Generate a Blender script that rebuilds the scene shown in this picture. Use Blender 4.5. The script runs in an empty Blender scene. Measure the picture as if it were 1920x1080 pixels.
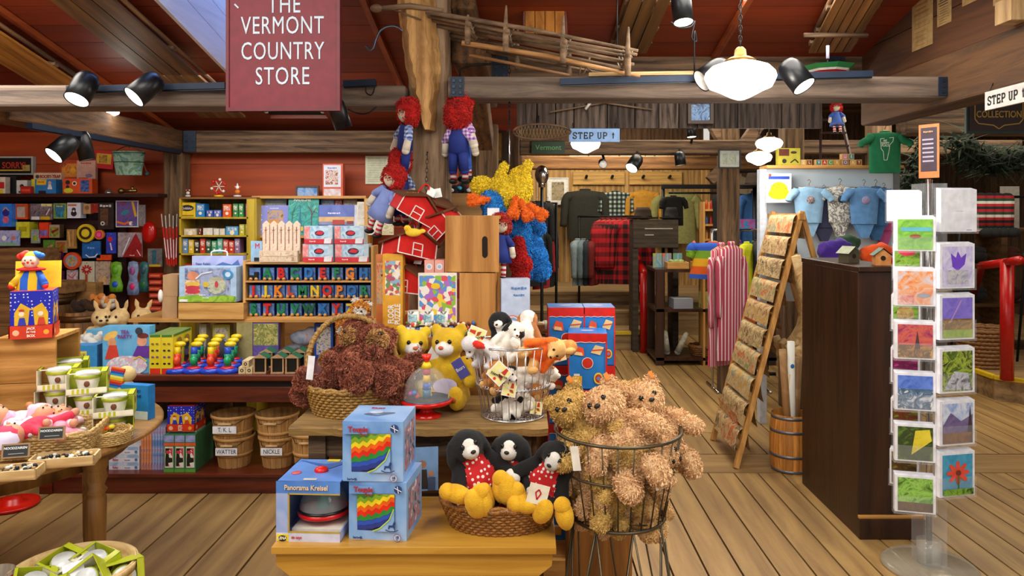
import bpy,bmesh,math,random
from mathutils import Vector,Matrix,Euler,noise
PI=math.pi
SC=bpy.context.scene
COL=SC.collection
R=math.radians

# ------------------------------------------------------------------ camera (measured: f 1400 px, horizon y 400, eye height 1.55 m)
F,CX,CY,EYE=1400.0,985.0,400.0,1.55
cam_d=bpy.data.cameras.new('camera')
cam_d.sensor_width=36.0
cam_d.lens=36.0* F/1920.0
cam_d.shift_x=-(CX-960)/1920
cam_d.shift_y=-(540-CY)/1920
cam_d.clip_start=0.05
cam=bpy.data.objects.new('camera',cam_d)
cam.location=(0,0,EYE);cam.rotation_euler=(PI/2,0,0)
COL.objects.link(cam);SC.camera=cam

# ------------------------------------------------------------------ light
w=bpy.data.worlds.new('world');SC.world=w;w.use_nodes=True
w.node_tree.nodes['Background'].inputs[0].default_value=(1.0,0.93,0.84,1)
w.node_tree.nodes['Background'].inputs[1].default_value=0.7
SC.view_settings.view_transform='Standard'
SC.view_settings.look='None'
SC.view_settings.exposure=0.0
SC.view_settings.gamma=1.0
SC.view_settings.use_curve_mapping=False

def area(loc,rot,size,energy,color=(1,.86,.68),sy=None):
    l=bpy.data.lights.new('area_light','AREA');l.energy=energy;l.color=color
    l.size=size
    if sy:l.shape='RECTANGLE';l.size_y=sy
    o=bpy.data.objects.new('area_light',l);o.location=loc;o.rotation_euler=rot
    COL.objects.link(o);return o
def point(loc,energy,color=(1,.88,.7),r=.12):
    l=bpy.data.lights.new('point_light','POINT');l.energy=energy;l.color=color;l.shadow_soft_size=r
    o=bpy.data.objects.new('point_light',l);o.location=loc;COL.objects.link(o);return o
def spotl(loc,d,energy,ang=70,color=(1,.88,.7),blend=.6,r=.05):
    l=bpy.data.lights.new('spot_light','SPOT');l.energy=energy;l.color=color
    l.spot_size=R(ang);l.spot_blend=blend;l.shadow_soft_size=r
    o=bpy.data.objects.new('spot_light',l);o.location=loc
    o.rotation_euler=Vector(d).to_track_quat('-Z','Y').to_euler();COL.objects.link(o);return o

WARM=(1,.88,.70)
NEUT=(1,.94,.85)
# added overhead fill lights under the near ceiling, no fixtures modelled
area((-1.6,.9,2.72),(R(20),0,0),1.6,62,NEUT)
area((1.2,.9,2.72),(R(20),0,0),1.6,55,NEUT)
area((-2.6,3.0,2.5),(R(12),0,0),.9,34,NEUT)
area((-1.5,4.2,2.32),(R(14),0,0),1.2,26,NEUT)
area((1.0,3.2,2.55),(R(5),0,0),.9,26,NEUT)
# area lights added over the rooms beyond, with no fixtures of their own
area((3.3,5.6,2.62),(0,0,0),1.4,55,WARM)
area((1.4,6.6,2.7),(0,0,0),1.2,45,WARM)
area((.9,9.2,2.75),(R(25),0,0),1.6,72,WARM)
area((5.3,4.6,2.7),(0,0,0),1.4,50,WARM)
area((4.5,8.4,2.75),(0,0,0),1.6,22,WARM)

def at(px,py,D):return Vector(((px-CX)/F* D,D,EYE-(py-CY)/F* D))
def X(px,D):return (px-CX)/F* D
def Z(py,D):return EYE-(py-CY)/F* D
def S(npx,D):return npx/F* D

# ------------------------------------------------------------------ materials
def lin(c):
    if isinstance(c,str):
        c=c.lstrip('#');c=[int(c[i:i+2],16)/255 for i in (0,2,4)]
        return tuple(v/12.92 if v <= .04045 else ((v+.055)/1.055)**2.4 for v in c)+(1,)
    return tuple(c)+(1,) if len(c)==3 else tuple(c)
_MC={}
def newmat(name):
    m=bpy.data.materials.new(name);m.use_nodes=True
    nt=m.node_tree;return m,nt,nt.nodes['Principled BSDF']
def coords(nt,scale=(1,1,1),rand=False):
    t=nt.nodes.new('ShaderNodeTexCoord');mp=nt.nodes.new('ShaderNodeMapping')
    mp.inputs['Scale'].default_value=scale
    nt.links.new(t.outputs['Object'],mp.inputs[0])
    if rand:
        g=nt.nodes.new('ShaderNodeNewGeometry');ml=nt.nodes.new('ShaderNodeMath');ml.operation='MULTIPLY'
        ml.inputs[1].default_value=37.0
        nt.links.new(g.outputs['Random Per Island'],ml.inputs[0]);nt.links.new(ml.outputs[0],mp.inputs['Location'])
    return mp
def ramp(nt,cols):
    r=nt.nodes.new('ShaderNodeValToRGB');e=r.color_ramp.elements
    while len(e)<len(cols):e.new(.5)
    for i,(p,c) in enumerate(cols):e[i].position=p;e[i].color=lin(c)
    return r
def col(c,rough=.55,metal=0.0,var=.10,spec=None):
    """plain coloured surface with a faint mottling"""
    k=('c',c,rough,metal,var)
    if k in _MC:return _MC[k]
    m,nt,b=newmat('paint_'+str(c).strip('#'))
    L=lin(c);mp=coords(nt,(9,9,9));n=nt.nodes.new('ShaderNodeTexNoise');n.inputs['Scale'].default_value=3
    nt.links.new(mp.outputs[0],n.inputs['Vector'])
    a=tuple(v* (1-var) for v in L[:3]);bb=tuple(min(1,v* (1+var)) for v in L[:3])
    rp=ramp(nt,[(.35,a),(.65,bb)]);nt.links.new(n.outputs[0],rp.inputs[0])
    nt.links.new(rp.outputs[0],b.inputs['Base Color'])
    b.inputs['Roughness'].default_value=rough;b.inputs['Metallic'].default_value=metal
    _MC[k]=m;return m
def mot(cols,scale=40,rough=.5,kind='noise',stretch=(1,1,1),detail=4,dist=1.5):
    """printed or dappled surface in several colours"""
    k=('m',tuple(cols),scale,rough,kind,stretch)
    if k in _MC:return _MC[k]
    m,nt,b=newmat('print_'+cols[0].strip('#'))
    mp=coords(nt,stretch)
    if kind=='noise':
        n=nt.nodes.new('ShaderNodeTexNoise');n.inputs['Scale'].default_value=scale;n.inputs['Detail'].default_value=detail
        n.inputs['Distortion'].default_value=dist;out=n.outputs[0]
        lo,hi=.34,.66
    else:
        n=nt.nodes.new('ShaderNodeTexVoronoi');n.inputs['Scale'].default_value=scale
        s=nt.nodes.new('ShaderNodeSeparateColor');nt.links.new(n.outputs['Color'],s.inputs[0]);out=s.outputs[0]
        lo,hi=0,1
    nt.links.new(mp.outputs[0],n.inputs['Vector'])
    q=len(cols)
    rp=ramp(nt,[(lo+(hi-lo)* i/max(1,q-(kind=='noise')),c) for i,c in enumerate(cols)])
    if kind != 'noise':rp.color_ramp.interpolation='CONSTANT'
    nt.links.new(out,rp.inputs[0]);nt.links.new(rp.outputs[0],b.inputs['Base Color'])
    b.inputs['Roughness'].default_value=rough
    _MC[k]=m;return m
def wood(c1,c2,axis='x',scale=1.0,rough=.6,bump=.25,spread=.25,coat=0):
    k=('w',c1,c2,axis,scale,rough,bump,spread)
    if k in _MC:return _MC[k]
    m,nt,b=newmat('wood_'+c1.strip('#'))
    s={'x':(1.2,14,14),'y':(14,1.2,14),'z':(14,14,1.2)}[axis]
    mp=coords(nt,tuple(v* scale for v in s),True)
    n=nt.nodes.new('ShaderNodeTexNoise');n.inputs['Scale'].default_value=1.6;n.inputs['Detail'].default_value=7
    n.inputs['Roughness'].default_value=.65;n.inputs['Distortion'].default_value=1.2
    nt.links.new(mp.outputs[0],n.inputs['Vector'])
    n2=nt.nodes.new('ShaderNodeTexWave');n2.wave_type='BANDS';n2.bands_direction={'x':'Z','y':'X','z':'X'}[axis]
    n2.inputs['Scale'].default_value=.35;n2.inputs['Distortion'].default_value=9;n2.inputs['Detail'].default_value=3
    n2.inputs['Detail Scale'].default_value=.6
    nt.links.new(mp.outputs[0],n2.inputs['Vector'])
    mx=nt.nodes.new('ShaderNodeMix');mx.data_type='FLOAT';mx.inputs[0].default_value=.14
    nt.links.new(n.outputs[0],mx.inputs[2]);nt.links.new(n2.outputs['Fac'],mx.inputs[3])
    rp=ramp(nt,[(.34,c1),(.64,c2)]);nt.links.new(mx.outputs[0],rp.inputs[0])
    g=nt.nodes.new('ShaderNodeNewGeometry');mr=nt.nodes.new('ShaderNodeMapRange')
    mr.inputs[3].default_value=1-spread;mr.inputs[4].default_value=1+spread
    nt.links.new(g.outputs['Random Per Island'],mr.inputs[0])
    hs=nt.nodes.new('ShaderNodeHueSaturation');nt.links.new(mr.outputs[0],hs.inputs['Value'])
    nt.links.new(rp.outputs[0],hs.inputs['Color']);nt.links.new(hs.outputs[0],b.inputs['Base Color'])
    if bump:
        bp=nt.nodes.new('ShaderNodeBump');bp.inputs['Strength'].default_value=bump;bp.inputs['Distance'].default_value=.01
        nt.links.new(n.outputs[0],bp.inputs['Height']);nt.links.new(bp.outputs[0],b.inputs['Normal'])
    b.inputs['Roughness'].default_value=rough
    if coat:b.inputs['Coat Weight'].default_value=coat
    _MC[k]=m;return m
def plaid(c1,c2,c3,scale=30,rough=.9):
    k=('p',c1,c2,c3,scale)
    if k in _MC:return _MC[k]
    m,nt,b=newmat('plaid_'+c1.strip('#'))
    mp=coords(nt,(scale,)* 3);sp=nt.nodes.new('ShaderNodeSeparateXYZ');nt.links.new(mp.outputs[0],sp.inputs[0])
    outs=[]
    for i in (0,2):
        f=nt.nodes.new('ShaderNodeMath');f.operation='FRACT';nt.links.new(sp.outputs[i],f.inputs[0])
        g=nt.nodes.new('ShaderNodeMath');g.operation='GREATER_THAN';g.inputs[1].default_value=.5
        nt.links.new(f.outputs[0],g.inputs[0]);outs.append(g)
    ad=nt.nodes.new('ShaderNodeMath');ad.operation='ADD';nt.links.new(outs[0].outputs[0],ad.inputs[0]);nt.links.new(outs[1].outputs[0],ad.inputs[1])
    dv=nt.nodes.new('ShaderNodeMath');dv.operation='MULTIPLY';dv.inputs[1].default_value=.5;nt.links.new(ad.outputs[0],dv.inputs[0])
    rp=ramp(nt,[(0,c1),(.4,c2),(.9,c3)]);rp.color_ramp.interpolation='CONSTANT'
    nt.links.new(dv.outputs[0],rp.inputs[0]);nt.links.new(rp.outputs[0],b.inputs['Base Color'])
    b.inputs['Roughness'].default_value=rough
    _MC[k]=m;return m
def stripe(cols,axis=0,period=.05,rough=.85,noise_=0.0):
    k=('s',tuple(cols),axis,period,noise_)
    if k in _MC:return _MC[k]
    m,nt,b=newmat('stripe_'+cols[0].strip('#'))
    mp=coords(nt,(1/period,)* 3);sp=nt.nodes.new('ShaderNodeSeparateXYZ');nt.links.new(mp.outputs[0],sp.inputs[0])
    f=nt.nodes.new('ShaderNodeMath');f.operation='FRACT';nt.links.new(sp.outputs[axis],f.inputs[0])
    rp=ramp(nt,[(i/len(cols),c) for i,c in enumerate(cols)]);rp.color_ramp.interpolation='CONSTANT'
    nt.links.new(f.outputs[0],rp.inputs[0]);nt.links.new(rp.outputs[0],b.inputs['Base Color'])
    b.inputs['Roughness'].default_value=rough
    _MC[k]=m;return m
def dots(c1,c2,scale=40,size=.28,rough=.8):
    k=('d',c1,c2,scale,size)
    if k in _MC:return _MC[k]
    m,nt,b=newmat('dots_'+c1.strip('#'))
    mp=coords(nt,(1,1,1));v=nt.nodes.new('ShaderNodeTexVoronoi');v.inputs['Scale'].default_value=scale;v.inputs['Randomness'].default_value=.35
    nt.links.new(mp.outputs[0],v.inputs['Vector'])
    rp=ramp(nt,[(0,c2),(size,c1)]);rp.color_ramp.interpolation='CONSTANT'
    nt.links.new(v.outputs['Distance'],rp.inputs[0]);nt.links.new(rp.outputs[0],b.inputs['Base Color'])
    b.inputs['Roughness'].default_value=rough
    _MC[k]=m;return m
def fur(c1,c2,c3=None,scale=30):
    k=('f',c1,c2,c3)
    if k in _MC:return _MC[k]
    m,nt,b=newmat('fur_'+c1.strip('#'))
    mp=coords(nt,(1,1,1));n=nt.nodes.new('ShaderNodeTexNoise');n.inputs['Scale'].default_value=scale;n.inputs['Detail'].default_value=5
    nt.links.new(mp.outputs[0],n.inputs['Vector'])
    rp=ramp(nt,[(.3,c1),(.7,c2)]);nt.links.new(n.outputs[0],rp.inputs[0])
    g=nt.nodes.new('ShaderNodeNewGeometry');mr=nt.nodes.new('ShaderNodeMapRange');mr.inputs[3].default_value=.75;mr.inputs[4].default_value=1.3
    nt.links.new(g.outputs['Random Per Island'],mr.inputs[0]);hs=nt.nodes.new('ShaderNodeHueSaturation')
    nt.links.new(mr.outputs[0],hs.inputs['Value']);nt.links.new(rp.outputs[0],hs.inputs['Color']);nt.links.new(hs.outputs[0],b.inputs['Base Color'])
    b.inputs['Roughness'].default_value=.95
    b.inputs['Sheen Weight'].default_value=.08
    bp=nt.nodes.new('ShaderNodeBump');bp.inputs['Strength'].default_value=.5;bp.inputs['Distance'].default_value=.004
    n2=nt.nodes.new('ShaderNodeTexNoise');n2.inputs['Scale'].default_value=220;nt.links.new(mp.outputs[0],n2.inputs['Vector'])
    nt.links.new(n2.outputs[0],bp.inputs['Height']);nt.links.new(bp.outputs[0],b.inputs['Normal'])
    _MC[k]=m;return m
def glass(c='#ffffff',rough=.05,alpha=.18):
    k=('g',c,rough,alpha)
    if k in _MC:return _MC[k]
    m,nt,b=newmat('clear_plastic')
    mp=coords(nt);n=nt.nodes.new('ShaderNodeTexNoise');n.inputs['Scale'].default_value=8;nt.links.new(mp.outputs[0],n.inputs['Vector'])
    mr=nt.nodes.new('ShaderNodeMapRange');mr.inputs[3].default_value=rough;mr.inputs[4].default_value=rough+.06
    nt.links.new(n.outputs[0],mr.inputs[0]);nt.links.new(mr.outputs[0],b.inputs['Roughness'])
    b.inputs['Base Color'].default_value=lin(c);b.inputs['Alpha'].default_value=alpha;b.inputs['Specular IOR Level'].default_value=.9
    _MC[k]=m;return m
def glow(c,strength):
    k=('e',c,strength)
    if k in _MC:return _MC[k]
    m,nt,b=newmat('lit_glass')
    b.inputs['Emission Color'].default_value=lin(c);b.inputs['Emission Strength'].default_value=strength
    b.inputs['Base Color'].default_value=lin(c)
    _MC[k]=m;return m

# ------------------------------------------------------------------ mesh builder
class MB:
    def __init__(s):s.v=[];s.f=[];s.m=[];s.sm=[];s.mats=[];s.T=Matrix.Identity(4)
    def mi(s,mat):
        if mat not in s.mats:s.mats.append(mat)
        return s.mats.index(mat)
    def add(s,vs,fs,mat,smooth=False):
        b=len(s.v);T=s.T;i=s.mi(mat)
        s.v.extend(tuple(T @ Vector(v)) for v in vs)
        for f in fs:s.f.append(tuple(b+k for k in f));s.m.append(i);s.sm.append(smooth)
    def box(s,x0,x1,y0,y1,z0,z1,mat):
        s.add([(x0,y0,z0),(x1,y0,z0),(x1,y1,z0),(x0,y1,z0),(x0,y0,z1),(x1,y0,z1),(x1,y1,z1),(x0,y1,z1)],
              [(0,3,2,1),(4,5,6,7),(0,1,5,4),(1,2,6,5),(2,3,7,6),(3,0,4,7)],mat)
    def bar(s,p,q,w,h,mat,up=(0,0,1)):
        p=Vector(p);q=Vector(q);d=(q-p).normalized();u=Vector(up)
        if abs(d.dot(u))>.98:u=Vector((0,1,0))
        a=d.cross(u).normalized()* (w/2);c=a.cross(d).normalized()* (h/2)
        s.add([p-a-c,p+a-c,p+a+c,p-a+c,q-a-c,q+a-c,q+a+c,q-a+c],
              [(0,1,2,3),(7,6,5,4),(4,5,1,0),(5,6,2,1),(6,7,3,2),(7,4,0,3)],mat)
    def tube(s,pts,r,mat,n=8,closed=False,cap=True):
        pts=[Vector(p) for p in pts];N=len(pts);vs=[];fs=[]
        rr=r if isinstance(r,(list,tuple)) else [r]* N
        ref=None
        for i,p in enumerate(pts):
            a=pts[(i-1)%N] if (closed or i>0) else p;b=pts[(i+1)%N] if (closed or i<N-1) else p
            d=(b-a).normalized()
            if ref is None:
                ref=Vector((0,0,1)) if abs(d.z)<.9 else Vector((1,0,0))
                ref=(ref-d* ref.dot(d)).normalized()
            else:
                ref=ref-d* ref.dot(d)
                ref=ref.normalized() if ref.length>1e-6 else d.orthogonal().normalized()
            o=d.cross(ref)
            for k in range(n):
                t=2* PI* k/n;vs.append(p+(ref* math.cos(t)+o* math.sin(t))* rr[i])
        for i in range(N if closed else N-1):
            j=(i+1)%N
            for k in range(n):
                l=(k+1)%n;fs.append((i* n+k,i* n+l,j* n+l,j* n+k))
        if cap and not closed:fs.append(tuple(range(n-1,-1,-1)));fs.append(tuple((N-1)* n+k for k in range(n)))
        s.add(vs,fs,mat,True)
    def cyl(s,p,q,r,mat,r2=None,n=16):
        s.tube([p,q],[r,r if r2 is None else r2],mat,n)
    def lathe(s,prof,c,mat,n=24,sx=1,sy=1,smooth=True,cap=False):
        c=Vector(c);vs=[];fs=[]
        for (r,z) in prof:
            for k in range(n):
                t=2* PI* k/n;vs.append(c+Vector((r* sx* math.cos(t),r* sy* math.sin(t),z)))
        for i in range(len(prof)-1):
            for k in range(n):
                l=(k+1)%n;fs.append((i* n+k,i* n+l,(i+1)* n+l,(i+1)* n+k))
        if cap:
            fs.append(tuple(range(n-1,-1,-1)));q=(len(prof)-1)* n;fs.append(tuple(q+k for k in range(n)))
        s.add(vs,fs,mat,smooth)
    def ell(s,c,r,mat,rot=(0,0,0),n=12):
        if not isinstance(r,(tuple,list)):r=(r,r,r)
        M=Matrix.Translation(Vector(c)) @ Euler(rot).to_matrix().to_4x4() @ Matrix.Diagonal((r[0],r[1],r[2],1))
        vs=[M @ Vector((0,0,-1))];h=max(4,n // 2+1)
        for i in range(1,h):
            a=-PI/2+PI* i/h
            for k in range(n):t=2* PI* k/n;vs.append(M @ Vector((math.cos(a)* math.cos(t),math.cos(a)* math.sin(t),math.sin(a))))
        vs.append(M @ Vector((0,0,1)));fs=[]
        for k in range(n):fs.append((0,1+(k+1)%n,1+k))
        for i in range(h-2):
            for k in range(n):l=(k+1)%n;fs.append((1+i* n+k,1+i* n+l,1+(i+1)* n+l,1+(i+1)* n+k))
        q=1+(h-2)* n;e=len(vs)-1
        for k in range(n):fs.append((q+k,q+(k+1)%n,e))
        s.add(vs,fs,mat,True)
    def caps(s,p,q,r,mat,r2=None,n=10):
        p=Vector(p);q=Vector(q);r2=r if r2 is None else r2
        s.tube([p,q],[r,r2],mat,n);s.ell(p,r,mat,n=n);s.ell(q,r2,mat,n=n)
    def quad(s,pts,mat):s.add(pts,[tuple(range(len(pts)))],mat)
    # flat shapes on the plane y=Y, facing -Y, thickness t
    def rect(s,x0,x1,z0,z1,mat,Y=0.0):s.add([(x0,Y,z0),(x1,Y,z0),(x1,Y,z1),(x0,Y,z1)],[(0,1,2,3)],mat)
    def disc(s,x,z,r,mat,Y=0.0,n=14,rz=None,rot=0):
        rz=r if rz is None else rz;ca,sa=math.cos(rot),math.sin(rot);vs=[]
        for k in range(n):
            a,b=r* math.cos(2* PI* k/n),rz* math.sin(2* PI* k/n);vs.append((x+a* ca-b* sa,Y,z+a* sa+b* ca))
        s.add(vs,[tuple(range(n))],mat)
    def poly(s,pts,mat,Y=0.0):s.add([(x,Y,z) for x,z in pts],[tuple(range(len(pts)))],mat)
    def prism(s,pts,y0,y1,mat):
        n=len(pts);vs=[(x,y0,z) for x,z in pts]+[(x,y1,z) for x,z in pts]
        fs=[tuple(range(n)),tuple(range(2* n-1,n-1,-1))]+[(i,i+n,(i+1)%n+n,(i+1)%n) for i in range(n)]
        s.add(vs,fs,mat)
    def stroke(s,pts,wd,mat,Y=0.0,t=.001):
        for a,b in zip(pts,pts[1:]):
            s.bar((a[0],Y,a[1]),(b[0],Y,b[1]),wd,t,mat,up=(0,1,0))
    def mesh(s,name):
        me=bpy.data.meshes.new(name);me.from_pydata(s.v,[],s.f)
        for m in s.mats:me.materials.append(m)
        me.polygons.foreach_set('material_index',s.m);me.polygons.foreach_set('use_smooth',s.sm);me.update()
        return me
    def build(s,name,parent=None,loc=(0,0,0),rot=(0,0,0),label=None,cat=None,group=None,kind=None,bevel=0):
        o=bpy.data.objects.new(name,s.mesh(name));COL.objects.link(o)
        o.location=loc;o.rotation_euler=rot if isinstance(rot,(tuple,list,Euler)) else (0,0,rot)
        if parent:o.parent=parent
        if bevel:
            b=o.modifiers.new('bevel','BEVEL');b.width=bevel;b.segments=2;b.limit_method='ANGLE';b.angle_limit=R(40)
        tag(o,label,cat,group,kind);return o
LABELS={}
def tag(o,label=None,cat=None,group=None,kind=None):
    if label:
        o['label']=label
        if cat:LABELS.setdefault(label,[]).append(group)
    if cat:o['category']=cat
    if group:o['group']=group
    if kind:o['kind']=kind
    return o
def thing(name,label,cat,loc=(0,0,0),rot=0,group=None):
    o=bpy.data.objects.new(name,None);COL.objects.link(o);o.empty_display_size=.05
    o.location=loc;o.rotation_euler=rot if isinstance(rot,(tuple,list,Euler)) else (0,0,rot)
    return tag(o,label,cat,group)
def dup(root,loc,rot=0,label=None,group=None,scale=None,cat=None):
    def cp(o,par):
        c=o.copy();COL.objects.link(c)
        if par is not None:
            c.parent=par
        for ch in o.children:cp(ch,c)
        return c
    r=cp(root,None);r.location=loc;r.rotation_euler=rot if isinstance(rot,(tuple,list,Euler)) else (0,0,rot)
    if scale:r.scale=(scale,)* 3 if not isinstance(scale,tuple) else scale
    if label:r['label']=label;LABELS.setdefault(label,[]).append(group or r.get('group'))
    if group:r['group']=group
    if cat:r['category']=cat
    return r
_TC={}
def text(s,size,mat,parent=None,loc=(0,0,0),rot=(PI/2,0,0),ext=.0008,bold=0,align='CENTER',sx=1.0,name='lettering',sp=1.0):
    k=(s,size,mat.name,ext,bold,align,sx,sp)
    if k not in _TC:
        c=bpy.data.curves.new('lettering','FONT');c.body=s;c.size=size;c.extrude=ext;c.offset=bold
        c.align_x=align;c.align_y='CENTER';c.resolution_u=3;c.space_character=sp
        o=bpy.data.objects.new('tmp_text',c);COL.objects.link(o)
        dg=bpy.context.evaluated_depsgraph_get();me=bpy.data.meshes.new_from_object(o.evaluated_get(dg));bpy.data.objects.remove(o)
        for v in me.vertices:v.co.x *= sx
        me.materials.clear();me.materials.append(mat);me.name='lettering';_TC[k]=me
    o=bpy.data.objects.new(name,_TC[k]);COL.objects.link(o);o.location=loc;o.rotation_euler=rot
    if parent:o.parent=parent
    return o
def curve(p,n=24):
    """Catmull-Rom through points"""
    p=[Vector(q) for q in p];out=[]
    q=[p[0]* 2-p[1]]+p+[p[-1]* 2-p[-2]];m=max(1,n // (len(p)-1))
    for i in range(1,len(q)-2):
        a,b,c,d=q[i-1:i+3]
        for k in range(m):
            t=k/m;out.append(.5* ((2* b)+(c-a)* t+(2* a-5* b+4* c-d)* t* t+(3* b-a-3* c+d)* t**3))
    out.append(p[-1]);return out

# common colours
RED='#c81818';BLK='#0c0c0e';WHT='#eeeeea';CREAM='#e8dfc8'
STEEL=col('#3a4048',.35,.8);IRON=col('#15181c',.5,.5);DKBLUE=col('#16263c',.5,.3)
CHROME=col('#c8c8cc',.18,1.0)
PINE=wood('#b07a38','#d9a860','x',1,.5,.12,.12)
PINEZ=wood('#b07a38','#d9a860','z',1,.5,.12,.12)
BARN=wood('#3b2a1e','#7d6248','x',1.2,.85,.6,.3)
BARNY=wood('#3b2716','#7a5430','y',1.2,.85,.6,.25)
BARNZ=wood('#40301f','#87694a','z',1.2,.85,.6,.3)

# =================================================================== THE ROOM
random.seed(4)
FLW=wood('#876840','#ab8a54','y',.55,.42,.25,.10)
DARKGAP=col('#0d0804',.9)
def struct(m,name,**k):return m.build(name,kind='structure',**k)

m=MB()
m.box(-6,8,-1.5,12.5,-.06,-.022,DARKGAP)
def planks(x0,x1,y0,y1,wd,gap=.008,var=0.0,joints=3.4):
    x=x0
    while x<x1-.01:
        ww=min(wd* (1+random.uniform(-var,var)),x1-x);y=y0-random.uniform(0,joints* .8)
        while y<y1:
            ye=y+joints* random.uniform(.8,1.2);a,b=max(y,y0),min(ye,y1)
            if b>a:m.box(x+gap/2,x+ww-gap/2,a+gap/2,b-gap/2,-.022,0,FLW)
            y=ye
        x+=ww
planks(-6,-.25,-1.5,12.4,.30,.010,.28,4.5)
planks(-.25,8,-1.5,4.46,.148,.009,.06,6)
m.box(-.25,8,4.465,4.80,-.022,0,wood('#876840','#ab8a54','x',.55,.42,.25,.10))
planks(-.25,8,4.81,12.4,.165,.009,.06,5)
struct(m,'floor')

# sloping red ceiling
def cz(y):return 2.18+.22* (5.5-y)
REDP=wood('#641d00','#7c2900','x',.6,.55,.08,.10)
m=MB();SKX0,SKX1,SKY0,SKY1=-1.81,-1.40,2.7,5.2
def crow(x0,x1,y0,y1):
    g=.004
    m.add([(x0,y0+g,cz(y0)),(x1,y0+g,cz(y0)),(x1,y1-g,cz(y1)),(x0,y1-g,cz(y1)),
           (x0,y0+g,cz(y0)+.025),(x1,y0+g,cz(y0)+.025),(x1,y1-g,cz(y1)+.025),(x0,y1-g,cz(y1)+.025)],
          [(3,2,1,0),(4,5,6,7),(0,1,5,4),(1,2,6,5),(2,3,7,6),(3,0,4,7)],REDP)
y=-1.3
while y<5.58:
    y1=y+.2;xr=1.95 if y1<4.45 else -.05
    if y1>SKY0 and y<SKY1:crow(-4.6,SKX0,y,y1);crow(SKX1,xr,y,y1)
    else:crow(-4.6,xr,y,y1)
    y=y1
for (a,b,c,d) in ((-4.6,SKX0,-1.3,5.6),(SKX0,SKX1,-1.3,SKY0),(SKX0,SKX1,SKY1,5.6),(SKX1,2.0,-1.3,4.4),(SKX1,-.05,4.4,5.6)):  # backing slab added to block outside light through the board gaps
    m.add([(a,c,cz(c)+.026),(b,c,cz(c)+.026),(b,d,cz(d)+.026),(a,d,cz(d)+.026),(a,c,cz(c)+.09),(b,c,cz(c)+.09),(b,d,cz(d)+.09),(a,d,cz(d)+.09)],
          [(3,2,1,0),(4,5,6,7),(0,1,5,4),(1,2,6,5),(2,3,7,6),(3,0,4,7)],DARKGAP)
struct(m,'ceiling')
# skylight well with white boarded sides
m=MB();WHB=wood('#cfc6c4','#e6e0de','y',.5,.5,.1,.06)
for i in range(6):
    z0=.0+i* .16
    for xs in (SKX0,SKX1):
        s=1 if xs==SKX0 else -1
        m.add([(xs,SKY0,cz(SKY0)+z0),(xs,SKY1,cz(SKY1)+z0),(xs,SKY1,cz(SKY1)+z0+.157),(xs,SKY0,cz(SKY0)+z0+.157),
               (xs+s* .02,SKY0,cz(SKY0)+z0),(xs+s* .02,SKY1,cz(SKY1)+z0),(xs+s* .02,SKY1,cz(SKY1)+z0+.157),(xs+s* .02,SKY0,cz(SKY0)+z0+.157)],
              [(0,1,2,3),(7,6,5,4),(0,4,5,1),(3,2,6,7)],WHB)
m.box(SKX0,SKX1,SKY1,SKY1+.02,cz(SKY1)+.02,cz(SKY1)+1.0,WHB)
m.box(SKX0,SKX1,SKY0-.02,SKY0,cz(SKY0)+.02,cz(SKY0)+1.0,WHB)
sky=struct(m,'window_1')
m=MB();m.add([(SKX0,SKY0,cz(SKY0)+.98),(SKX1,SKY0,cz(SKY0)+.98),(SKX1,SKY1,cz(SKY1)+.98),(SKX0,SKY1,cz(SKY1)+.98)],[(3,2,1,0)],glow('#86b0ff',5.0))
m.build('pane',sky)

# walls
REDW=wood('#8a3000','#a84204','x',.5,.6,.08,.07)
m=MB();z=0
while z<2.3:
    m.box(-4.6,-.5,5.6,5.65,z,min(z+.237,2.3),REDW);z+=.24
m.box(-4.6,-.5,5.62,5.67,0,2.35,DARKGAP);struct(m,'wall_back')
BRN=wood('#2f2013','#5a3f26','z',1,.85,.5,.3)
m=MB();x=-.5
while x<-.06:m.box(x,x+.148,5.6,5.65,0,2.6,BRN);x+=.15
y=5.65
while y<11:m.box(-.10,-.05,y,y+.196,0,3.0,BRN);y+=.2
struct(m,'wall_passage')
m=MB();z=0
while z<3:m.box(-4.7,-4.6,-1.3,5.6,z,z+.235,REDW);z+=.24
struct(m,'wall_left')
m=MB();z=2.28;BRW=wood('#371b08','#573214','y',.6,.8,.4,.16)
while z<3.7:m.box(1.93,1.98,-1.3,4.40,z,z+.196,BRW);z+=.2
m.box(1.98,2.02,-1.3,4.4,2.1,3.8,DARKGAP);struct(m,'wall_right')
m=MB();x=-.05;random.seed(8)
while x<1.68:ww=random.uniform(.1,.2);m.box(x,x+ww-.006,4.46+random.uniform(0,.015),4.50,2.06,2.9,wood('#241c18','#5f5148','z',1.6,.9,.6,.5));x+=ww
m.box(-.05,1.72,4.50,4.53,2.065,3.6,DARKGAP);m.box(1.72,2.0,4.42,4.45,2.45,3.6,DARKGAP);struct(m,'wall_middle')
PLK=wood('#8a6434','#c39a58','z',.9,.7,.35,.2)
m=MB();x=-.1
while x<2.6:m.box(x,x+.136,10.9,10.95,.5,2.4,PLK);x+=.14
while x<8:m.box(x,x+.196,10.9,10.95,0,3.0,BRN);x+=.2
m.box(-.1,2.6,10.9,10.95,2.4,3.0,BRN);struct(m,'wall_far')
m=MB();y=2.0
while y<11:m.box(6.6,6.65,y,y+.196,0,3.0,BRN);y+=.2
struct(m,'wall_far_right')
m=MB();y=-1.3
while y<11:m.box((2.0 if y<4.4 else -.1),6.7,y,y+.245,3.0,3.04,BARN);y+=.25
struct(m,'ceiling_rear')

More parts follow.
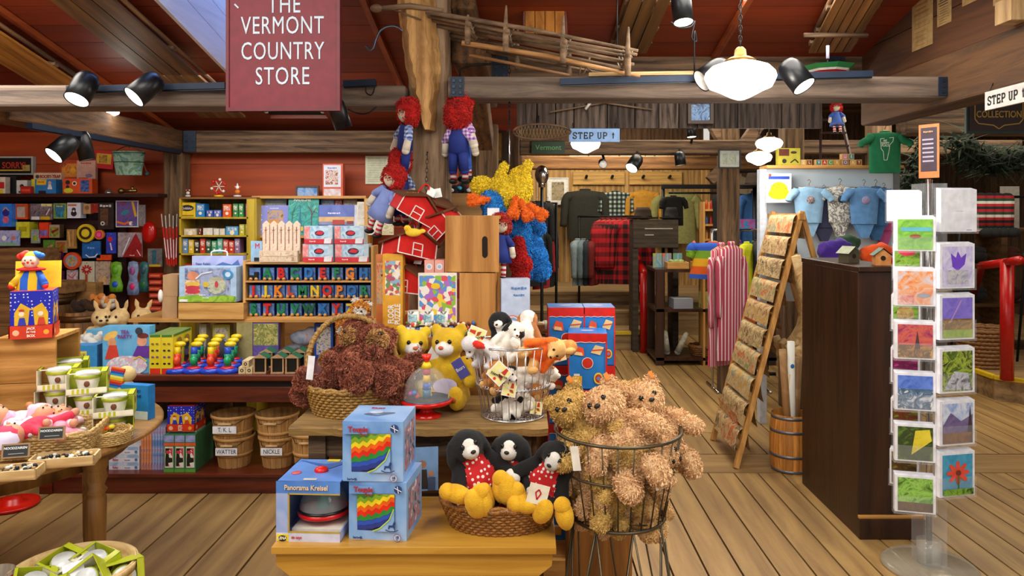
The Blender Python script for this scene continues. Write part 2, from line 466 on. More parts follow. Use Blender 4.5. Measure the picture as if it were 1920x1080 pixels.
# timbers
def timber(name,x0,x1,y0,y1,z0,z1,mat,bev=.012,kids=()):
    m=MB();m.box(x0,x1,y0,y1,z0,z1,mat);o=struct(m,name,bevel=bev)
    for (a,b,c,d,e,f) in kids:
        k=MB();k.box(a,b,c,d,e,f,DKBLUE)
        for bx in (.25,.75):
            for bz in (.2,.5,.8):k.box(a+(b-a)* bx-.006,a+(b-a)* bx+.006,c-.006,c,e+(f-e)* bz-.006,e+(f-e)* bz+.006,STEEL)
        k.build('bracket',o)
    return o
GREY=wood('#4a3d36','#7b6a5c','x',1,.8,.5,.1)
timber('trim_1',-4.6,-.545,3.40,3.58,2.035,2.135,GREY)
timber('trim_2',-.355,1.93,3.40,3.58,2.075,2.175,GREY,kids=[(-.34,-.28,3.392,3.4,2.08,2.17),(1.88,1.96,3.392,3.4,2.085,2.17)])
timber('trim_3',-2.47,-.5,5.40,5.59,1.99,2.15,BARN,kids=[(-2.47,-2.38,5.392,5.4,1.995,2.145)])
timber('trim_4',-2.66,-2.48,3.59,5.59,2.0,2.15,BARNY)
timber('trim_5',-2.64,-2.5,5.44,5.59,0,2.0,BARNZ)
# main post with the lighter hewn timber spliced on its face
PST=wood('#6a5038','#a1876a','z',1.1,.8,.6,.05)
post=timber('trim_6',-.545,-.36,3.47,3.66,0,2.62,PST,.015)
m=MB();LT=wood('#946a38','#cfa263','z',1.2,.7,.6,.05)
vs=[];n=22;random.seed(2)
for i in range(n+1):
    t=i/n;z=1.93+.72* t
    cx=-.445-.072* t;hw=.030+.055* min(1,t* 2.2) ;jit=lambda:random.uniform(-.006,.006)
    vs+=[(cx-hw+jit(),3.465,z),(cx-hw* .5+jit(),3.385-.02* t+jit(),z),(cx+hw* .5+jit(),3.385-.02* t+jit(),z),(cx+hw+jit(),3.465,z)]
fs=[(i* 4+k,i* 4+k+1,i* 4+k+5,i* 4+k+4) for i in range(n) for k in range(3)]+[(3,2,1,0),(n* 4,n* 4+1,n* 4+2,n* 4+3)]
m.add(vs,fs,LT);m.build('splice',post)
timber('trim_7',-.355,-.19,3.59,5.42,2.27,2.45,BARNY,kids=[])
timber('trim_8',-.36,-.20,5.42,5.58,0,2.27,BARNZ)
m=MB();m.bar((-.30,3.62,2.60),(-.27,4.9,2.02),.12,.14,BARNY);struct(m,'trim_9',bevel=.01)
timber('trim_10',1.92,2.09,-1.2,4.28,2.05,2.28,wood('#33200f','#624224','y',.9,.8,.6,.1),kids=[])
timber('trim_11',-.19,2.0,4.28,4.45,2.31,2.47,BARN,kids=[(1.74,1.83,4.272,4.28,2.31,2.46),(-.19,-.1,4.272,4.28,2.31,2.46)])
timber('trim_13',-.05,4.2,6.3,6.48,2.05,2.17,BARN)
timber('trim_15',-.05,2.9,9.0,9.15,2.08,2.24,wood('#5d3c1e','#94683a','x',1,.8,.4,.1))
for i,(px,D) in enumerate(((1370,6.4),(1490,5.9),(1655,6.2))):
    timber('trim_%d'%(16+i),X(px,D)-.08,X(px,D)+.08,D,D+.16,0,3.0,BARNZ)
for i,(a,b) in enumerate((((X(1370,6.4),6.46,2.1),(X(1290,6.4),6.46,2.7)),((X(1400,6.4),6.46,2.15),(X(1470,6.4),6.46,2.6)),((X(1330,8),8,1.9),(X(1420,8),8,2.4)))):
    m=MB();m.bar(a,b,.1,.1,BARN);struct(m,'trim_%d'%(20+i))
timber('trim_24',2.65,6.6,5.2,5.35,2.1,2.3,BARN)
# two chestnut ceiling battens following the slope
for i,(px,py) in enumerate(((640,20),(1386,0),(20,20))):
    y0=3.0;x=[-.78,1.075,-2.6][i]
    m=MB();m.bar((x,2.4,cz(2.4)-.02),(x,5.5 if x<0 else 4.25,cz(5.5 if x<0 else 4.25)-.02),.03,.03,wood('#6e2a0e','#9a4a1c','y',1,.5,.1,.1));struct(m,'trim_%d'%(30+i))

# raised floors at the rear
PLX=wood('#6d5638','#a88a60','x',.6,.6,.35,.1)
YEL=col('#d8b818',.5)
m=MB()
for (y0,y1,z0,z1) in ((8.5,9.0,0,.2),(9.0,9.5,0,.38),(9.5,10.9,0,.55)):
    m.box(-.05,1.62,y0,y1,z0,z1-.03,PLX);m.box(-.05,1.62,y0-.02,y1,z1-.03,z1,PLX)
m.box(-.05,1.62,8.475,8.535,.172,.204,YEL);m.box(1.63,3.4,9.5,10.9,0,.5,PLX)
struct(m,'floor_steps')
m=MB()
for p,z0,z1,mt,e in (([(3.9,6.2),(4.5,5.6),(6.6,5.6),(6.6,10.9),(3.9,10.9)],0,.2,PLX,0),):
    n=len(p);m.add([(x,y,z0) for x,y in p]+[(x,y,z1) for x,y in p],[tuple(range(n-1,-1,-1)),tuple(range(n,2* n))]+[(i,(i+1)%n,(i+1)%n+n,i+n) for i in range(n)],mt)
for a,b in (((3.9,10.8),(3.9,6.2)),((3.9,6.2),(4.5,5.6)),((4.5,5.6),(6.6,5.6))):m.bar((a[0],a[1],.19),(b[0],b[1],.19),.05,.03,YEL)
struct(m,'floor_platform')

# =================================================================== HANGING AND OVERHEAD THINGS
SIGNRED=col('#7d2232',.55);SIGNW=col('#cfe4f4',.6)
s=thing('hanging_sign','large dark red wooden sign reading THE VERMONT COUNTRY STORE hanging from the ceiling','sign',(X(533,2.9),2.9,Z(209,2.9)),R(-2))
w2=S(215,2.9)/2;m=MB();m.box(-w2,w2,-.012,.012,0,.62,SIGNRED);m.build('board',s,bevel=.003)
m=MB();fr=col('#6e1c2a',.5)
for a,b,c,d in ((-w2,w2,0,.014),(-w2,w2,.606,.62),(-w2,-w2+.012,.014,.606),(w2-.012,w2,.014,.606)):m.box(a,b,-.018,.012,c,d,fr)
m.build('frame',s)
for t_,z_,sz in (('THE',.409,.095),('VERMONT',.328,.095),('COUNTRY',.229,.095),('STORE',.132,.095)):
    sx={'THE':.95,'VERMONT':.92,'COUNTRY':.90,'STORE':.95}[t_]
    text(t_,sz* 1.02,SIGNW,s,(-.002 if t_ != 'THE' else .005,-.014,z_),bold=0,sx=sx* .74,sp=1.08)
m=MB();m.stroke([(-.19,.415),(-.175,.40)],.006,SIGNW,-.014);m.build('painted_mark',s)
m=MB()
for x in (-.16,.16):m.tube([(x,0,.62),(x,0,.86)],.003,IRON,5)
m.build('hanging_wire',s)

def lamp(px,py,D,wpx,label,power,chain=.3,group=None,name='pendant_lamp',g=6):
    r=S(wpx,D)/2;z0=Z(py,D)
    t=thing(name,label,'lamp',(X(px,D),D,z0),0,group)
    m=MB();m.lathe([(0,-.52),(.12,-.51),(.28,-.45),(.45,-.36),(.62,-.27),(.86,-.17),(.95,0),(1,.12),(.96,.26),(.8,.42),(.58,.5),(.42,.55)],(0,0,0),glow('#fff7ea',g),32)
    for i,v in enumerate(m.v):m.v[i]=tuple(c* r for c in v)
    o=m.build('glass_globe',t)
    m=MB();br=col('#8c6a34',.35,.8);m.lathe([(.42,.54),(.44,.6),(.3,.68),(.18,.72),(.16,.9),(.08,.98),(0,.98)],(0,0,0),br,20)
    for i,v in enumerate(m.v):m.v[i]=tuple(c* r for c in v)
    m.build('brass_fitter',t)
    m=MB();z=r* .98;k=0
    while z<r+chain:
        pts=[((.007* math.cos(a) if k%2 else 0),(0 if k%2 else .007* math.cos(a)),z+.012+.014* math.sin(a)) for a in [i* PI/4 for i in range(8)]]
        m.tube(pts,.002,IRON,4,closed=True);z+=.021;k+=1
    m.tube([(0,0,r),(0,0,r+chain)],.002,col('#5a3a28',.7),5)
    m.build('chain',t)
    point((X(px,D),D-.02,z0-r* .75),power,(1,.93,.82),.08)
    return t
lamp(1388,153,3.0,132,'large white schoolhouse glass pendant lamp hanging in front of the beam',16,.62)
lamp(1301,188,4.9,52,'small white pendant lamp partly hidden under the beam above the blue picture',7,.5)
lamp(1098,273,5.7,56,'white glass pendant lamp hanging right under the blue STEP UP sign',10,.9)
lamp(1442,272,5.0,50,'upper of two white pendant lamps above the jackets by the post',8,1.05)
lamp(1423,298,5.2,48,'lower of two white pendant lamps above the jackets by the post',8,1.05)
lamp(212,212,4.5,22,'tiny glowing lamp just under the grey beam behind the spotlights',3,.1)

BLKM=col('#101318',.35,.2);WHG=glow('#fff6e0',9)
def spot(px,py,D,d,label,lit=40,r=.052,L=.13,group='black track spotlights',ang=75,stem=None):
    c=at(px,py,D);d=Vector(d).normalized();rotq=d.to_track_quat('-Z','Y').to_euler()
    t=thing('track_spotlight',label,'spotlight',c,rotq,group)
    m=MB();m.lathe([(0,L* .55),(r* .75,L* .55),(r* .95,L* .38),(r,L* .2),(r,-L* .5),(r* .95,-L* .5),(r* .93,L* .1)],(0,0,0),BLKM,24);m.build('housing',t)
    m=MB();m.lathe([(r* .92,-L* .48),(r* .5,-L* .1),(r* .1,0),(0,0)],(0,0,0),glow('#f4f0e0',2.2) if lit else col('#d8d8d4',.4),24);m.build('reflector',t)
    if lit:
        m=MB();m.ell((0,0,-L* .2),(r* .5,r* .5,r* .4),WHG);m.build('bulb',t)
        spotl(c+d* (L* .6),d,lit,ang,(1,.90,.74),r=.04)
    st=Vector(stem) if stem else c+Vector((.05,.03,.09))
    m=MB();inv=t.matrix_basis.inverted()
    Mw=Matrix.Translation(c) @ rotq.to_matrix().to_4x4();inv=Mw.inverted()
    m.tube([inv @ st,inv @ ((c+st)/2+Vector((.01,0,0))),Vector((0,0,L* .2))],.011,BLKM,8);m.build('yoke',t)
    return t
def track(name,p,q,label,wd=.035):
    m=MB();p=Vector(p);q=Vector(q);m.bar((0,0,0),q-p,wd,.028,DKBLUE);m.bar(Vector((0,0,-.016)),q-p+Vector((0,0,-.016)),wd* .4,.006,STEEL)
    m.build(name,loc=p,label=label,cat='light track')
track('light_track',at(128,168,3.37),at(424,161,3.37),'black light track on the left grey beam beside the red sign')
track('light_track',at(645,158,3.37),at(705,155,3.37),'short black light track end right of the red sign')
track('light_track',at(1050,154,3.36),at(1634,139,3.36),'long dark blue light track along the right grey beam')
track('light_track',(-2.46,3.7,1.985),(-2.46,5.3,1.985),'dark light track under the side beam above the toy wall')
spot(155,166,3.26,(-.12,-.55,-.9),'left black spotlight of the pair on the left grey beam',45,stem=at(168,165,3.36))
spot(272,166,3.26,(-.55,-.6,-.75),'right black spotlight of the pair on the left grey beam',45,stem=at(290,163,3.36))
spot(118,277,3.9,(-.45,-.7,-.8),'lit black spotlight hanging from the side beam above the toy wall',40,stem=(-2.46,4.0,1.98))
spot(158,275,4.15,(.2,.1,-1),'dark narrow spotlight hanging beside the lit one above the toy wall',0,r=.042,L=.15,stem=(-2.46,4.2,1.98))
spot(1278,10,3.1,(.05,-.25,-1),'black spotlight at the top edge hanging under the red ceiling',40,r=.042,L=.16,stem=at(1266,-30,3.2))
spot(1336,138,3.26,(-.75,-.2,-.5),'black spotlight half hidden behind the large pendant lamp',0,stem=at(1315,145,3.36))
spot(1492,142,3.22,(.45,-.45,-.85),'black spotlight on the beam right of the large pendant lamp',45,stem=at(1475,142,3.36))
spot(636,215,3.35,(.3,.2,-1),'black spotlight peeping out under the red sign',0,r=.04,stem=at(625,190,3.42))
spot(1190,306,6.2,(-.5,-.5,-.7),'black spotlight angled down over the hanging jackets',25,r=.055,stem=at(1195,285,6.3))
spot(1130,306,6.3,(0,-.9,-.3),'small round black spotlight facing out above the plaid shirt',0,r=.035,L=.08,stem=at(1130,290,6.35))
spot(1275,298,6.25,(.1,-.1,-1),'dark drum spotlight under the rear beam above the black rack',0,r=.045,L=.11,stem=at(1275,280,6.3))
spot(1296,246,6.2,(.05,-.1,-1),'black drum spotlight below the blue picture',20,r=.04,L=.1,stem=at(1296,268,6.3))

# STEP UP signs in slab letters
def slab(m,ch,x,h,mat,Y,wd):
    a=h* .62;s=lambda p:m.stroke([(x+u* a,v* h) for u,v in p],wd,mat,Y)
    se=lambda u,v:m.stroke([(x+u* a-wd* .95,v* h),(x+u* a+wd* .95,v* h)],wd* .55,mat,Y)
    if ch=='S':s([(.95,.82),(.75,.98),(.3,.98),(.08,.8),(.12,.62),(.5,.5),(.88,.38),(.95,.2),(.72,.03),(.28,.03),(.06,.18)]);s([(.95,.7),(.95,.98)]);s([(.06,.02),(.06,.3)])
    if ch=='T':s([(.5,0),(.5,1)]);s([(0,.97),(1,.97)]);s([(.02,.75),(.02,1)]);s([(.98,.75),(.98,1)]);se(.5,.02)
    if ch=='E':s([(.15,0),(.15,1)]);s([(0,.97),(.95,.97)]);s([(.15,.5),(.7,.5)]);s([(0,.03),(.95,.03)]);s([(.93,.75),(.93,1)]);s([(.93,0),(.93,.26)]);s([(.7,.38),(.7,.62)])
    if ch=='P':s([(.15,0),(.15,1)]);s([(0,.97),(.75,.97),(.95,.85),(.95,.6),(.75,.46),(.15,.46)]);se(.18,.02)
    if ch=='U':s([(.15,1),(.15,.2),(.32,.03),(.68,.03),(.85,.2),(.85,1)]);se(.15,.98);se(.85,.98)
    if ch=='^':s([(.5,0),(.5,.8)]);m.poly([(x+.15* a,h* .62),(x+.85* a,h* .62),(x+.5* a,h* 1.08)],mat,Y-.0006)
def step_sign(px0,px1,py0,py1,D,rotz,label,c,x0=None):
    wd=S(px1-px0,D);h=S(py1-py0,D)
    t=thing('step_up_sign',label,'sign',(X((px0+px1)/2,D),D,Z(py1,D)) if x0 is None else x0,rotz)
    m=MB();m.box(-wd/2,wd/2,0,.012,0,h,col(c,.6));m.build('board',t)
    m=MB();m.T=Matrix.Translation((-wd/2+wd* .075,0,h* .24));lh=h* .46;x=0;ink=col('#08080c',.6)
    for ch in 'STEP UP ^':
        if ch==' ':x+=wd* .055;continue
        slab(m,ch,x,lh,ink,-.001,lh* .17);x+=wd* .108
    m.build('lettering',t)
    m=MB()
    for x in (-wd* .42,wd* .42):m.tube([(x,.006,h),(x,.02,h+.035)],.002,IRON,5)
    m.build('hook',t)
step_sign(1067,1162,241,266,4.44,0,'pale blue STEP UP sign with an arrow under the middle beam','#8fb8ee')
step_sign(0,128,0,35,3.0,-PI/2,'white STEP UP sign hanging on the right side beam','#c9c6c2',x0=(1.90,2.95,1.975))

# COLLECTION sign, the Vermont sign and the framed pictures up high
def framed(px0,px1,py0,py1,D,fc,art,label,cat='picture',name='framed_picture',fw=.02,matc=None,th=.02,lean=0,group=None):
    wd=S(px1-px0,D);h=S(py1-py0,D)
    t=thing(name,label,cat,(X((px0+px1)/2,D),D,Z(py1,D)),(R(-lean),0,0),group)
    m=MB();f=col(fc,.5)
    for a,b,c,d in ((-wd/2,wd/2,0,fw),(-wd/2,wd/2,h-fw,h),(-wd/2,-wd/2+fw,fw,h-fw),(wd/2-fw,wd/2,fw,h-fw)):m.box(a,b,-th,0,c,d,f)
    m.build('frame',t)
    m=MB();m.box(-wd/2+fw,wd/2-fw,-th* .4,-.001,fw,h-fw,col(matc,.7) if matc else art)
    if matc:q=min(wd,h)* .16;m.box(-wd/2+fw+q,wd/2-fw-q,-th* .5,-th* .4,fw+q,h-fw-q,art)
    m.build('print',t);return t
framed(893,950,241,310,5.58,'#33200f',mot(['#a08038','#c4a050','#8a6a2c'],5,.5),'tan panel picture in a dark wooden frame behind the post',fw=.035)
framed(1288,1336,188,233,4.455,'#3b261a',mot(['#2f5a92','#7aa0cc','#1d3c6c','#b8cce0'],18,.5),'blue wintry picture in a brown frame on the dark boards',fw=.02,th=.03)
framed(1026,1066,333,384,10.85,'#d8d8d0',mot(['#8a7a5c','#b0a080','#5c4c34'],12,.7),'framed engraving with a white mat hanging by the black jacket',fw=.015,matc='#e8e8e4')
framed(1346,1388,280,316,6.28,'#2a2a28',mot(['#8a9a88','#b8c4b4','#6a7468'],8,.4),'small grey framed picture hung beside the two lower lamps',fw=.012,matc='#c8ccc8')
framed(555,599,348,372,5.5,'#5a3018',mot(['#3c78c0','#88b4e0','#a06048'],9,.5),'small seascape picture in a brown frame leaning on the red wall',fw=.012)
t=thing('collection_sign','green bordered brown sign reading COLLECTION in gold letters','sign',(X(1872,4.2),4.2,Z(250,4.2)))
m=MB();wd=.36;m.box(-wd/2,wd/2,0,.02,0,.27,col('#16322e',.5));m.box(-wd/2+.014,wd/2-.014,-.004,0,.014,.26,col('#2c1210',.5));m.build('board',t)
m=MB();g=col('#b08c3a',.4,.3);m.stroke([(-.135,.25),(-.135,.08),(-.115,.055),(-.03,.045),(0,.025),(.03,.045),(.115,.055),(.135,.08),(.135,.25)],.006,g,-.005);m.build('gold_border',t)
text('COLLECTION',.052,g,t,(0,-.006,.105),bold=.001,sx=.80)
t=thing('vermont_sign','dark green sign with Vermont in pale script under the rear beam','sign',(X(1028,6.28),6.275,Z(288,6.28)))
m=MB();m.box(-.14,.14,0,.015,0,.10,col('#17331c',.6));m.build('board',t);text('Vermont',.06,col('#5f9a62',.6),t,(0,-.003,.05)).data
# snowshoe net
t=thing('snowshoe','old netted snowshoe hanging on the dark beam left of the blue sign','snowshoe',at(1010,247,4.42))
m=MB();m.tube([(0,0,.04),(0,.04,.10)],.003,IRON,5);m.build('cord',t)
m=MB();pts=[(.17* math.cos(a)* (1+.12* math.cos(a)),0,.045* math.sin(a)) for a in [i* PI/12 for i in range(24)]];m.tube(pts,.006,BARN,6,closed=True);m.build('frame',t)
m=MB()
for i in range(-7,8):
    m.tube([(i* .02,0,-.04* math.sqrt(max(0,1-(i/8)**2))),(i* .02+.02,0,.04* math.sqrt(max(0,1-(i/8)**2)))],.0014,col('#8a7a5a',.8),4)
    m.tube([(i* .02+.02,0,-.04* math.sqrt(max(0,1-(i/8)**2))),(i* .02,0,.04* math.sqrt(max(0,1-(i/8)**2)))],.0014,col('#8a7a5a',.8),4)
m.build('netting',t)

# toboggans and sleds under the slope
def slope_T(x,y):return Matrix.Translation((x,y,cz(y))) @ Matrix.Rotation(math.atan(-.22),4,'X')
def toboggan(x0,y0,y1,wd,label,mats,off=.12,yaw=0,nose=True,nb=3):
    t=thing('toboggan',label,'toboggan',(x0,y0,cz(y0)-off),(math.atan(-.22),0,yaw))
    L=(y1-y0)/math.cos(math.atan(.22));m=MB()
    for i in range(nb):
        a=-wd/2+wd* i/nb;e=.04 if (i in (0,nb-1) and nose) else 0
        m.box(a+.003,a+wd/nb-.003,e,L,0,.014,mats)
    m.build('runner_board',t)
    m=MB()
    for y in (.12,L* .4,L* .7,L-.1):m.box(-wd/2-.01,wd/2+.01,y,y+.035,.014,.034,BARN)
    m.build('cross_slat',t)
    m=MB()
    for sx in (-1,1):m.tube([(sx* wd/2,.1,.04),(sx* wd/2,L-.1,.04)],.012,BARNY,7)
    m.build('side_rail',t)
    m=MB()
    for sx in (-1,1):m.tube([(sx* wd/2* .8,.2,.03),(sx* wd/2* .8,.2,off-.03)],.004,IRON,5)
    m.build('hanger',t);return t
TOB=wood('#402810','#6a4820','y',.8,.5,.2,.15)
toboggan(-2.05,3.3,5.0,.30,'dark three board toboggan hung under the red ceiling left of the skylight',TOB,.10,R(-1))
toboggan(-2.75,3.05,4.6,.26,'pale toboggan at the left edge under the red ceiling',wood('#8a5a20','#b88038','y',.8,.5,.2,.15),.12)
toboggan(.60,3.2,4.1,.20,'dark narrow plank sled hung on the red ceiling above the beam',TOB,.06,R(2))
toboggan(1.52,3.25,4.05,.22,'slatted wooden sled hung under the ceiling near the right wall',wood('#5a3c1c','#8a6434','y',.8,.6,.3,.3),.08,R(-9),nb=5)
m=MB();m.tube([(-.16,0,0),(.16,0,0)],.012,BARN,8);m.build('wooden_bar',loc=at(1567,66,3.75),label='short round wooden bar hung below the slatted sled',cat='bar')
t=thing('sled_chair','rounded slatted wooden sled back hung on the red ceiling above the stick rack','sled',at(1022,62,3.72));OR=wood('#7a4a14','#a86c24','z',1,.5,.2,.15)
m=MB();m.T=Matrix.Rotation(R(-14),4,'X')
for i in range(4):
    x=-.075+i* .05;m.prism([(x-.023,0),(x+.023,0),(x+.023,.19+.02* (1.5-abs(i-1.5))),(x-.023,.19+.02* (1.5-abs(i-1.5)))],0,.012,OR)
m.build('slat',t)
m=MB();m.T=Matrix.Rotation(R(-14),4,'X');m.tube([(-.105,.01,-.02),(-.105,.01,.17),(-.07,.01,.22),(0,.01,.24),(.07,.01,.22),(.105,.01,.17),(.105,.01,-.02)],.009,col('#5a1c08',.5),6);m.build('frame',t)

# rustic stick rack hanging on the right of the post
STK=wood('#5c4a38','#93785c','x',1.2,.85,.5,.25)
a,b=at(800,22,3.35),at(1213,98,3.05)
t=thing('stick_rack','old rack of weathered sticks with upright pegs hung beside the post','rack',a)
d=b-a;random.seed(11);side=Vector((0,1,0))
m=MB()
for i in range(9):
    o=side* (i* .045)+Vector((0,0,-.006* i+random.uniform(-.006,.006)))
    m.tube([o+d* random.uniform(-.03,.02),o+d* .5+Vector((0,0,random.uniform(-.008,.008))),o+d* random.uniform(.93,1.0)],[.011,.010,.006],STK,7)
m.build('pole_bundle',t)
for i,f in enumerate((.20,.38,.64,.92)):
    for k in (0,1):
        p=d* (f+.05* k)+side* (.36* k)+Vector((0,0,.0));m=MB();up=.09 if i else .02
        m.tube([p+Vector((0,0,-.11)),p+Vector((0,0,-.05)),p,p+Vector((.003,0,up))],[.013,.014,.011,.004],STK,7);m.build('peg',t)
m=MB()
for f in (.22,.40,.66,.93):
    p=d* f;m.tube([p+Vector((-.01,-.02,-.02)),p+side* .18+Vector((0,0,-.03)),p+side* .38+Vector((.01,0,-.03))],.011,STK,6)
    for q in range(5):m.tube([p+side* (.07* q)+Vector((-.02,0,.012)),p+side* (.07* q+.03)+Vector((0,0,-.035)),p+side* (.07* q+.05)+Vector((.02,0,.012))],.004,col('#8a8478',.9),4)
m.build('cross_stick',t)
m=MB();m.tube([(-.0,.2,0.01),(0,.2,.45)],.003,IRON,5);m.tube([d* .9+Vector((0,.2,0)),d* .9+Vector((0,.2,.36))],.003,IRON,5);m.build('hanging_wire',t)
a2,b2=at(866,80,3.3),at(1200,143,3.3)
m=MB();m.tube([(0,0,0),(b2-a2)* .5+Vector((0,0,.012)),b2-a2],[.012,.011,.006],wood('#8a5c2c','#c0905a','x',1,.6,.2,.1),8);m.build('long_pole',loc=a2,label='long pale pole slanting down below the stick rack',cat='pole')
a3,b3=at(880,103,3.38),at(1068,141,3.38)
m=MB();m.tube([(0,0,0),b3-a3],[.009,.006],wood('#6a4424','#94683c','x',1,.6,.2,.1),8);m.build('short_pole',loc=a3,label='shorter dark pole behind the long pale one below the stick rack',cat='pole')
a4=at(1302,140,3.39)
m=MB();m.bar((-.48,0,0),(.04,0,.008),.02,.016,wood('#b08c58','#dcc08c','x',1,.6,.2,.1));m.build('batten',loc=a4,label='pale wooden batten lying on the right grey beam',cat='batten')
t=thing('crossed_sticks','two thin crossed grey sticks tied under the right grey beam','sticks',at(1110,196,4.44))
m=MB();m.tube([(-.25,0,-.045),(.1,0,.015)],.005,STK,6);m.tube([(0.02,.01,.02),(.36,.01,-.03)],.005,STK,6);m.build('stick',t)
m=MB();m.tube([(-.04,-.01,-.03),(-.005,-.01,.018)],.009,col('#d8d4cc',.7),6);m.build('tie',t)
m=MB();m.tube([(-.01,0,-.045),(0,0,-.02),(.02,0,.04)],.005,STK,6);m.tube([(-.03,0,-.045),(-.012,0,.03)],.004,STK,6);m.tube([(0,0,-.01),(.05,0,-.045)],.004,STK,6)
m.build('stick_bundle',loc=at(1098,122,3.4),label='tiny tied stick figure standing on the right grey beam',cat='sticks')
# stick blob at left end of rack
m=MB();m.ell((0,0,0),(.03,.03,.018),STK);m.tube([(.02,0,0),(.15,0,.012),(.3,0,-.01)],[.012,.014,.01],STK,7);m.tube([(.06,0,0),(.2,0,-.05)],.004,STK,5)
m.build('knobbed_branch',loc=at(706,16,3.36),label='knobbed grey branch hanging left of the post top',cat='branch')
# iron hook on the left of the post, bracket with chain on the right
m=MB();o=at(760,66,3.46);P=[at(x,y,3.46)-o for x,y in ((762,64),(745,51),(728,50),(713,58),(705,74),(700,90),(693,94),(686,86))]
m.tube(curve(P,28),.0055,col('#6c7890',.3,.8),7);m.build('iron_hook',loc=o,label='curved iron hook sticking out left of the post',cat='hook')
t=thing('hanging_chain','thin black chain hanging from an iron bracket right of the post','chain',at(955,118,3.5))
m=MB();m.tube([(0,0,0),(-.18,.03,-.005),(-.235,.05,-.02),(-.24,.05,-.09)],.005,IRON,6);m.build('bracket',t)
m=MB();z=-.005;k=0
while z>-.50:
    pts=[((.006* math.cos(q) if k%2 else 0),(0 if k%2 else .006* math.cos(q)),z-.011+.013* math.sin(q)) for q in [i* PI/4 for i in range(8)]]
    m.tube(pts,.0018,IRON,4,closed=True);z-=.02;k+=1
m.build('links',t)
t=thing('post_chain','rusty chain hooked on the front of the post above the toy barns','chain',at(801,290,3.38))
m=MB();z=0;k=0
while z>-.17:
    pts=[((.006* math.cos(q) if k%2 else 0),(0 if k%2 else .006* math.cos(q)),z-.011+.013* math.sin(q)) for q in [i* PI/4 for i in range(8)]]
    m.tube([(p[0]+z* .05,p[1]-z* .12,p[2]) for p in pts],.0018,col('#5a4a3c',.5,.7),4,closed=True);z-=.02;k+=1
m.build('links',t);m=MB();m.tube([(0,.02,.01),(0,0,.012),(0,-.008,0),(0,0,-.006)],.003,IRON,6);m.build('hook',t)
# cable loops
for (pts,lb) in (([(1258,42),(1275,52),(1296,50),(1303,40),(1297,70),(1306,78),(1302,60),(1302,135)],'dark coiled cable hanging from the top spotlight to the beam'),
                  ([(652,205),(672,213),(690,212),(706,200)],'dark cable sagging below the left beam right of the sign'),
                  ([(688,150),(686,172),(696,178),(702,165),(700,148)],'coil of black cord hung on the beam right of the sign')):
    o=at(*pts[0],3.36);m=MB();m.tube(curve([at(x,y,3.36+.01* (i%2))-o for i,(x,y) in enumerate(pts)],40),.0035,IRON,5);m.build('cable',loc=o,label=lb,cat='cable')
# umbrella upside on the beam
t=thing('umbrella','small green white and red umbrella perched on the right grey beam','umbrella',(X(1552,3.50),3.50,2.176))
m=MB();n=8
for c0,r0,z0,r1,z1 in (('#1f7a3c',.125,.062,.100,.042),('#e8e8e4',.100,.042,.088,.034),('#c81c28',.088,.034,.02,.003)):
    m.lathe([(r0,z0),(r1,z1)],(0,0,0),col(c0,.6),n,smooth=False)
m.build('canopy',t);m=MB();m.tube([(0,0,0.0),(0,0,.11)],.003,IRON,6);m.build('shaft',t);m=MB();m.tube([(0,0,.10),(0,0,.16)],.008,col('#a8b4d8',.4),8);m.build('handle',t)
# old posters on the right wall
for (px0,px1,py0,py1,lb,inkc) in ((1710,1748,-10,98,'long yellowed handbill with faded print on the brown side wall','#8a5a2a'),(1757,1783,-10,52,'yellowed notice with dark ink sketches on the brown side wall','#2c2418'),
                                      (1804,1830,-20,13,'corner of a yellowed bill at the top edge of the side wall','#8a6a3a'),(1862,1892,-20,12,'framed old notice at the top right edge of the side wall','#5a4a2a')):
    xw=1.925
    D0=xw* F/(px1-CX);D1=xw* F/(px0-CX);zt=Z(py0,D1);zb=Z(py1,D1);L=D1-D0
    t=thing('old_poster',lb,'poster',(xw,D1,zb),-PI/2)
    m=MB();m.box(0,L,0,.003,0,zt-zb,col('#94784a',.85,0,.2));m.build('paper',t)
    m=MB();random.seed(px0);q=zt-zb;ik=col(inkc,.9)
    for i in range(12):
        z=q* (.06+.075* i);a_=L* random.uniform(.1,.22);m.rect(a_,L-a_* random.uniform(.8,1.6),z,z+q* (.012 if i<7 else .03),ik,-.001)
    m.build('print',t)
m=MB();m.box(0,.10,-.07,0,0,.09,wood('#8a6c44','#b8986a','z',1,.7,.3,.1));m.build('peg_block',loc=(1.925,2.95,2.27+.02),rot=-PI/2,label='pale wooden block pegged into the brown side wall',cat='block')

# =================================================================== BUILDERS FOR GOODS
def ops_draw(m,ops,w,h,Y):
    k=1
    for o in ops:
        y=Y-.0006* k;k+=1;a=o[0]
        if a=='r':m.rect((o[1]-.5)* w,(o[2]-.5)* w,o[3]* h,o[4]* h,o[5],y)
        elif a=='d':m.disc((o[1]-.5)* w,o[2]* h,o[3]* w,o[4],y,rz=(o[5]* w if len(o)>5 else None),rot=(o[6] if len(o)>6 else 0))
        elif a=='p':m.poly([((x-.5)* w,z* h) for x,z in o[1]],o[2],y)
        elif a=='t' and o[1][0]=='~':
            q=o[4]* h;n_=len(o[1])
            for i in range(n_):m.rect((o[2]-.5)* w+(i-n_/2)* q* .75,(o[2]-.5)* w+(i-n_/2+.78)* q* .75,(o[3]* h)-q* (.22+.1* (i%2)),(o[3]* h)+q* (.2+.12* (i%3==0)),o[5],y)
        elif a=='s':m.stroke([((x-.5)* w,z* h) for x,z in o[1]],o[2]* w,o[3],y-.0006)
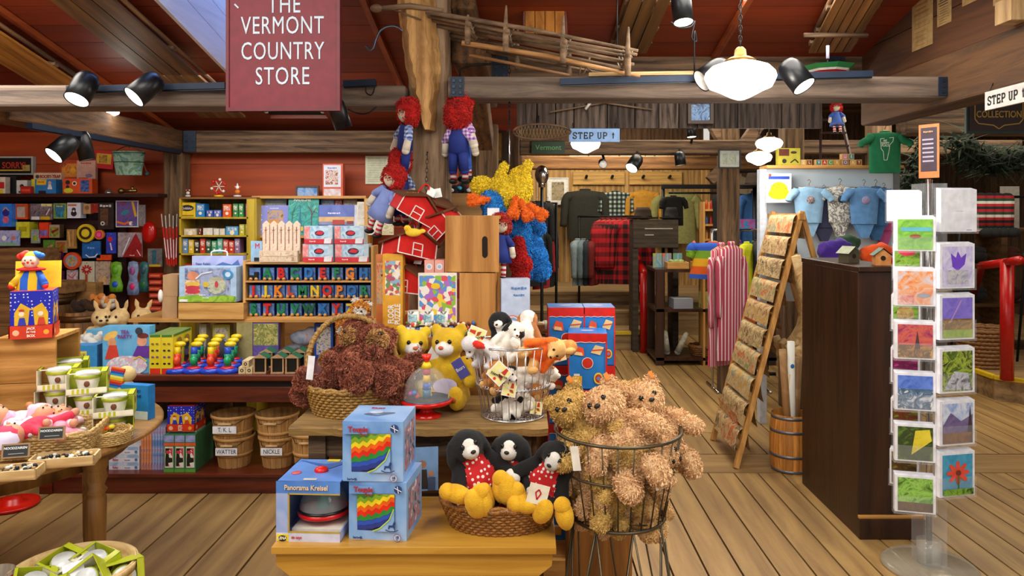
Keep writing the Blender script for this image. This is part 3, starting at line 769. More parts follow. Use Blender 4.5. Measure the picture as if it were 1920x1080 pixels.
def ops_text(o,ops,w,h,Y):
    k=1
    for q in ops:
        k+=1
        if q[0]=='t' and q[1][0] != '~':text(q[1],q[4]* h* 1.25,q[5],o,((q[2]-.5)* w,Y-.0006* k-.001,q[3]* h),sx=(q[6] if len(q)>6 else .9),bold=(q[7] if len(q)>7 else 0),rot=(PI/2,(q[8] if len(q)>8 else 0),0))
def carton(name,label,cat,w,h,d,c,loc,rot=0,ops=(),side=None,group=None,side_ops=None,top_ops=None,bev=0):
    """box; origin at the middle of its base; printed front faces -Y"""
    m=MB();mat=c if not isinstance(c,str) else col(c,.45)
    m.box(-w/2,w/2,-d/2,d/2,0,h,mat)
    ops_draw(m,ops,w,h,-d/2)
    T0=m.T
    if side_ops:
        m.T=T0 @ Matrix.Rotation(PI/2,4,'Z');ops_draw(m,side_ops,d,h,-w/2)
        m.T=T0 @ Matrix.Rotation(-PI/2,4,'Z');ops_draw(m,side_ops,d,h,-w/2);m.T=T0
    if top_ops:
        m.T=T0 @ Matrix.Translation((0,0,h)) @ Matrix.Rotation(-PI/2,4,'X') @ Matrix.Translation((0,0,-d/2)) ;
        ops_draw(m,top_ops,w,d,0);m.T=T0
    o=m.build(name,None,loc,rot,label,cat,group,bevel=bev)
    ops_text(o,ops,w,h,-d/2);return o
def pbox(name,label,cat,px0,px1,pyt,D,zb,d,c,ops=(),rot=0,group=None,**k):
    """carton measured in the photo: left, right, top edge and the depth of its front"""
    return carton(name,label,cat,S(px1-px0,D),Z(pyt,D)-zb,d,c,(X((px0+px1)/2,D),D+d/2,zb),rot,ops,group=group,**k)

def wicker(name,label,cat,loc,rx,ry,h,flare=1.18,mat=None,rot=0,rows=11,stakes=40,group=None,rimr=.008,handle=None,square=2.0):
    mat=mat or mot(['#8a5c26','#b8863e','#6a4218','#c89a52'],60,.6)
    t=thing(name,label,cat,loc,rot,group)
    def P(a,r,z):
        ca,sa=math.cos(a),math.sin(a);q=(abs(ca)**square+abs(sa)**square)**(-1/square)
        return Vector((rx* r* ca* q,ry* r* sa* q,z))
    m=MB();n=stakes* 2
    for i in range(rows):
        f=(i+.5)/rows;z=h* f;r=1+(flare-1)* f
        m.tube([P(2* PI* k/n,r* (1+.022* (1 if (k // 1+i)%2 else -1)),z) for k in range(n)],h/rows* .56,mat,5,closed=True)
    vs=[];fs=[]
    for k in range(n):vs+=[P(2* PI* k/n,.97,.002),P(2* PI* k/n,flare* .97,h)]
    for k in range(n):l=(k+1)%n;fs.append((2* k,2* l,2* l+1,2* k+1))
    fs.append(tuple(2* k for k in range(n))[::-1]);m.add(vs,fs,mat)
    m.build('woven_body',t)
    m=MB();m.tube([P(2* PI* k/n,flare,h+.003* math.sin(k* PI/2)) for k in range(n)],rimr,mat,7,closed=True)
    m.tube([P(2* PI* k/n,flare,h+rimr+.003* math.cos(k* PI/2)) for k in range(n)],rimr* .8,mat,7,closed=True);m.build('rim',t)
    if handle:
        m=MB();pts=[(0 if handle[1] else -rx* flare* math.cos(a),(-ry* flare* math.cos(a)) if handle[1] else 0,h+handle[0]* math.sin(a)) for a in [PI* i/24 for i in range(25)]]
        m.tube(pts,.013,mat,8)
        for i,p in enumerate(curve(pts,72)):
            if i%2==0:m.ell(p,(.016,.016,.016),mat,n=6)
        m.build('handle',t)
    return t
def bushel(name,label,loc,r,h,group=None,c=('#a87c44','#d0a468'),rot=0,lbl=None,dark=False,cat='basket'):
    t=thing(name,label,cat,loc,rot,group);W=wood(c[0],c[1],'z',1.5,.6,.2,.2)
    m=MB();n=18
    for k in range(n):
        a0,a1=2* PI* k/n+.02,2* PI* (k+1)/n-.02;rb=r* .78
        pts=[]
        for (rr,z) in ((rb,0),(r,h)):
            for a in (a0,a1):pts.append((rr* math.cos(a),rr* math.sin(a),z))
        pts2=[(x* .95,y* .95,z) for x,y,z in pts]
        m.add(pts+pts2,[(0,1,3,2),(6,7,5,4),(0,2,6,4),(1,5,7,3),(2,3,7,6)],W)
    m.lathe([(0,.008),(r* .76,.008)],(0,0,0),W,20);m.lathe([(r* .75,.004),(r* .96,h* .99)],(0,0,0),W,24);m.build('stave_body',t)
    for z,rr in ((h* .42,r* .88),(h* .96,r)):
        m=MB();m.lathe([(rr* 1.0,z-h* .05),(rr* 1.03,z-h* .05),(rr* 1.035,z+h* .05),(rr* 1.0,z+h* .05)],(0,0,0),wood(c[0],c[1],'x',1,.6,.2,.1),28);m.build('hoop',t)
    m=MB();m.tube([(-r* .9,-r* .3,h* .95),(-r* .5,-r* 1.05,h* .80),(r* .5,-r* 1.05,h* .8),(r* .9,-r* .3,h* .95)],.002,STEEL,5)
    m.tube([(-r* .3,-r* 1.06,h* .8),(r* .3,-r* 1.06,h* .8)],.007,col('#c8a878',.5),8);m.build('handle',t)
    if lbl:
        m=MB();m.box(-r* .55,r* .55,-r* 1.09,-r* 1.075,h* .5,h* .74,col('#e4e8f0',.6));m.build('label_tag',t)
        text(lbl,h* .2,col('#30405c',.6),t,(0,-r* 1.095,h* .62),sx=.8)
    return t
def crate(name,label,loc,w,d,h,rot=0,mats=None,boards=3,slot=None,openside=None,group=None,cat='crate'):
    """wooden box; openside 'top' or '+x'"""
    W=mats or wood('#9a6a2e','#cf9c50','x',.8,.55,.2,.12);t=thing(name,label,cat,loc,rot,group);th=.014
    def side(axis,pos,nm='side_panel'):
        m=MB();bh=h/boards
        for i in range(boards):
            z0,z1=i* bh+.001,(i+1)* bh-.001
            if axis=='y':m.box(-w/2,w/2,pos,pos+th,z0,z1,W)
            else:m.box(pos,pos+th,-d/2+th,d/2-th,z0,z1,W)
        m.build(nm,t,bevel=.0015)
    side('y',-d/2,'front_panel');side('y',d/2-th,'back_panel');side('x',-w/2)
    if openside != '+x':side('x',w/2-th)
    m=MB();m.box(-w/2+th,w/2-th,-d/2+th,d/2-th,.002,.014,W);m.build('bottom_panel',t)
    if openside:m=MB();m.box(-w/2+th,w/2,-d/2+th,d/2-th,h-th,h,W) if openside != 'top' else None;(m.build('top_panel',t) if openside != 'top' else None)
    if slot:
        m=MB();x,z,hw,hh=slot;m.prism([(x+hw* math.cos(a),z+hh* math.sin(a)* .35+(hh* .65 if math.sin(a)>0 else -hh* .65)) for a in [2* PI* i/16 for i in range(16)]],-d/2-.001,-d/2+.002,col('#1c0d05',.9));m.build('hand_slot',t)
    return t

# ---- plush
def blob(name,parts,vox,mats,amp=.0,tuft=0,tl=.02,tw=.003,seed=1,smooth=3,down=.3):
    m=MB();dm=mats[0]
    for p in parts:
        if p[0]=='e':m.ell(p[1],p[2],dm,p[3] if len(p)>3 and p[3] is not None else (0,0,0),16)
        else:m.caps(p[1],p[2],p[3],dm,p[4],12)
    o=bpy.data.objects.new('tmp',m.mesh('tmp'));COL.objects.link(o)
    r=o.modifiers.new('r','REMESH');r.mode='VOXEL';r.voxel_size=vox;r.use_smooth_shade=True
    s=o.modifiers.new('s','SMOOTH');s.iterations=smooth;s.factor=.6
    me=bpy.data.meshes.new_from_object(o.evaluated_get(bpy.context.evaluated_depsgraph_get()));bpy.data.objects.remove(o)
    me.name=name;rnd=random.Random(seed)
    if amp:
        for v in me.vertices:
            q=v.co/(vox* 3.2);v.co+=v.normal* (noise.noise(q)* amp+noise.noise(q* 2.3)* amp* .5)
    me.materials.clear()
    for q in mats:me.materials.append(q)
    mi=[]
    pm=[(p[-1] if isinstance(p[-1],int) and not isinstance(p[-1],bool) and len(p)>(4 if p[0]=='e' else 5) else 0) for p in parts]
    if len(mats)>1:
        for f in me.polygons:
            c=f.center;best=1e9;bi=0
            for p,k in zip(parts,pm):
                if p[0]=='e':
                    rr=p[2] if isinstance(p[2],(tuple,list)) else (p[2],)* 3
                    q=c-Vector(p[1])
                    if p[3]:q=Euler(p[3]).to_matrix().inverted() @ q
                    dd=math.sqrt((q.x/rr[0])**2+(q.y/rr[1])**2+(q.z/rr[2])**2);dd=(dd-1)* min(rr)
                else:
                    a,b=Vector(p[1]),Vector(p[2]);t=max(0,min(1,(c-a).dot(b-a)/max(1e-9,(b-a).length_squared)));dd=(c-(a+(b-a)* t)).length-(p[3]+(p[4]-p[3])* t)
                if dd<best:best=dd;bi=k
            mi.append(bi)
        me.polygons.foreach_set('material_index',mi)
    else:mi=[0]* len(me.polygons)
    if tuft:
        vs=[tuple(v.co) for v in me.vertices];fs=[tuple(f.vertices) for f in me.polygons];ms=list(mi);P=me.polygons;n=len(P)
        for _ in range(tuft):
            i=rnd.randrange(n);f=P[i];c=f.center;nn=f.normal
            j=Vector((rnd.uniform(-1,1),rnd.uniform(-1,1),rnd.uniform(-1,1)-down));tt=(j-nn* j.dot(nn));tt=tt.normalized() if tt.length>1e-4 else nn.orthogonal()
            b=nn.cross(tt)* tw;c=c+Vector((rnd.uniform(-1,1),rnd.uniform(-1,1),rnd.uniform(-1,1)))* vox* .5;l=tl* rnd.uniform(.6,1.2)
            k=len(vs);vs+=[tuple(c-b),tuple(c+b),tuple(c+nn* l* .55+tt* l* .35+b* .7),tuple(c+nn* l* .6+tt* l* .9)]
            fs+=[(k,k+1,k+2),(k,k+2,k+3)];ms+=[mi[i],mi[i]]
        m2=bpy.data.meshes.new(name);m2.from_pydata(vs,[],fs)
        for q in mats:m2.materials.append(q)
        m2.polygons.foreach_set('material_index',ms);m2.polygons.foreach_set('use_smooth',[True]* len(fs));m2.update();me=m2
    else:me.polygons.foreach_set('use_smooth',[True]* len(me.polygons))
    return me
EYEB=col('#060505',.12,0,0);NOSEB=col('#1a0f0a',.5)
def plush_parts(s,kind='bear',head=(0,0),legs=None,arms=None,ps=0):
    """sitting plush of height about s, facing -Y"""
    hx,hz=head;r=random.Random(ps);j=lambda a:r.uniform(-a,a)
    A=arms or (((.21,-.02,.52),(.34+j(.04),-.20+j(.06),.28+j(.08))),((-.21,-.02,.52),(-.34+j(.04),-.20+j(.06),.28+j(.08))))
    L=legs or (((.15,-.05,.12),(.26+j(.04),-.42,.10)),((-.15,-.05,.12),(-.26+j(.04),-.42,.10)))
    P=[('e',(0,0,.30),(.24,.20,.31),None,0),('e',(hx,-.03,.77+hz),(.215,.19,.19),None,1),('c',(hx* .3,0,.5),(hx* .8,-.02,.66),.13,.13,0)]
    mz=(.115,.12,.09) if kind=='bear' else (.10,.17,.085)
    P+=[('e',(hx,-.19,.715+hz),mz,None,2)]
    for k in (1,-1):
        if kind=='bear':P.append(('e',(hx+.165* k,.01,.93+hz),(.08,.045,.08),None,3))
        elif kind=='dog':P.append(('e',(hx+.215* k,-.02,.72+hz),(.055,.09,.17),(0,-.25* k,0),3))
        elif kind=='kangaroo':P.append(('e',(hx+.12* k,.03,1.02+hz),(.055,.03,.14),(0,.3* k,0),3))
    for a,b in A:P.append(('c',a,b,.088,.092,4))
    for a,b in L:P+=[('c',a,b,.12,.105,5),('e',(b[0],b[1]-.07,b[2]+.055),(.105,.085,.15),None,6)]
    def sc(v):return tuple(q* s for q in v) if isinstance(v,(tuple,list)) else v* s
    out=[]
    for p in P:
        if p[0]=='e':out.append(('e',sc(p[1]),sc(p[2]),p[3],p[4]))
        else:out.append(('c',sc(p[1]),sc(p[2]),p[3]* s,p[4]* s,p[5]))
    return out,(hx* s,-.03* s,(.77+hz)* s)
def plush(name,label,cat,s,mats,cmap,kind='bear',vox=None,amp=None,tuft=0,tl=.02,tw=.0022,group=None,loc=(0,0,0),rot=0,eyes=True,nose=NOSEB,**k):
    """cmap: material index for body, head, muzzle, ears, arms, legs, feet"""
    P,hd=plush_parts(s,kind,**k)
    P2=[p[:-1]+(cmap[p[-1]],) for p in P]
    me=blob(name+'_body',P2,vox or s* .028,mats,amp if amp is not None else s* .008,tuft,tl,tw,k.get('ps',0))
    t=thing(name,label,cat,loc,rot,group)
    o=bpy.data.objects.new('body',me);COL.objects.link(o);o.parent=t
    if eyes:
        for q in (1,-1):
            m=MB();m.ell((hd[0]+q* .08* s,hd[1]-(.205 if tuft else .178)* s,hd[2]+.035* s),(.028* s,.024* s,.030* s),EYEB,n=8);m.build('eye',t)
        m=MB();y=(-.325 if tuft else -.305) if kind=='bear' else -.355
        m.ell((hd[0],y* s,hd[2]-.02* s),(.035* s,.018* s,.024* s),nose,n=8);m.build('nose',t)
    return t
def hangtag(parent,loc,w,h,c='#f0e890',ops=(),rot=(0,0,0),txt=None):
    m=MB();m.box(-w/2,w/2,-.0006,.0006,0,h,col(c,.5));ops_draw(m,ops,w,h,-.0008)
    o=m.build('paper_tag',parent,loc,rot)
    if txt:text(txt[0],txt[1],col(txt[2],.5),o,(0,-.002,h* txt[3]),sx=.85)
    return o

# ---- garments
def garment_mesh(w,h,mat,sleeve=.55,folds=6,seed=0,flare=1.0,collar=True,sl_out=.16,thick=.11,mat2=None):
    r=random.Random(seed);m=MB();n=40;rows=14;vs=[];ph=r.uniform(0,6)
    for i in range(rows+1):
        v=i/rows
        if v<.09:hw=.13+(.46-.13)* math.sin(v/.09* PI/2)
        elif v<.3:hw=.46-.03* (v-.09)/.21
        else:hw=.43+(.45* flare-.43)* (v-.3)/.7
        z=-h* (v**1.0) if v>.09 else -h* .5* v
        for k in range(n):
            a=2* PI* k/n;fo=1+(.03+.10* v)* math.sin(folds* a+ph+v* 1.5)* (.5+.5* math.sin(3* a))
            vs.append((w* hw* math.cos(a)* (1+(fo-1)* .3),w* thick* math.sin(a)* (1.3-.3* v)* (fo if v>.1 else 1)* (.6 if i==0 else 1),z))
    fs=[(i* n+k,(i+1)* n+k,(i+1)* n+(k+1)%n,i* n+(k+1)%n) for i in range(rows) for k in range(n)]
    m.add(vs,fs,mat,True)
    if sleeve:
        for s in (1,-1):
            e=sleeve;x0=.40* w;pts=[(s* (x0-.03* w),0,-.10* h),(s* (x0+.09* w),-.01,-.20* h),(s* (x0+sl_out* w* .8),-.015,-(.2+(e-.1)* .5)* h),(s* (x0+sl_out* w),-.02,-(.12+e)* h)]
            m.tube(curve(pts,12),[w* (.13-.045* i/12)* (1+.05* math.sin(i* 2+seed)) for i in range(13)],mat2 or mat,14)
    if collar:m.lathe([(w* .13,-.005* h),(w* .15,.02* h),(w* .11,.035* h),(w* .1,0)],(0,0,0),mat2 or mat,16,sy=.55)
    return m
def hanger(parent,w,mat=None,hook=.05):
    m=MB();W=mat or wood('#a8783c','#d0a468','x',1,.5,.1,.1);m.tube([(-w* .42,0,-.035),(0,0,.012),(w* .42,0,-.035)],.007,W,6);m.build('hanger',parent)
    m=MB();m.tube([(0,0,.01),(0,0,.03),(.012,0,.045),(0,0,.06),(-.01,0,.05)],.002,STEEL,5);m.build('hanger_hook',parent)
def garment(name,label,cat,loc,w,h,mat,rot=0,group=None,hang=True,**k):
    t=thing(name,label,cat,loc,rot,group);garment_mesh(w,h,mat,**k).build('cloth_body',t,loc=(0,0,0))
    if hang:hanger(t,w)
    return t
def barrel(name,label,loc,r,h,c=('#7a4c1c','#b07c3a'),hoop='#3a3c40',cat='barrel',group=None,bulge=1.12,lid=False):
    t=thing(name,label,cat,loc,0,group);W=wood(c[0],c[1],'z',1.2,.5,.3,.2)
    m=MB();n=18
    for k in range(n):
        a0,a1=2* PI* k/n,2* PI* (k+1)/n-.012;vs=[];q=8
        for i in range(q+1):
            f=i/q;rr=r* (1+(bulge-1)* math.sin(PI* f))
            for a in (a0,(a0+a1)/2,a1):vs.append((rr* math.cos(a),rr* math.sin(a),h* f))
        m.add(vs,[(i* 3+j,i* 3+j+1,i* 3+j+4,i* 3+j+3) for i in range(q) for j in range(2)],W,True)
    m.lathe([(0,h* .02),(r* .97,0),(r* 1.0,h* .5),(r* .96,h)],(0,0,0),W,24);m.build('stave_body',t)
    for z in (.04,.30,.72,.95):
        rr=r* (1+(bulge-1)* math.sin(PI* z))* 1.012
        m=MB();m.lathe([(rr* .99,h* (z-.025)),(rr* 1.01,h* (z-.025)),(rr* 1.01,h* (z+.025)),(rr* .99,h* (z+.025))],(0,0,0),col(hoop,.4,.7),28);m.build('hoop',t)
    return t

# =================================================================== CENTRAL DISPLAY
YW=wood('#a8741c','#c8963a','x',.8,.35,.08,.06)
BZ=.58
t=thing('bench','honey yellow wooden bench holding spinning top boxes and a wicker basket in the foreground','bench',(X(783,2.25),2.36,0))
bw=S(540,2.15)/2
m=MB();m.box(-bw,bw,-.19,.20,BZ-.022,BZ,YW);m.build('top_board',t,bevel=.002)
m=MB();m.prism([(-bw+.01,BZ-.022),(bw-.01,BZ-.022),(bw-.012,BZ-.06),(bw-.05,BZ-.09),(-bw+.05,BZ-.09),(-bw+.012,BZ-.06)],-.178,-.158,YW);m.build('apron',t,bevel=.001)
for sx in (-1,1):m=MB();m.box(sx* (bw-.07)-.012,sx* (bw-.07)+.012,-.155,.16,0,BZ-.022,YW);m.build('leg',t,bevel=.002)
for i in range(6):
    c=['#8a5c34','#7a4f2e','#94683c'][i%3]
    carton('kraft_box','brown kraft box standing under the yellow bench','box',.062,.44,.16,mot([c,'#5c3c20'],30,.8),(X(783,2.3)-.17+i* .068,2.42,0),group='kraft boxes under the yellow bench',ops=[('r',.2,.8,.80,.96,mot(['#3c2818','#9a7048'],90,.7))])

SKY=mot(['#5f8fd0','#84aee0','#a8c4ea'],5,.35,dist=.4)
def rainbow_ops(x0,x1,z0,z1,n=9):
    """rainbow domed top showing through a box window: bands of zigzag"""
    w,h=x1-x0,z1-z0;out=[('r',x0,x1,z0,z1,col('#1b1d4c',.3))]
    bands=['#283a8c','#2a50b8','#2a8a3c','#e02818','#e86014','#e8d020','#7aa428','#3c7a34']
    for bi,c in enumerate(bands):
        f0=bi/len(bands);pts=[]
        k=10
        for i in range(k+1):
            u=i/k;zz=f0+.0-.05* 0+.32* u* u+(.05 if i%2 else -.03)* (1 if bi >= 3 else .3)
            pts.append((x0+w* u,z0+h* max(0,min(1,zz))))
        pts+=[(x1,z1),(x0,z1)]
        out.append(('p',pts,col(c,.25)))
    out.append(('p',[(x1,z0),(x1,z0+h* .62),(x0+w* .86,z0+h* .34),(x0+w* .6,z0+h* .1),(x0+w* .45,z0)],SKY))
    out.append(('s',[(x0+w* .42,z0+.005),(x0+w* .62,z0+h* .09),(x0+w* .87,z0+h* .33),(x1-.01,z0+h* .62)],.018,col('#b8d838',.4)))
    return out
INKB=col('#27407c',.5);TRED=col('#b03044',.5)
def horse(x,z,s):return [('s',[(x-s,z),(x-s* .4,z-s* .25),(x+s* .4,z-s* .25),(x+s,z)],.012,INKB),('p',[(x-s* .6,z+s* .1),(x-s* .5,z+s* .7),(x+s* .1,z+s* .7),(x+s* .3,z+s* 1.3),(x+s* .6,z+s* 1.1),(x+s* .45,z+s* .6),(x+s* .5,z+s* .1),(x+s* .35,z+s* .1),(x+s* .2,z+s* .4),(x-s* .3,z+s* .4),(x-s* .45,z+s* .1)],INKB)]
def toupie(px0,px1,py0,D,zb,h,label,rot):
    w=S(px1-px0,D)
    ops=rainbow_ops(.15,.80,.16,.80)+horse(.76,.2,.11)+[('p',[(0.02,.80),(.42,.80),(.42,.94),(0.02,.94)],SKY),('t','Toupie',.27,.88,.10,TRED,.95,.0006),('t','Classic',.36,.80,.04,TRED),('d',.87,.90,.07,INKB),('s',[(.81,.93),(.93,.87)],.012,col('#e8ecf4',.4)),('s',[(.86,.96),(.88,.84)],.012,col('#e8ecf4',.4)),
                                                ('t','bartwijk',.18,.06,.045,INKB,.9,.0003),('d',.86,.08,.065,col('#8a4a6a',.5)),('d',.86,.08,.056,col('#c0d0ec',.5)),('t','18',.86,.095,.055,INKB),('t','mois',.86,.055,.02,INKB)]
    o=carton('spinning_top_box',label,'box',w,h,.185,SKY,(X((px0+px1)/2,D)+.005,D+.095,zb),rot,ops,
               side_ops=[('r',.12,.88,.12,.85,mot(['#3a3c44','#8a98b0','#b05a60','#c8d4e8'],22,.4))],top_ops=[('d',.5,.5,.25,col('#5c6c88',.5),.05,.15),('d',.42,.56,.12,col('#aebfd8',.5),.10,.1),('s',[(.25,.4),(.5,.33),(.75,.5)],.02,col('#4a5468',.5))])
    text('Classic',.016,TRED,o,(-.02,-.005+.06,h+.002),rot=(0,0,0));return o
toupie(655,766,905,2.215,BZ,.172,'lower blue box with a rainbow spinning top in its window, under another like it',R(-6))
toupie(641,756,793,2.215,BZ+.1735,.178,'upper blue box with a rainbow spinning top, stacked on its twin',R(-3))
# box with the clear humming top
t=thing('humming_top_box','blue window box with a clear and red humming top, left on the bench','box',(X(580,2.2) ,2.2+.105,BZ),R(-3))
w,h,d=S(122,2.2),.178,.20;BLU=mot(['#3c74c8','#5c90dc','#2f62b4'],4,.35,dist=.3);PAL=mot(['#a8b8e0','#8aa4dc','#c8cde8'],4,.4,dist=.3)
m=MB();m.box(-w/2,-w/2+.003,-d/2,d/2,0,h,PAL);m.box(w/2-.003,w/2,d/2-.05,d/2,0,h,BLU);m.box(-w/2,w/2,d/2-.003,d/2,0,h,BLU)
m.box(-w/2,w/2,-d/2,d/2,0,.003,PAL);m.box(-w/2,w/2,-d/2,d/2,h-.003,h,BLU);m.box(w/2-.003,w/2,-d/2,d/2,0,.03,PAL)
m.box(-w/2,-w/2+.036,-d/2-.001,-d/2+.002,0,h,PAL);m.box(-w/2,w/2,-d/2-.0015,-d/2+.002,h-.035,h,BLU);m.box(-w/2,w/2,-d/2-.0015,-d/2+.002,0,.026,col('#c8cbe4',.4))
m.box(-w/2+.036,-w/2+.040,-d/2-.002,-d/2+.002,.03,h-.035,col('#b89a3c',.4));m.box(-w/2+.036,w/2,-d/2-.002,-d/2+.002,h-.039,h-.035,col('#b89a3c',.4));m.box(-w/2+.036,w/2,-d/2-.002,-d/2+.002,.026,.030,col('#b89a3c',.4))
m.box(-w/2+.002,-w/2+.038,-d/2-.003,-d/2,.002,.022,col('#e8d428',.4));m.disc(-w/2+.02,.010,.014,col('#14140c',.5),-d/2-.0035,rz=.009)
T0=m.T;m.T=Matrix.Translation((0,0,h+.001));
m.add([(-.02,-.09,0),(.02,-.09,0),(.02,-.075,0),(-.02,-.075,0)],[(0,1,2,3)],col('#c8c4b0',.5));m.ell((.01,-.01,.002),(.022,.02,.012),col('#d81818',.3));m.add([(-.09,.085,.0005),(.03,.01,.0005),(.08,.085,.0005),(-.0,.05,.0005)],[(0,1,2,3)],col('#2c5cac',.4));m.ell((-.06,-.03,0),(.016,.016,.002),col('#c8505a',.4));m.box(-.0,.04,.075,.095,0,.001,col('#e0cc30',.4));m.T=T0
m.build('carton',t)
text('Panorama Kreisel',.0205,col('#e8c8a0',.4),t,(-.005,-d/2-.004,h-.018),bold=.0004,sx=.9);text('LENA',.011,col('#e8e4c8',.4),t,(-w/2+.02,-d/2-.005,.011),bold=.0003);text('tin toys',.012,col('#d03428',.4),t,(-w/2+.062,-d/2-.003,.013),sx=.85)
m=MB();m.box(-w/2+.04,w/2-.004,-d/2+.02,d/2-.01,.003,.03,col('#d4d0c4',.6));m.build('inner_tray',t)
m=MB();m.lathe([(0,.034),(.04,.035),(.078,.050),(.080,.060),(.074,.064)],(.015,0,0),col('#c81418',.2),32);m.lathe([(.078,.064),(.079,.070),(.074,.071)],(.015,0,0),col('#101010',.3),32);m.build('top_base',t)
m=MB();m.lathe([(.074,.066),(.070,.09),(.055,.118),(.032,.138),(.014,.148)],(.015,0,0),glass('#cfe0e8',.04,.25),28);m.build('clear_dome',t)
m=MB();m.lathe([(.022,.066),(.02,.09),(.013,.11)],(.015,0,0),col('#1c7a70',.3),16);m.lathe([(.012,.11),(.010,.125),(.014,.128),(.012,.150),(.016,.163)],(.015,0,0),col('#c02428',.3),16);m.build('spindle',t)
# low wicker basket of black and white plush with yellow feet
WK=mot(['#7a4a18','#a8702c','#5c3410','#b88440'],70,.55)
BX,BY=X(938,2.34),2.345
wicker('wicker_basket','low oval brown wicker basket on the bench filled with black and white plush toys','basket',(BX,BY,BZ),.152,.105,.082,1.22,WK,rows=9,stakes=40)
BLKF,WHF,REDF,YELF,GRYF=fur('#08080a','#16161a'),fur('#c8c4bc','#e6e2da'),dots('#c0141a','#e8e4e0',62,.30),fur('#c89412','#e4b428'),fur('#b8b4b4','#d8d4d4')
grp='black and white plush in the bench basket'
Ls=(((.13,-.05,.16),(.20,-.34,.16)),((-.13,-.05,.16),(-.22,-.34,.12)))
for i,(px,py,D,s,rx,ry,rz,lb) in enumerate((
        (880,832,2.33,.255,-.10,-.28,.35,'leftmost black and white plush puppy in red spotted clothes leaning left in the bench basket'),
        (955,838,2.37,.245,-.15,.05,-.15,'middle black and white plush puppy sitting upright in the bench basket'),
        (1042,852,2.30,.235,.05,.42,-.35,'rightmost black and white plush puppy slumping out to the right of the bench basket'))):
    head=at(px,py,D)
    E=Euler((rx,ry,rz));off=E.to_matrix() @ Vector((0,-.03* s,.77* s))
    o=plush('plush_puppy',lb,'plush toy',s,[REDF,BLKF,WHF,YELF],[0,1,2,1,1,1,3],'dog',vox=.0062,amp=.001,loc=head-off,rot=E,legs=Ls,ps=i,head=((-.04,.02,.03)[i],0))
    m=MB();m.ell((0+(-.04,.02,.03)[i]* s,-.19* s,.79* s),(.085* s,.05* s,.09* s),WHF);m.build('face_patch',o)
    for q in (1,-1):
        m=MB();m.ell((q* .345* s,-.22* s,.27* s),(.085* s,.08* s,.085* s),WHF);m.build('paw',o)
        m=MB();m.ell((q* .20* s,-.42* s,.20* s),(.13* s,.11* s,.19* s),YELF,(.2,.15* q,0),16);m.build('foot',o)
for i,(px,py,D,a,lb) in enumerate(((857,926,2.24,.3,'yellow plush foot lying at the left of the bench basket rim'),(905,940,2.23,1.3,'yellow plush foot upright in the middle front of the bench basket'),(985,945,2.235,.1,'flat yellow plush foot in front of the middle puppy'),(1058,965,2.22,1.35,'yellow plush foot hanging over the right end of the bench basket'),(940,915,2.26,1.5,'tall yellow plush foot between the left and middle puppies'))):
    m=MB();m.ell((0,0,0),(.048,.026,.028),YELF,(0,a,0),16);m.ell((-.03* math.cos(a),-.005,.03* math.sin(a)),(.026,.024,.026),YELF);m.build('plush_boot',loc=at(px,py,D),label=lb,cat='plush toy')
m=MB();m.box(-.03,.03,-.001,.001,-.025,.035,col('#e4dcc8',.5));m.stroke([(0,-.01),(.008,.01),(0,.02),(-.008,.01),(0,-.01)],.004,col('#c01818',.5),-.002);m.build('paper_tag',loc=at(1008,930,2.215),rot=(0,.25,0),label='white paper tag with a red mark hanging in front of the bench basket',cat='tag')

# rustic table
RT=wood('#6e5430','#a8864c','x',1.1,.85,.7,.12);RTD=wood('#32251c','#66523e','x',1.1,.9,.7,.15)
RZ=.80;x0,x1=X(541,2.62),X(1028,2.62)
t=thing('rustic_table','rough old wooden table with a flaking top behind the yellow bench','table',((x0+x1)/2,2.84,0));hw=(x1-x0)/2
random.seed(5);m=MB();n=30;vs=[]
for i in range(n+1):
    x=-hw+2* hw* i/n;e=random.uniform(-.008,.008);vs+=[(x,-.22+e,RZ-.032),(x,-.225+e,RZ-.006),(x,-.21+e,RZ),(x,.24,RZ),(x,.24,RZ-.032)]
fs=[(i* 5+k,(i+1)* 5+k,(i+1)* 5+(k+1)%5,i* 5+(k+1)%5) for i in range(n) for k in range(5)]+[(4,3,2,1,0),tuple(n* 5+k for k in range(5))]
m.add(vs,fs,RT);m.build('table_top',t)
m=MB();m.box(-hw+.08,hw-.04,-.17,-.14,RZ-.12,RZ-.034,RTD);m.build('apron',t)
for sx in (-1,1):
    for sy in (-.16,.18):m=MB();m.box(sx* (hw-.09)-.03,sx* (hw-.09)+.03,sy-.025,sy+.025,0,RZ-.034,RTD);m.build('leg',t)
m=MB();m.box(-hw+.12,hw-.12,-.10,.18,.40,.42,RTD);m.build('shelf',t)
bk=carton('picture_book','picture book with two figures on a blue cover standing below the rustic table','book',.10,.15,.012,'#7fa8d8',(X(795,2.62),2.615,BZ),R(8),[('d',.45,.62,.14,col('#a87c5c',.5)),('p',[(.3,.05),(.65,.05),(.6,.5),(.35,.5)],col('#3c342c',.6)),('d',.75,.4,.1,col('#c88c6c',.5)),('r',.64,.9,.02,.32,col('#4a5a7a',.6))])

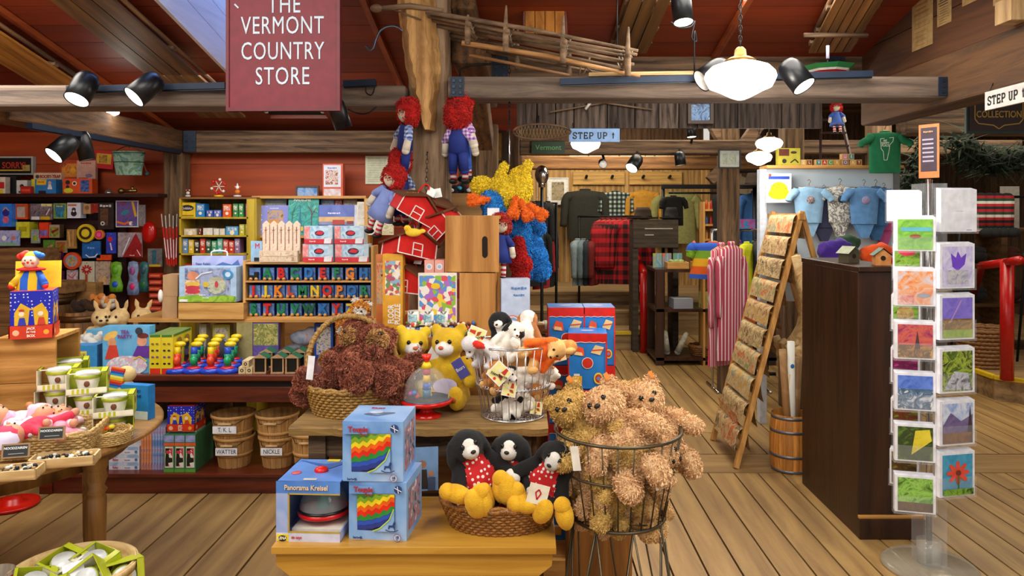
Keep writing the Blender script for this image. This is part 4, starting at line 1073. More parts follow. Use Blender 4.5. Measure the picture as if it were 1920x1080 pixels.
# brown shaggy bear in the handled basket
BK2=mot(['#8a6428','#b88e48','#6c4c1c','#caa25a'],60,.6)
bx,by=X(668,2.84),2.84
wicker('handled_basket','wide wicker basket with a hoop handle holding shaggy brown bears','basket',(bx,by,RZ),.155,.125,.10,1.2,BK2,rows=9,handle=None)
m=MB();
pts=curve([(-.165,-.02,.0),(-.185,0,.10),(-.165,.02,.20),(-.09,.04,.275),(.02,.06,.27),(.12,.07,.18),(.165,.05,.0)],36)
m.tube(pts,.010,BK2,8)
for i,p in enumerate(pts):
    m.ell(p,(.0125,.0125,.0125),BK2,n=6)
m.build('handle',bpy.data.objects['handled_basket'],(0,0,.07))
BRF=fur('#84402c','#c0785c')
g2='shaggy brown bears in the handled basket'
o=plush('brown_bear','shaggy reddish brown teddy bear lying across the handled basket','plush toy',.29,[BRF,fur('#a87c48','#d8a868')],[0,0,1,0,0,0,0],'bear',vox=.009,amp=.004,tuft=26000,tl=.020,tw=.0016,loc=(bx+.035,by-.075,RZ+.075),rot=(R(-35),R(18),R(14)),ps=3,
          legs=(((.15,-.05,.12),(.22,-.36,.06)),((-.15,-.05,.12),(-.1,-.34,.02))),arms=(((.21,-.02,.5),(.46,-.14,.40)),((-.21,-.02,.5),(-.30,-.22,.25))))
dup(o,(bx-.115,by-.02,RZ+.04),(R(-30),R(-42),R(-60)),'second shaggy brown bear slumped over the left edge of the handled basket',scale=.86)
dup(o,(bx+.11,by-.02,RZ+.055),(R(10),R(55),R(60)),'third shaggy brown bear sprawled at the right of the handled basket',scale=.8)
dup(o,(bx-.01,by+.02,RZ+.10),(R(-18),R(-10),R(-25)),'shaggy brown bear at the back of the handled basket under the lion',scale=.85)
m=MB();m.box(-.012,.012,-.001,.001,-.055,.03,col('#e8e8ec',.5));m.build('paper_tag',loc=at(583,683,2.67),rot=(0,R(6),0),label='narrow white paper tag hanging left of the basket handle',cat='tag')
ln=plush('plush_lion','orange and white curly plush perched behind the brown bears','plush toy',.16,[fur('#b8701c','#dc9838'),fur('#d8d4cc','#f0ece4')],[0,0,1,1,0,0,1],'bear',vox=.006,amp=.003,tuft=5000,tl=.012,loc=at(655,634,3.02),rot=(0,R(20),R(20)))

# yellow bears
YB=fur('#d8b012','#f0d030',scale=20);WM=fur('#d8d4d0','#f0ecea')
for i,(px,py,s,e,lb,D) in enumerate(((762,655,.30,(0,R(6),R(16)),'bright yellow plush bear with a white paper tag behind the popper toy',2.99),(848,668,.315,(0,R(-3),R(-14)),'golden yellow plush bear sitting between the popper toy and the wire basket',2.94))):
    mt=[YB if i==0 else fur('#c89c10','#e2bc24',scale=20),WM]
    o=plush('yellow_bear',lb,'plush toy',s,mt,[0,0,1,0,0,0,0],'bear',vox=.0075,amp=.0012,loc=(X(px,D),D,RZ),rot=e,nose=col('#c8603c',.6),ps=i,
              legs=(((.14,-.05,.13),(.20,-.34,.11)),((-.14,-.05,.13),(-.20,-.34,.11))))
    m=MB();m.ell((.20* s,-.50* s,.165* s),(.03* s,.006,.035* s),col('#a04c1c',.7));m.build('foot_patch',o)
    if i==0:hangtag(o,(.075,-.085,.17),.075,.075,'#eef0f4',rot=(0,R(25),0))
    else:m=MB();m.disc(0,0,.05,col('#c8c0e4',.7),0,rz=.03);m.build('belly_patch',o,(0,-.071,.085),(R(-18),0,0));hangtag(o,(.085,-.07,.12),.045,.075,'#4a4a9c',rot=(0,R(-30),0),txt=('Bears',.02,'#e8e8f0',.5))

# popper dome toy
t=thing('push_top','clear domed push top with a red base in front of the yellow bears','toy',(X(800,2.76),2.76,RZ))
m=MB();m.lathe([(.052,0),(.055,.005),(.03,.014),(.02,.03),(.045,.038),(.09,.05),(.097,.062),(.09,.066)],(0,0,0),col('#d41a14',.2),36,cap=False);m.build('base',t)
m=MB();m.lathe([(.0,.060),(.088,.060),(.09,.066),(.084,.070)],(0,0,0),col('#1c3454',.3),32);m.build('disc',t)
m=MB();m.lathe([(.088,.067),(.086,.09),(.075,.13),(.055,.16),(.03,.178),(.014,.182)],(0,0,0),glass('#eef4f4',.03,.16),32);m.build('clear_dome',t)
m=MB()
for c,z0,z1,r0,r1 in (('#1a6a8c',.066,.10,.014,.016),('#2858b8',.10,.125,.016,.014),('#e8c020',.125,.155,.014,.012),('#d02030',.155,.18,.014,.014),('#e8c820',.18,.20,.022,.012),('#e02818',.20,.228,.008,.02)):m.lathe([(0,z0),(r0,z0),(r1,z1),(0,z1)],(0,0,0),col(c,.25),20)
m.build('handle',t)
m=MB();
for i in range(5):a=i* 1.256;m.ell((-.045+.012* math.cos(a),-.02+.012* math.sin(a),.078+.004* i),(.011,.011,.009),col(['#d82850','#e8b828','#d84818','#b83898','#3870c8'][i],.4),n=8)
m.build('rattle_pieces',t)

# wire basket with plush puppies
def wire_basket(name,label,loc,rt,rb,h,legs=None,rings=(0,.45,1),nv=30,c='#c8c8cc',th=.0022,cc=None):
    M_=cc or col(c,.25,.9);t=thing(name,label,'basket',loc)
    for f in rings:
        rr=rb+(rt-rb)* f;m=MB();m.tube([(rr* math.cos(a),rr* math.sin(a),h* f) for a in [2* PI* i/48 for i in range(48)]],th* (1.8 if f in (0,1) else 1.3),M_,7,closed=True);m.build('ring',t)
    m=MB()
    for i in range(nv):
        a=2* PI* i/nv;m.tube([(rb* math.cos(a),rb* math.sin(a),0),(rt* math.cos(a),rt* math.sin(a),h)],th* .8,M_,5)
    for i in range(-4,5):
        y=rb* i/5;q=math.sqrt(rb* rb-y* y);m.tube([(-q,y,0),(q,y,0)],th* .8,M_,5);m.tube([(y,-q,0),(y,q,0)],th* .8,M_,5)
    tag(m.build('wires',t),kind=None);return t
WX,WY=X(962,2.76),2.78
wb=wire_basket('wire_basket','silver wire basket on the rustic table crammed with small plush puppies',(WX,WY,RZ+.004),.158,.115,.265,rings=(0,.43,1))
m=MB();
for i in range(60):a=2* PI* i/60;rr=.115+.043* .43;m.tube([((rr+.004)* math.cos(a),(rr+.004)* math.sin(a),.114-.008),((rr+.004)* math.cos(a+.06),(rr+.004)* math.sin(a+.06),.114+.01)],.0015,col('#c8c8cc',.25,.9),4)
m.build('coil_trim',wb)
pup=[]
schemes=[([WHF,BLKF],[0,0,0,1,0,0,0],'white puppy with black ears'),([fur('#a8662c','#cc8c48'),fur('#c89858','#e0b878')],[0,0,1,1,0,0,1],'tan puppy'),([WHF,fur('#8a5630','#a87040')],[0,0,0,1,1,0,0],'white puppy with brown ears and arms'),([BLKF,WHF],[1,0,1,0,0,1,1],'black and white puppy'),([GRYF,REDF if False else fur('#b01c14','#d83020')],[0,0,0,1,0,0,0],'grey puppy with red ears'),([fur('#cf4c10','#ea7420'),fur('#c89858','#e0b878')],[0,1,1,0,0,1,1],'orange and tan puppy')]
protos=[]
def pups(spec,place):
    for i,(k,x,y,z,s,e,lb) in enumerate(spec):
        while len(protos) <= k:protos.append(None)
        if protos[k] is None:
            mm,cm,nm=schemes[k];protos[k]=plush('plush_newborn',lb,'plush toy',.15,mm,cm,'dog',vox=.0048,amp=.0006,loc=(x,y,z),rot=e,legs=Ls);protos[k].scale=(s/.15,)* 3
        else:dup(protos[k],(x,y,z),e,lb,scale=s/.15)
random.seed(12)
pups([(4,WX-.075,WY-.045,RZ+.25,.16,(R(70),0,R(-40)),'grey and red puppy sticking out of the upper left of the wire basket'),
      (0,WX-.055,WY-.03,RZ+.235,.15,(R(20),R(30),R(20)),'white puppy with black ears on top of the wire basket, left of centre'),
      (3,WX+.0,WY-.02,RZ+.25,.16,(R(10),R(-25),R(-10)),'black and white puppy face on the top middle of the wire basket'),
      (5,WX+.055,WY-.05,RZ+.24,.17,(R(60),R(60),R(30)),'orange and tan puppy tumbling on the top right of the wire basket'),
      (1,WX+.10,WY+.01,RZ+.25,.15,(R(90),R(-20),R(100)),'tan puppy rump sticking up at the right rim of the wire basket'),
      (2,WX+.03,WY+.06,RZ+.26,.15,(R(40),0,R(160)),'white and brown puppy at the back on top of the wire basket'),
      (1,WX-.05,WY-.05,RZ+.125,.13,(R(30),R(20),R(-40)),'tan puppy pressed to the left side inside the wire basket'),
      (0,WX+.035,WY-.045,RZ+.13,.14,(R(30),R(-60),R(20)),'white puppy behind the yellow tag inside the wire basket'),
      (2,WX+.085,WY+.02,RZ+.13,.13,(R(10),R(90),R(60)),'white and brown puppy at the right side inside the wire basket'),
      (3,WX-.05,WY-.035,RZ+.012,.13,(R(0),R(40),R(-10)),'black and white puppy low on the left inside the wire basket'),
      (0,WX+.035,WY-.04,RZ+.012,.13,(R(-10),R(-20),R(20)),'white puppy with black ears at the bottom right of the wire basket'),
      (4,WX+.0,WY+.05,RZ+.06,.14,(0,R(50),R(100)),'grey puppy deep in the middle of the wire basket'),
      (1,WX+.07,WY+.055,RZ+.03,.13,(0,R(-50),R(100)),'tan puppy deep at the back of the wire basket')],None)
TAGO=[('r',.06,.94,.06,.94,col('#f0e898',.5)),('p',[(.55,.6),(.8,.6),(.75,.95),(.6,.95)],col('#c83020',.5)),('d',.5,.14,.08,col('#d82c1c',.5)),('d',.42,.62,.1,col('#e8e4dc',.5)),('p',[(.5,.5),(.75,.5),(.85,.28),(.6,.34)],col('#a83820',.5))]
for px,py,D,a,s,lb,T_ in ((936,700,2.61,45,.066,'diamond shaped yellow card tag reading Newborns on the wire basket','Newborns'),(893,630,2.66,-70,.062,'yellow card tag lying tilted on the left rim of the wire basket','Newborns'),(955,730,2.64,12,.05,'yellow card tag hanging in the middle of the wire basket',None),(1047,665,2.75,-15,.05,'stack of folded card tags hanging off the right side of the wire basket',None),(1005,765,2.70,8,.045,'tan card tag at the lower right of the wire basket',None)):
    m=MB();q=s
    m.T=Matrix.Rotation(R(a),4,'Y') @ Matrix.Rotation(R(-8),4,'X');m.box(-q/2,q/2,0,.002,-q/2,q/2,col('#f4f2e8',.5));m.T=m.T @ Matrix.Translation((0,0,-q/2));ops_draw(m,TAGO,q,q,0)
    o=m.build('card_tag',loc=at(px,py,D),label=lb,cat='tag')
    if T_:text(T_,.014,col('#28241c',.5),o,(0,-.008,-.005),(PI/2,R(20 if a==45 else -8),0),bold=.0003)

# big wire stand with teddies
GW=col('#5c5444',.4,.8);BX3,BY3=X(1160,2.34),2.36
wb2=wire_basket('wire_stand','tall rusty wire basket stand full of curly beige teddy bears',(BX3,BY3,.60),.198,.145,.27,rings=(0,.55,1),nv=26,cc=GW,th=.003)
m=MB()
for i in range(8):
    a=2* PI* i/8+.2;b=a+.5;p=(.145* math.cos(a),.145* math.sin(a),0);m.tube([p,(.215* math.cos(b),.215* math.sin(b),-.582)],.003,GW,6);b=a-.5;m.tube([p,(.215* math.cos(b),.215* math.sin(b),-.582)],.003,GW,6)
for f in (.5,1.0):m.tube([((.145+.07* f)* math.cos(a),(.145+.07* f)* math.sin(a),-.58* f) for a in [2* PI* i/40 for i in range(40)]],.003,GW,6,closed=True)
m.build('wire_legs',wb2)
TB=fur('#c89c5c','#e8c48c');TB2=fur('#b8944c','#dcb86c');TB3=fur('#d0a070','#f0cc9c')
lab=0;bp=[]
for k,mt in enumerate((TB3,TB2,TB)):
    o=plush('teddy_bear','x','plush toy',.27,[mt,TB],[0]* 7,'bear',vox=.0075,amp=.003,tuft=12000,tl=.009,tw=.0016,ps=20+k,legs=(((.12,-.02,.12),(.16,-.14,-.06)),((-.12,-.02,.12),(-.16,-.14,-.06))));del LABELS['x'];bp.append(o)
spec=[(0,1130,762,2.31,.31,(R(-22),R(-34),R(-8)),'pinkish teddy bear lying back at the front left of the stand, facing up'),
        (0,1210,750,2.41,.29,(R(-20),R(-18),R(12)),'pinkish teddy bear with a raised head at the right of the stand'),
        (1,1066,764,2.35,.29,(R(-16),R(-38),R(-6)),'golden curly teddy bear at the left end of the stand'),
        (2,1166,745,2.48,.28,(R(0),R(0),R(170)),'golden teddy bear seen from behind at the back of the stand'),
        (1,1170,862,2.31,.24,(R(70),R(0),R(10)),'golden teddy bear lying flat across the middle of the stand'),
        (0,1100,885,2.31,.23,(R(0),R(-20),R(-30)),'pinkish teddy bear pressed against the left wires of the stand'),
        (1,1165,920,2.27,.23,(R(10),R(25),R(30)),'golden teddy bear low in the middle of the stand behind the wires'),
        (0,1228,868,2.34,.25,(R(20),R(-50),R(70)),'pinkish teddy bear at the right side inside the stand'),
        (0,1130,955,2.33,.19,(R(30),R(70),R(0)),'pinkish teddy bear on the floor of the stand'),
        (2,1212,930,2.36,.23,(R(-10),R(20),R(60)),'beige teddy bear low at the right inside the stand'),
        (1,1100,935,2.38,.19,(R(-10),R(-20),R(100)),'golden teddy bear deep at the lower left of the stand'),
        (2,1165,900,2.44,.23,(R(-10),R(20),R(190)),'beige teddy bear deep at the back of the stand')]
first=set()
for j,(k,px,py,D,s,e,lb) in enumerate(spec):
    c=at(px,py,D);E=Euler(e);off=E.to_matrix() @ Vector((0,-.02,(.77 if j<4 else .42)* s))
    if k not in first:
        first.add(k);o=bp[k];o.location=c-off;o.rotation_euler=E;o.scale=(s/.27,)* 3;tag(o,lb,'plush toy')
        m=MB();m.box(-.006,.006,-.001,.001,0,.022,col('#e08018',.5));m.build('ear_tag',o,(.05,-.01,.26))
    else:dup(bp[k],c-off,E,lb,scale=s/.27)
m=MB();m.box(-.018,.018,-.001,.001,-.035,.015,col('#f0ece0',.5));m.rect(-.012,.014,-.028,-.006,col('#e0c838',.5),-.002);m.build('paper_tag',loc=at(1237,895,2.17),rot=(0,R(-10),R(20)),label='white and yellow paper tag on the right of the teddy stand',cat='tag')
m=MB();m.box(-.012,.012,-.001,.001,-.05,.02,col('#e0dcd0',.5));m.build('paper_tag',loc=at(1078,850,2.165),rot=(0,R(-8),R(-20)),label='long white paper tag on the left wires of the teddy stand',cat='tag')
carton('pine_block','plain pine wooden box standing on the floor behind the legs of the teddy stand','box',.23,.46,.2,wood('#7a4c1c','#a8702e','z',.8,.5,.2,.05),(X(1122,2.75),2.78,0),bev=.003)

# =================================================================== GOODS ROUND THE POST
PT=1.02
t=thing('display_stand','brown wooden display base behind the yellow bears','display base',(X(855,3.25),3.25,0));hw=S(300,3.06)/2
m=MB();m.box(-hw,hw,-.19,.19,PT-.03,PT,PINE);m.build('top',t,bevel=.002)
m=MB();m.box(-hw+.02,hw-.02,-.17,.19,0,PT-.031,wood('#7a4c20','#a8763a','x',1,.6,.3,.1));m.build('body',t)
CR=wood('#9c6420','#c8904a','z',.8,.5,.15,.05)
crate('wooden_crate','pine crate under the tall crate with the hand slot, on the display base',(X(902,3.2),3.22,PT),.15,.26,Z(512,3.08)-PT,R(-4),CR,1)
crate('slotted_crate','tall pine crate with a hand slot, standing open to the right above the others',Vector((X(893,3.2),3.20,Z(512,3.08)+.002)),.225,.22,Z(405,3.08)-Z(512,3.08),R(-6),CR,1,slot=(.055,.105,.012,.045),openside='+x')

def doll(s,loc,rot,label,dress,shirt,hair,skirt=True,group='rag dolls',lying=0,trim='#d81828'):
    t=thing('rag_doll',label,'doll',loc,rot,group);DR=dress;H=fur(hair,hair)
    m=MB()
    if skirt:m.lathe([(.09* s,.64* s),(.10* s,.56* s),(.15* s,.40* s),(.20* s,.25* s),(.19* s,.25* s),(.0,.30* s)],(0,0,0),DR,20,sy=.7)
    else:m.lathe([(.08* s,.64* s),(.11* s,.52* s),(.115* s,.36* s),(.0,.33* s)],(0,0,0),DR,16,sy=.75);[m.caps((q* .055* s,0,.38* s),(q* .075* s,-.01,.15* s),.06* s,DR,.05* s) for q in (1,-1)]
    m.build('dress' if skirt else 'overalls',t)
    m=MB();m.ell((0,0,.78* s),(.12* s,.10* s,.12* s),col('#d8cdb8',.9),n=16);m.build('head',t)
    for q in (1,-1):
        m=MB();m.caps((q* .09* s,0,.60* s),(q* .17* s,-.03* s,.50* s),.052* s,shirt,.05* s);m.build('sleeve',t)
        m=MB();m.caps((q* .17* s,-.03* s,.49* s),(q* .19* s,-.06* s,.36* s),.04* s,col('#d4ccbc',.9),.045* s);m.build('hand',t)
        m=MB();m.caps((q* .07* s,-.01,.26* s),(q* .075* s,-.015,.07* s),.038* s,stripe(['#c02838','#e4e0dc'],2,.02),.038* s);m.build('leg',t)
        m=MB();m.ell((q* .075* s,-.035* s,.035* s),(.045* s,.075* s,.035* s),col('#0c0c10',.6));m.build('shoe',t)
        m=MB();m.ell((q* .04* s,-.095* s,.80* s),(.011* s,)* 3,EYEB,n=6);m.build('eye',t)
    me=blob('hair',[('e',(0,.02* s,.83* s),(.14* s,.12* s,.11* s),None),('e',(.09* s,.02* s,.76* s),(.06* s,.08* s,.11* s),None),('e',(-.09* s,.02* s,.76* s),(.06* s,.08* s,.11* s),None),('e',(0,.06* s,.76* s),(.12* s,.07* s,.14* s),None)],.02* s,[H],.006* s,1500,.04* s,.004* s)
    o=bpy.data.objects.new('hair',me);COL.objects.link(o);o.parent=t;return t
BLUO,BLUL,DEN=col('#142a7c',.8),col('#2c5cc0',.8),col('#7c90d0',.85)
PLB=plaid('#3c5090','#8098cc','#c8d0e8',60);PLR=plaid('#7c4a9c','#b890c8','#d8d0e8',60)
doll(.40,(X(756,3.42),3.42,Z(340,3.42)),(R(0),R(8),R(-60)),'red haired rag doll in dark blue overalls hanging on the left of the post',BLUO,PLB,'#b81008',False)
doll(.36,(X(702,3.36),3.36,Z(442,3.36)),(R(0),R(24),R(-35)),'rag doll in a pale blue dress tilted left below the others on the post',DEN,DEN,'#b81008')
doll(.38,(X(748,3.40),3.40,Z(425,3.40)),(R(0),R(4),R(60)),'rag doll in dark blue squeezed between the pale one and the toy barns',BLUO,PLB,'#b81008',False)
doll(.46,(X(868,3.46),3.46,Z(342,3.46)),(R(0),R(0),R(110)),'large red haired rag doll in bright blue hanging on the right of the post',BLUL,PLR,'#c01008',False)
doll(.40,(X(858,3.38),3.40,Z(345,3.38)),(R(0),R(0),R(160)),'rag doll in dark blue half hidden behind the large one right of the post',BLUO,PLR,'#b01008',False)
doll(.30,(X(932,3.16),3.16,Z(525,3.16)),(R(0),R(4),R(15)),'rag doll in a deep blue dress leaning out of the slotted crate',BLUO,BLUO,'#a8281c')
# cloth barns
def barn(loc,rot,label,s=.17):
    t=thing('cloth_barn',label,'toy barn',loc,rot,'red cloth toy barns');RC=col('#c4120c',.85);WL=col('#e8e0dc',.8);w,d,h=s/2,s* .42,s* .62
    m=MB();m.prism([(-w,0),(w,0),(w,h* .62),(0,h),(-w,h* .62)],-d,d,RC);m.build('barn_body',t,bevel=.004)
    m=MB()
    for y in (-d-.001,d+.001):
        for a,b in (((-w,0),(w,0)),((-w,0),(-w,h* .62)),((w,0),(w,h* .62))):m.bar((a[0],y,a[1]),(b[0],y,b[1]),.004,.004,WL)
        m.bar((-.022,y,0),(-.022,y,h* .5),.004,.004,WL);m.bar((.022,y,0),(.022,y,h* .5),.004,.004,WL);m.bar((-.022,y,h* .5),(.022,y,h* .5),.004,.004,WL);m.bar((-.022,y,h* .25),(.022,y,h* .25),.004,.004,WL)
    m.build('white_trim',t)
    m=MB();RB=col('#5c3210',.85)
    for q in (1,-1):m.add([(0,-d-.012,h+.004),(0,d+.012,h+.004),(q* (w+.015),d+.012,h* .55),(q* (w+.015),-d-.012,h* .55),(0,-d-.012,h+.012),(0,d+.012,h+.012),(q* (w+.018),d+.012,h* .55+.008),(q* (w+.018),-d-.012,h* .55+.008)],[(0,1,2,3),(7,6,5,4),(0,3,7,4),(1,5,6,2),(3,2,6,7)],RB)
    m.build('roof',t)
    m=MB();m.tube(curve([(-.02,0,h),(-.012,0,h+.045),(.012,0,h+.045),(.02,0,h)],12),.004,RC,6);m.build('handle',t)
    m=MB();m.box(-.018,.018,-d* .5,-d* .5+.002,h* .9,h* .9+.04,col('#e0e8e8',.5));m.build('paper_tag',t,(.03,-.03,.02),(R(-30),0,0))
    text('FARM',.022,col('#c8a020',.7),t,(-w* .5,-d* .3,h* .86),(R(40),R(-28),0),bold=.0004);return t
barn(at(768,405,3.24),(R(10),R(28),R(28)),'uppermost red cloth toy barn on the post chain, tilted to the right')
barn(at(836,440,3.27),(R(12),R(-42),R(-25)),'red cloth toy barn tipped over at the right of the bunch')
barn(at(765,486,3.20),(R(-12),R(14),R(35)),'lower red cloth toy barn with a yellow felt chick on it',.18)
barn(at(770,545,3.23),(0,R(4),R(-20)),'lowest red cloth toy barn half hidden behind the puzzle box',.17)
barn(at(812,415,3.34),(R(20),R(-10),R(20)),'red cloth toy barn behind the two upper ones',.16)
me=blob('felt_chick',[('e',(0,0,0),(.035,.014,.018),None),('e',(-.025,0,.018),(.015,.012,.014),None),('e',(.038,0,.006),(.014,.006,.01),None)],.003,[fur('#d8b020','#ecc83c')])
o=bpy.data.objects.new('felt_chick',me);COL.objects.link(o);o.location=at(775,436,3.12);tag(o,'yellow felt chick poking out of the lower toy barn','plush toy')
# hanging bundle of shaggy plush
YF,OF,BF,RF=fur('#e0c010','#f4dc38'),fur('#dc5c08','#f07818'),fur('#0c6cc0','#2c94e0'),fur('#a80c0c','#d42018')
def shag(parts,mt,px,py,D,label,rot=(0,0,0),tuft=9000,seed=1,tl=.012,cat='plush toy'):
    me=blob('shaggy_plush',parts,.0075,[mt],.004,tuft,tl,.0018,seed)
    o=bpy.data.objects.new('shaggy_plush',me);COL.objects.link(o);o.location=at(px,py,D);o.rotation_euler=rot;tag(o,label,cat);return o
Y='e'
shag([('e',(0,0,0),(.085,.06,.075),None),('e',(-.10,0,.03),(.05,.045,.04),None),('e',(.07,0,.03),(.055,.05,.085),None),('c',(-.02,0,.06),(-.0,0,.12),.022,.016),('c',(.08,0,.08),(.11,0,.13),.025,.014),('c',(-.03,-.01,-.05),(-.06,-.02,-.09),.035,.03),('c',(.06,-.01,-.03),(.09,0,-.07),.035,.03)],YF,945,362,3.36,'shaggy yellow plush at the top of the hanging bunch right of the post')
shag([('c',(0,0,.03),(0,-.01,-.07),.045,.03),('e',(-.0,0,.05),(.055,.045,.05),None),('c',(.03,0,0),(.06,-.01,-.06),.03,.028)],BF,924,398,3.33,'blue shaggy plush peeping out below the yellow one, holding a white tag',tuft=4000)
for i,(px,py,a,lb) in enumerate(((903,375,90,'orange plush feet sticking out left of the hanging bunch'),(965,385,10,'orange plush foot hanging straight below the yellow plush'),(983,390,-25,'middle orange plush foot below the yellow plush'),(1003,393,-50,'rightmost orange plush foot of the hanging bunch'))):
    shag([('c',(0,0,.03),(0,0,-.03),.014,.02),('e',(-.012,-.01,-.04),(.017,.022,.024),None),('e',(.012,-.01,-.04),(.017,.022,.024),None)],OF,px,py,3.29,lb,(0,R(a),0),1200,i,.006)
shag([('c',(0,0,.14),(-.01,0,.02),.05,.075),('e',(.01,0,-.05),(.065,.05,.08),None),('c',(.04,0,.1),(.10,.01,.04),.03,.028),('c',(.02,0,-.1),(.05,0,-.16),.035,.03)],BF,970,445,3.40,'big blue shaggy plush hanging head down in the middle of the bunch',tuft=12000,seed=4)
shag([('c',(0,0,.08),(.02,0,-.02),.03,.045),('e',(.03,0,-.07),(.05,.045,.045),None)],BF,1000,478,3.42,'second blue shaggy plush at the lower right of the bunch',tuft=6000,seed=6)
shag([('c',(0,0,.09),(.0,0,.02),.022,.035),('e',(.012,0,-.01),(.045,.04,.04),None),('c',(-.02,0,0),(-.035,0,.05),.018,.016),('e',(.01,0,-.07),(.035,.035,.045),None)],RF,972,492,3.32,'red shaggy plush hanging beside the rag doll crate',tuft=7000,seed=7)
m=MB();m.box(-.026,.026,-.001,.001,-.04,0,col('#dce4ee',.5));m.build('paper_tag',loc=at(925,390,3.25),label='white paper tag under the yellow shaggy plush',cat='tag')
m=MB();m.tube([(0,0,0),(0,.01,.14),(0,.05,.32)],.003,CHROME,6);m.build('cable',loc=at(955,335,3.42),label='metal cord holding the bunch of shaggy plush',cat='cord')
# crate with dark soft things behind
crate('wooden_crate','pine crate of black plush behind the post, right of the toy barns',(X(868,3.84),3.86,0),.28,.24,Z(362,3.75),0,wood('#8a6434','#b88e58','x',.8,.6,.2,.1),8)
for i,(px,py,c) in enumerate(((848,352,'#0c0c10'),(862,356,'#14101c'),(874,346,'#2c0c14'),(884,350,'#8c1418'),(893,345,'#101014'),(905,352,'#a81c1c'),(880,358,'#0c0c10'))):
    me=None;m=MB();m.ell((0,0,0),(.032,.03,.028),fur(c,c));m.ell((.012,-.02,.02),(.014,.014,.014),fur(c,c));m.ell((0,-.028,.004),(.012,.008,.01),col(['#c8c8c8','#3ca0c0','#d8b020'][i%3],.6));m.build('small_plush',loc=(X(px,3.78),3.78+.02* (i%3),Z(362,3.75)+.01+.012* (i%2)),label=['black','dark purple','dark red','red','black and white','scarlet','small black'][i]+' plush toy in the crate behind the post, '+['at the left end','second from the left','with a pale face','with a yellow nose','at the right','at the right end','at the front'][i],cat='plush toy')

# small goods on the display base
for i in range(4):carton('pink_box','pale pink game box standing in a row before the pine crates','box',.040,.20,.09,mot(['#e0988c','#e8b0a4'],8,.5),(X(806+i* 19,3.14),3.165,PT+.135),0,[('d',.5,.86,.32,col('#dce4ec',.5)),('d',.5,.86,.2,col('#9cb8cc',.5)),('r',.15,.5,.2,.6,col('#c8504c',.5))],group='row of pink game boxes')
carton('carton','pale pink carton under the row of pink game boxes','box',.17,.134,.14,col('#dca89c',.5),(X(840,3.17),3.19,PT),0)
pbox('craft_box','colourful picture box on the base in front of the pink boxes','box',784,856,512,3.075,PT+.07,.025,'#e4ddd0',[('r',.03,.97,.05,.95,mot(['#e8e4dc','#8cb83c','#d84c5c','#e8c83c','#5c90d0','#e8e4dc','#a86cc0'],50,.4,'voronoi')),('d',.45,.75,.12,col('#e4c020',.5),.08)],R(3))
random.seed(3);cols_=[col(c,.5) for c in ('#e4e0d8','#7c3c24','#e8c040','#3c6cb8','#5c9c3c','#d85048','#f0e8e0','#8a5a3c')]
m=MB()
for i in range(230):
    x,y,z=random.uniform(-.15,.15),random.uniform(-.02,.03),random.uniform(0,.05);m.ell((x,y,z+.01),(random.uniform(.005,.010),.007,random.uniform(.005,.010)),random.choice(cols_),n=6)
m.build('tiny_figures',loc=(X(825,3.04),3.085,PT+.02),label='heap of tiny painted wooden animals in front of the colourful picture box',cat='toy figures',kind='stuff')
m=MB();m.box(-.16,.16,-.03,.035,0,.02,PINE);m.build('display_tray',loc=(X(825,3.04),3.09,PT),label='low pine tray under the heap of tiny wooden animals',cat='tray')
COW=mot(['#eceae4','#eceae4','#101010','#eceae4'],22,.3,dist=.6)
for i,(px,zz) in enumerate(((762,0),(790,0),(818,0),(770,1),(798,1),(824,1))):
    t=thing('mug',('lower ' if not zz else 'upper ')+'row '+['left','middle','right'][i%3]+' cow patterned mug stacked behind the yellow bears','mug',(X(px,2.98)+0,3.095,PT+zz* .0645-.0),R(20* i),'cow patterned mugs')
    m=MB();m.lathe([(0,.002),(.026,0),(.030,.012),(.030,.062),(.0275,.062),(.027,.02),(0,.012)],(0,0,0),COW,20);m.build('cup',t)
    m=MB();m.tube(curve([(.029,0,.05),(.045,0,.046),(.045,0,.02),(.029,0,.014)],12),.004,col('#eceae4',.3),6);m.build('handle',t)
    m=MB();m.add([(.0306* math.cos(a),.0306* math.sin(a),z) for z in (.018,.05) for a in [(-2.4-R(20* i))+.18* j for j in range(8)]],[(j,j+1,j+9,j+8) for j in range(7)],mot(['#2c8ca8','#c8e4ec'],60,.4));m.build('wrap_label',t)
def vtext_box(px0,px1,pyt,D,zb,d,c,label,T,rot=0):
    o=pbox('puzzle_box',label,'box',px0,px1,pyt,D,zb,d,c,[('r',.12,.88,.52,.92,mot(['#8cb0c8','#d8604c','#e8d8b0','#6c8c5c','#e8e4dc','#b0506c'],70,.4,'voronoi')),('r',.1,.9,.03,.12,col('#e8d068',.5))],rot)
    w,h=S(px1-px0,D),Z(pyt,D)-zb
    text(T[0],.034,col('#f0ece4',.4),o,(-.006,-d/2-.002,h* .30),(PI/2,-PI/2,0),bold=.001,sx=.72);text(T[1],.034,col('#f0ece4',.4),o,(.022,-d/2-.002,h* .30),(PI/2,-PI/2,0),bold=.001,sx=.72)
vtext_box(718,756,476,3.12,PT,.05,'#dca02c','tall yellow floor puzzle box standing left of the toy barns',('FLOOR','PUZZLE'),R(-4))
pbox('puzzle_box','orange puzzle box partly behind the tall yellow one','box',705,722,477,3.20,PT,.05,'#cf7a40',[('r',.1,.9,.4,.9,mot(['#c85a50','#e0b070','#7c9cb0'],40,.5))])
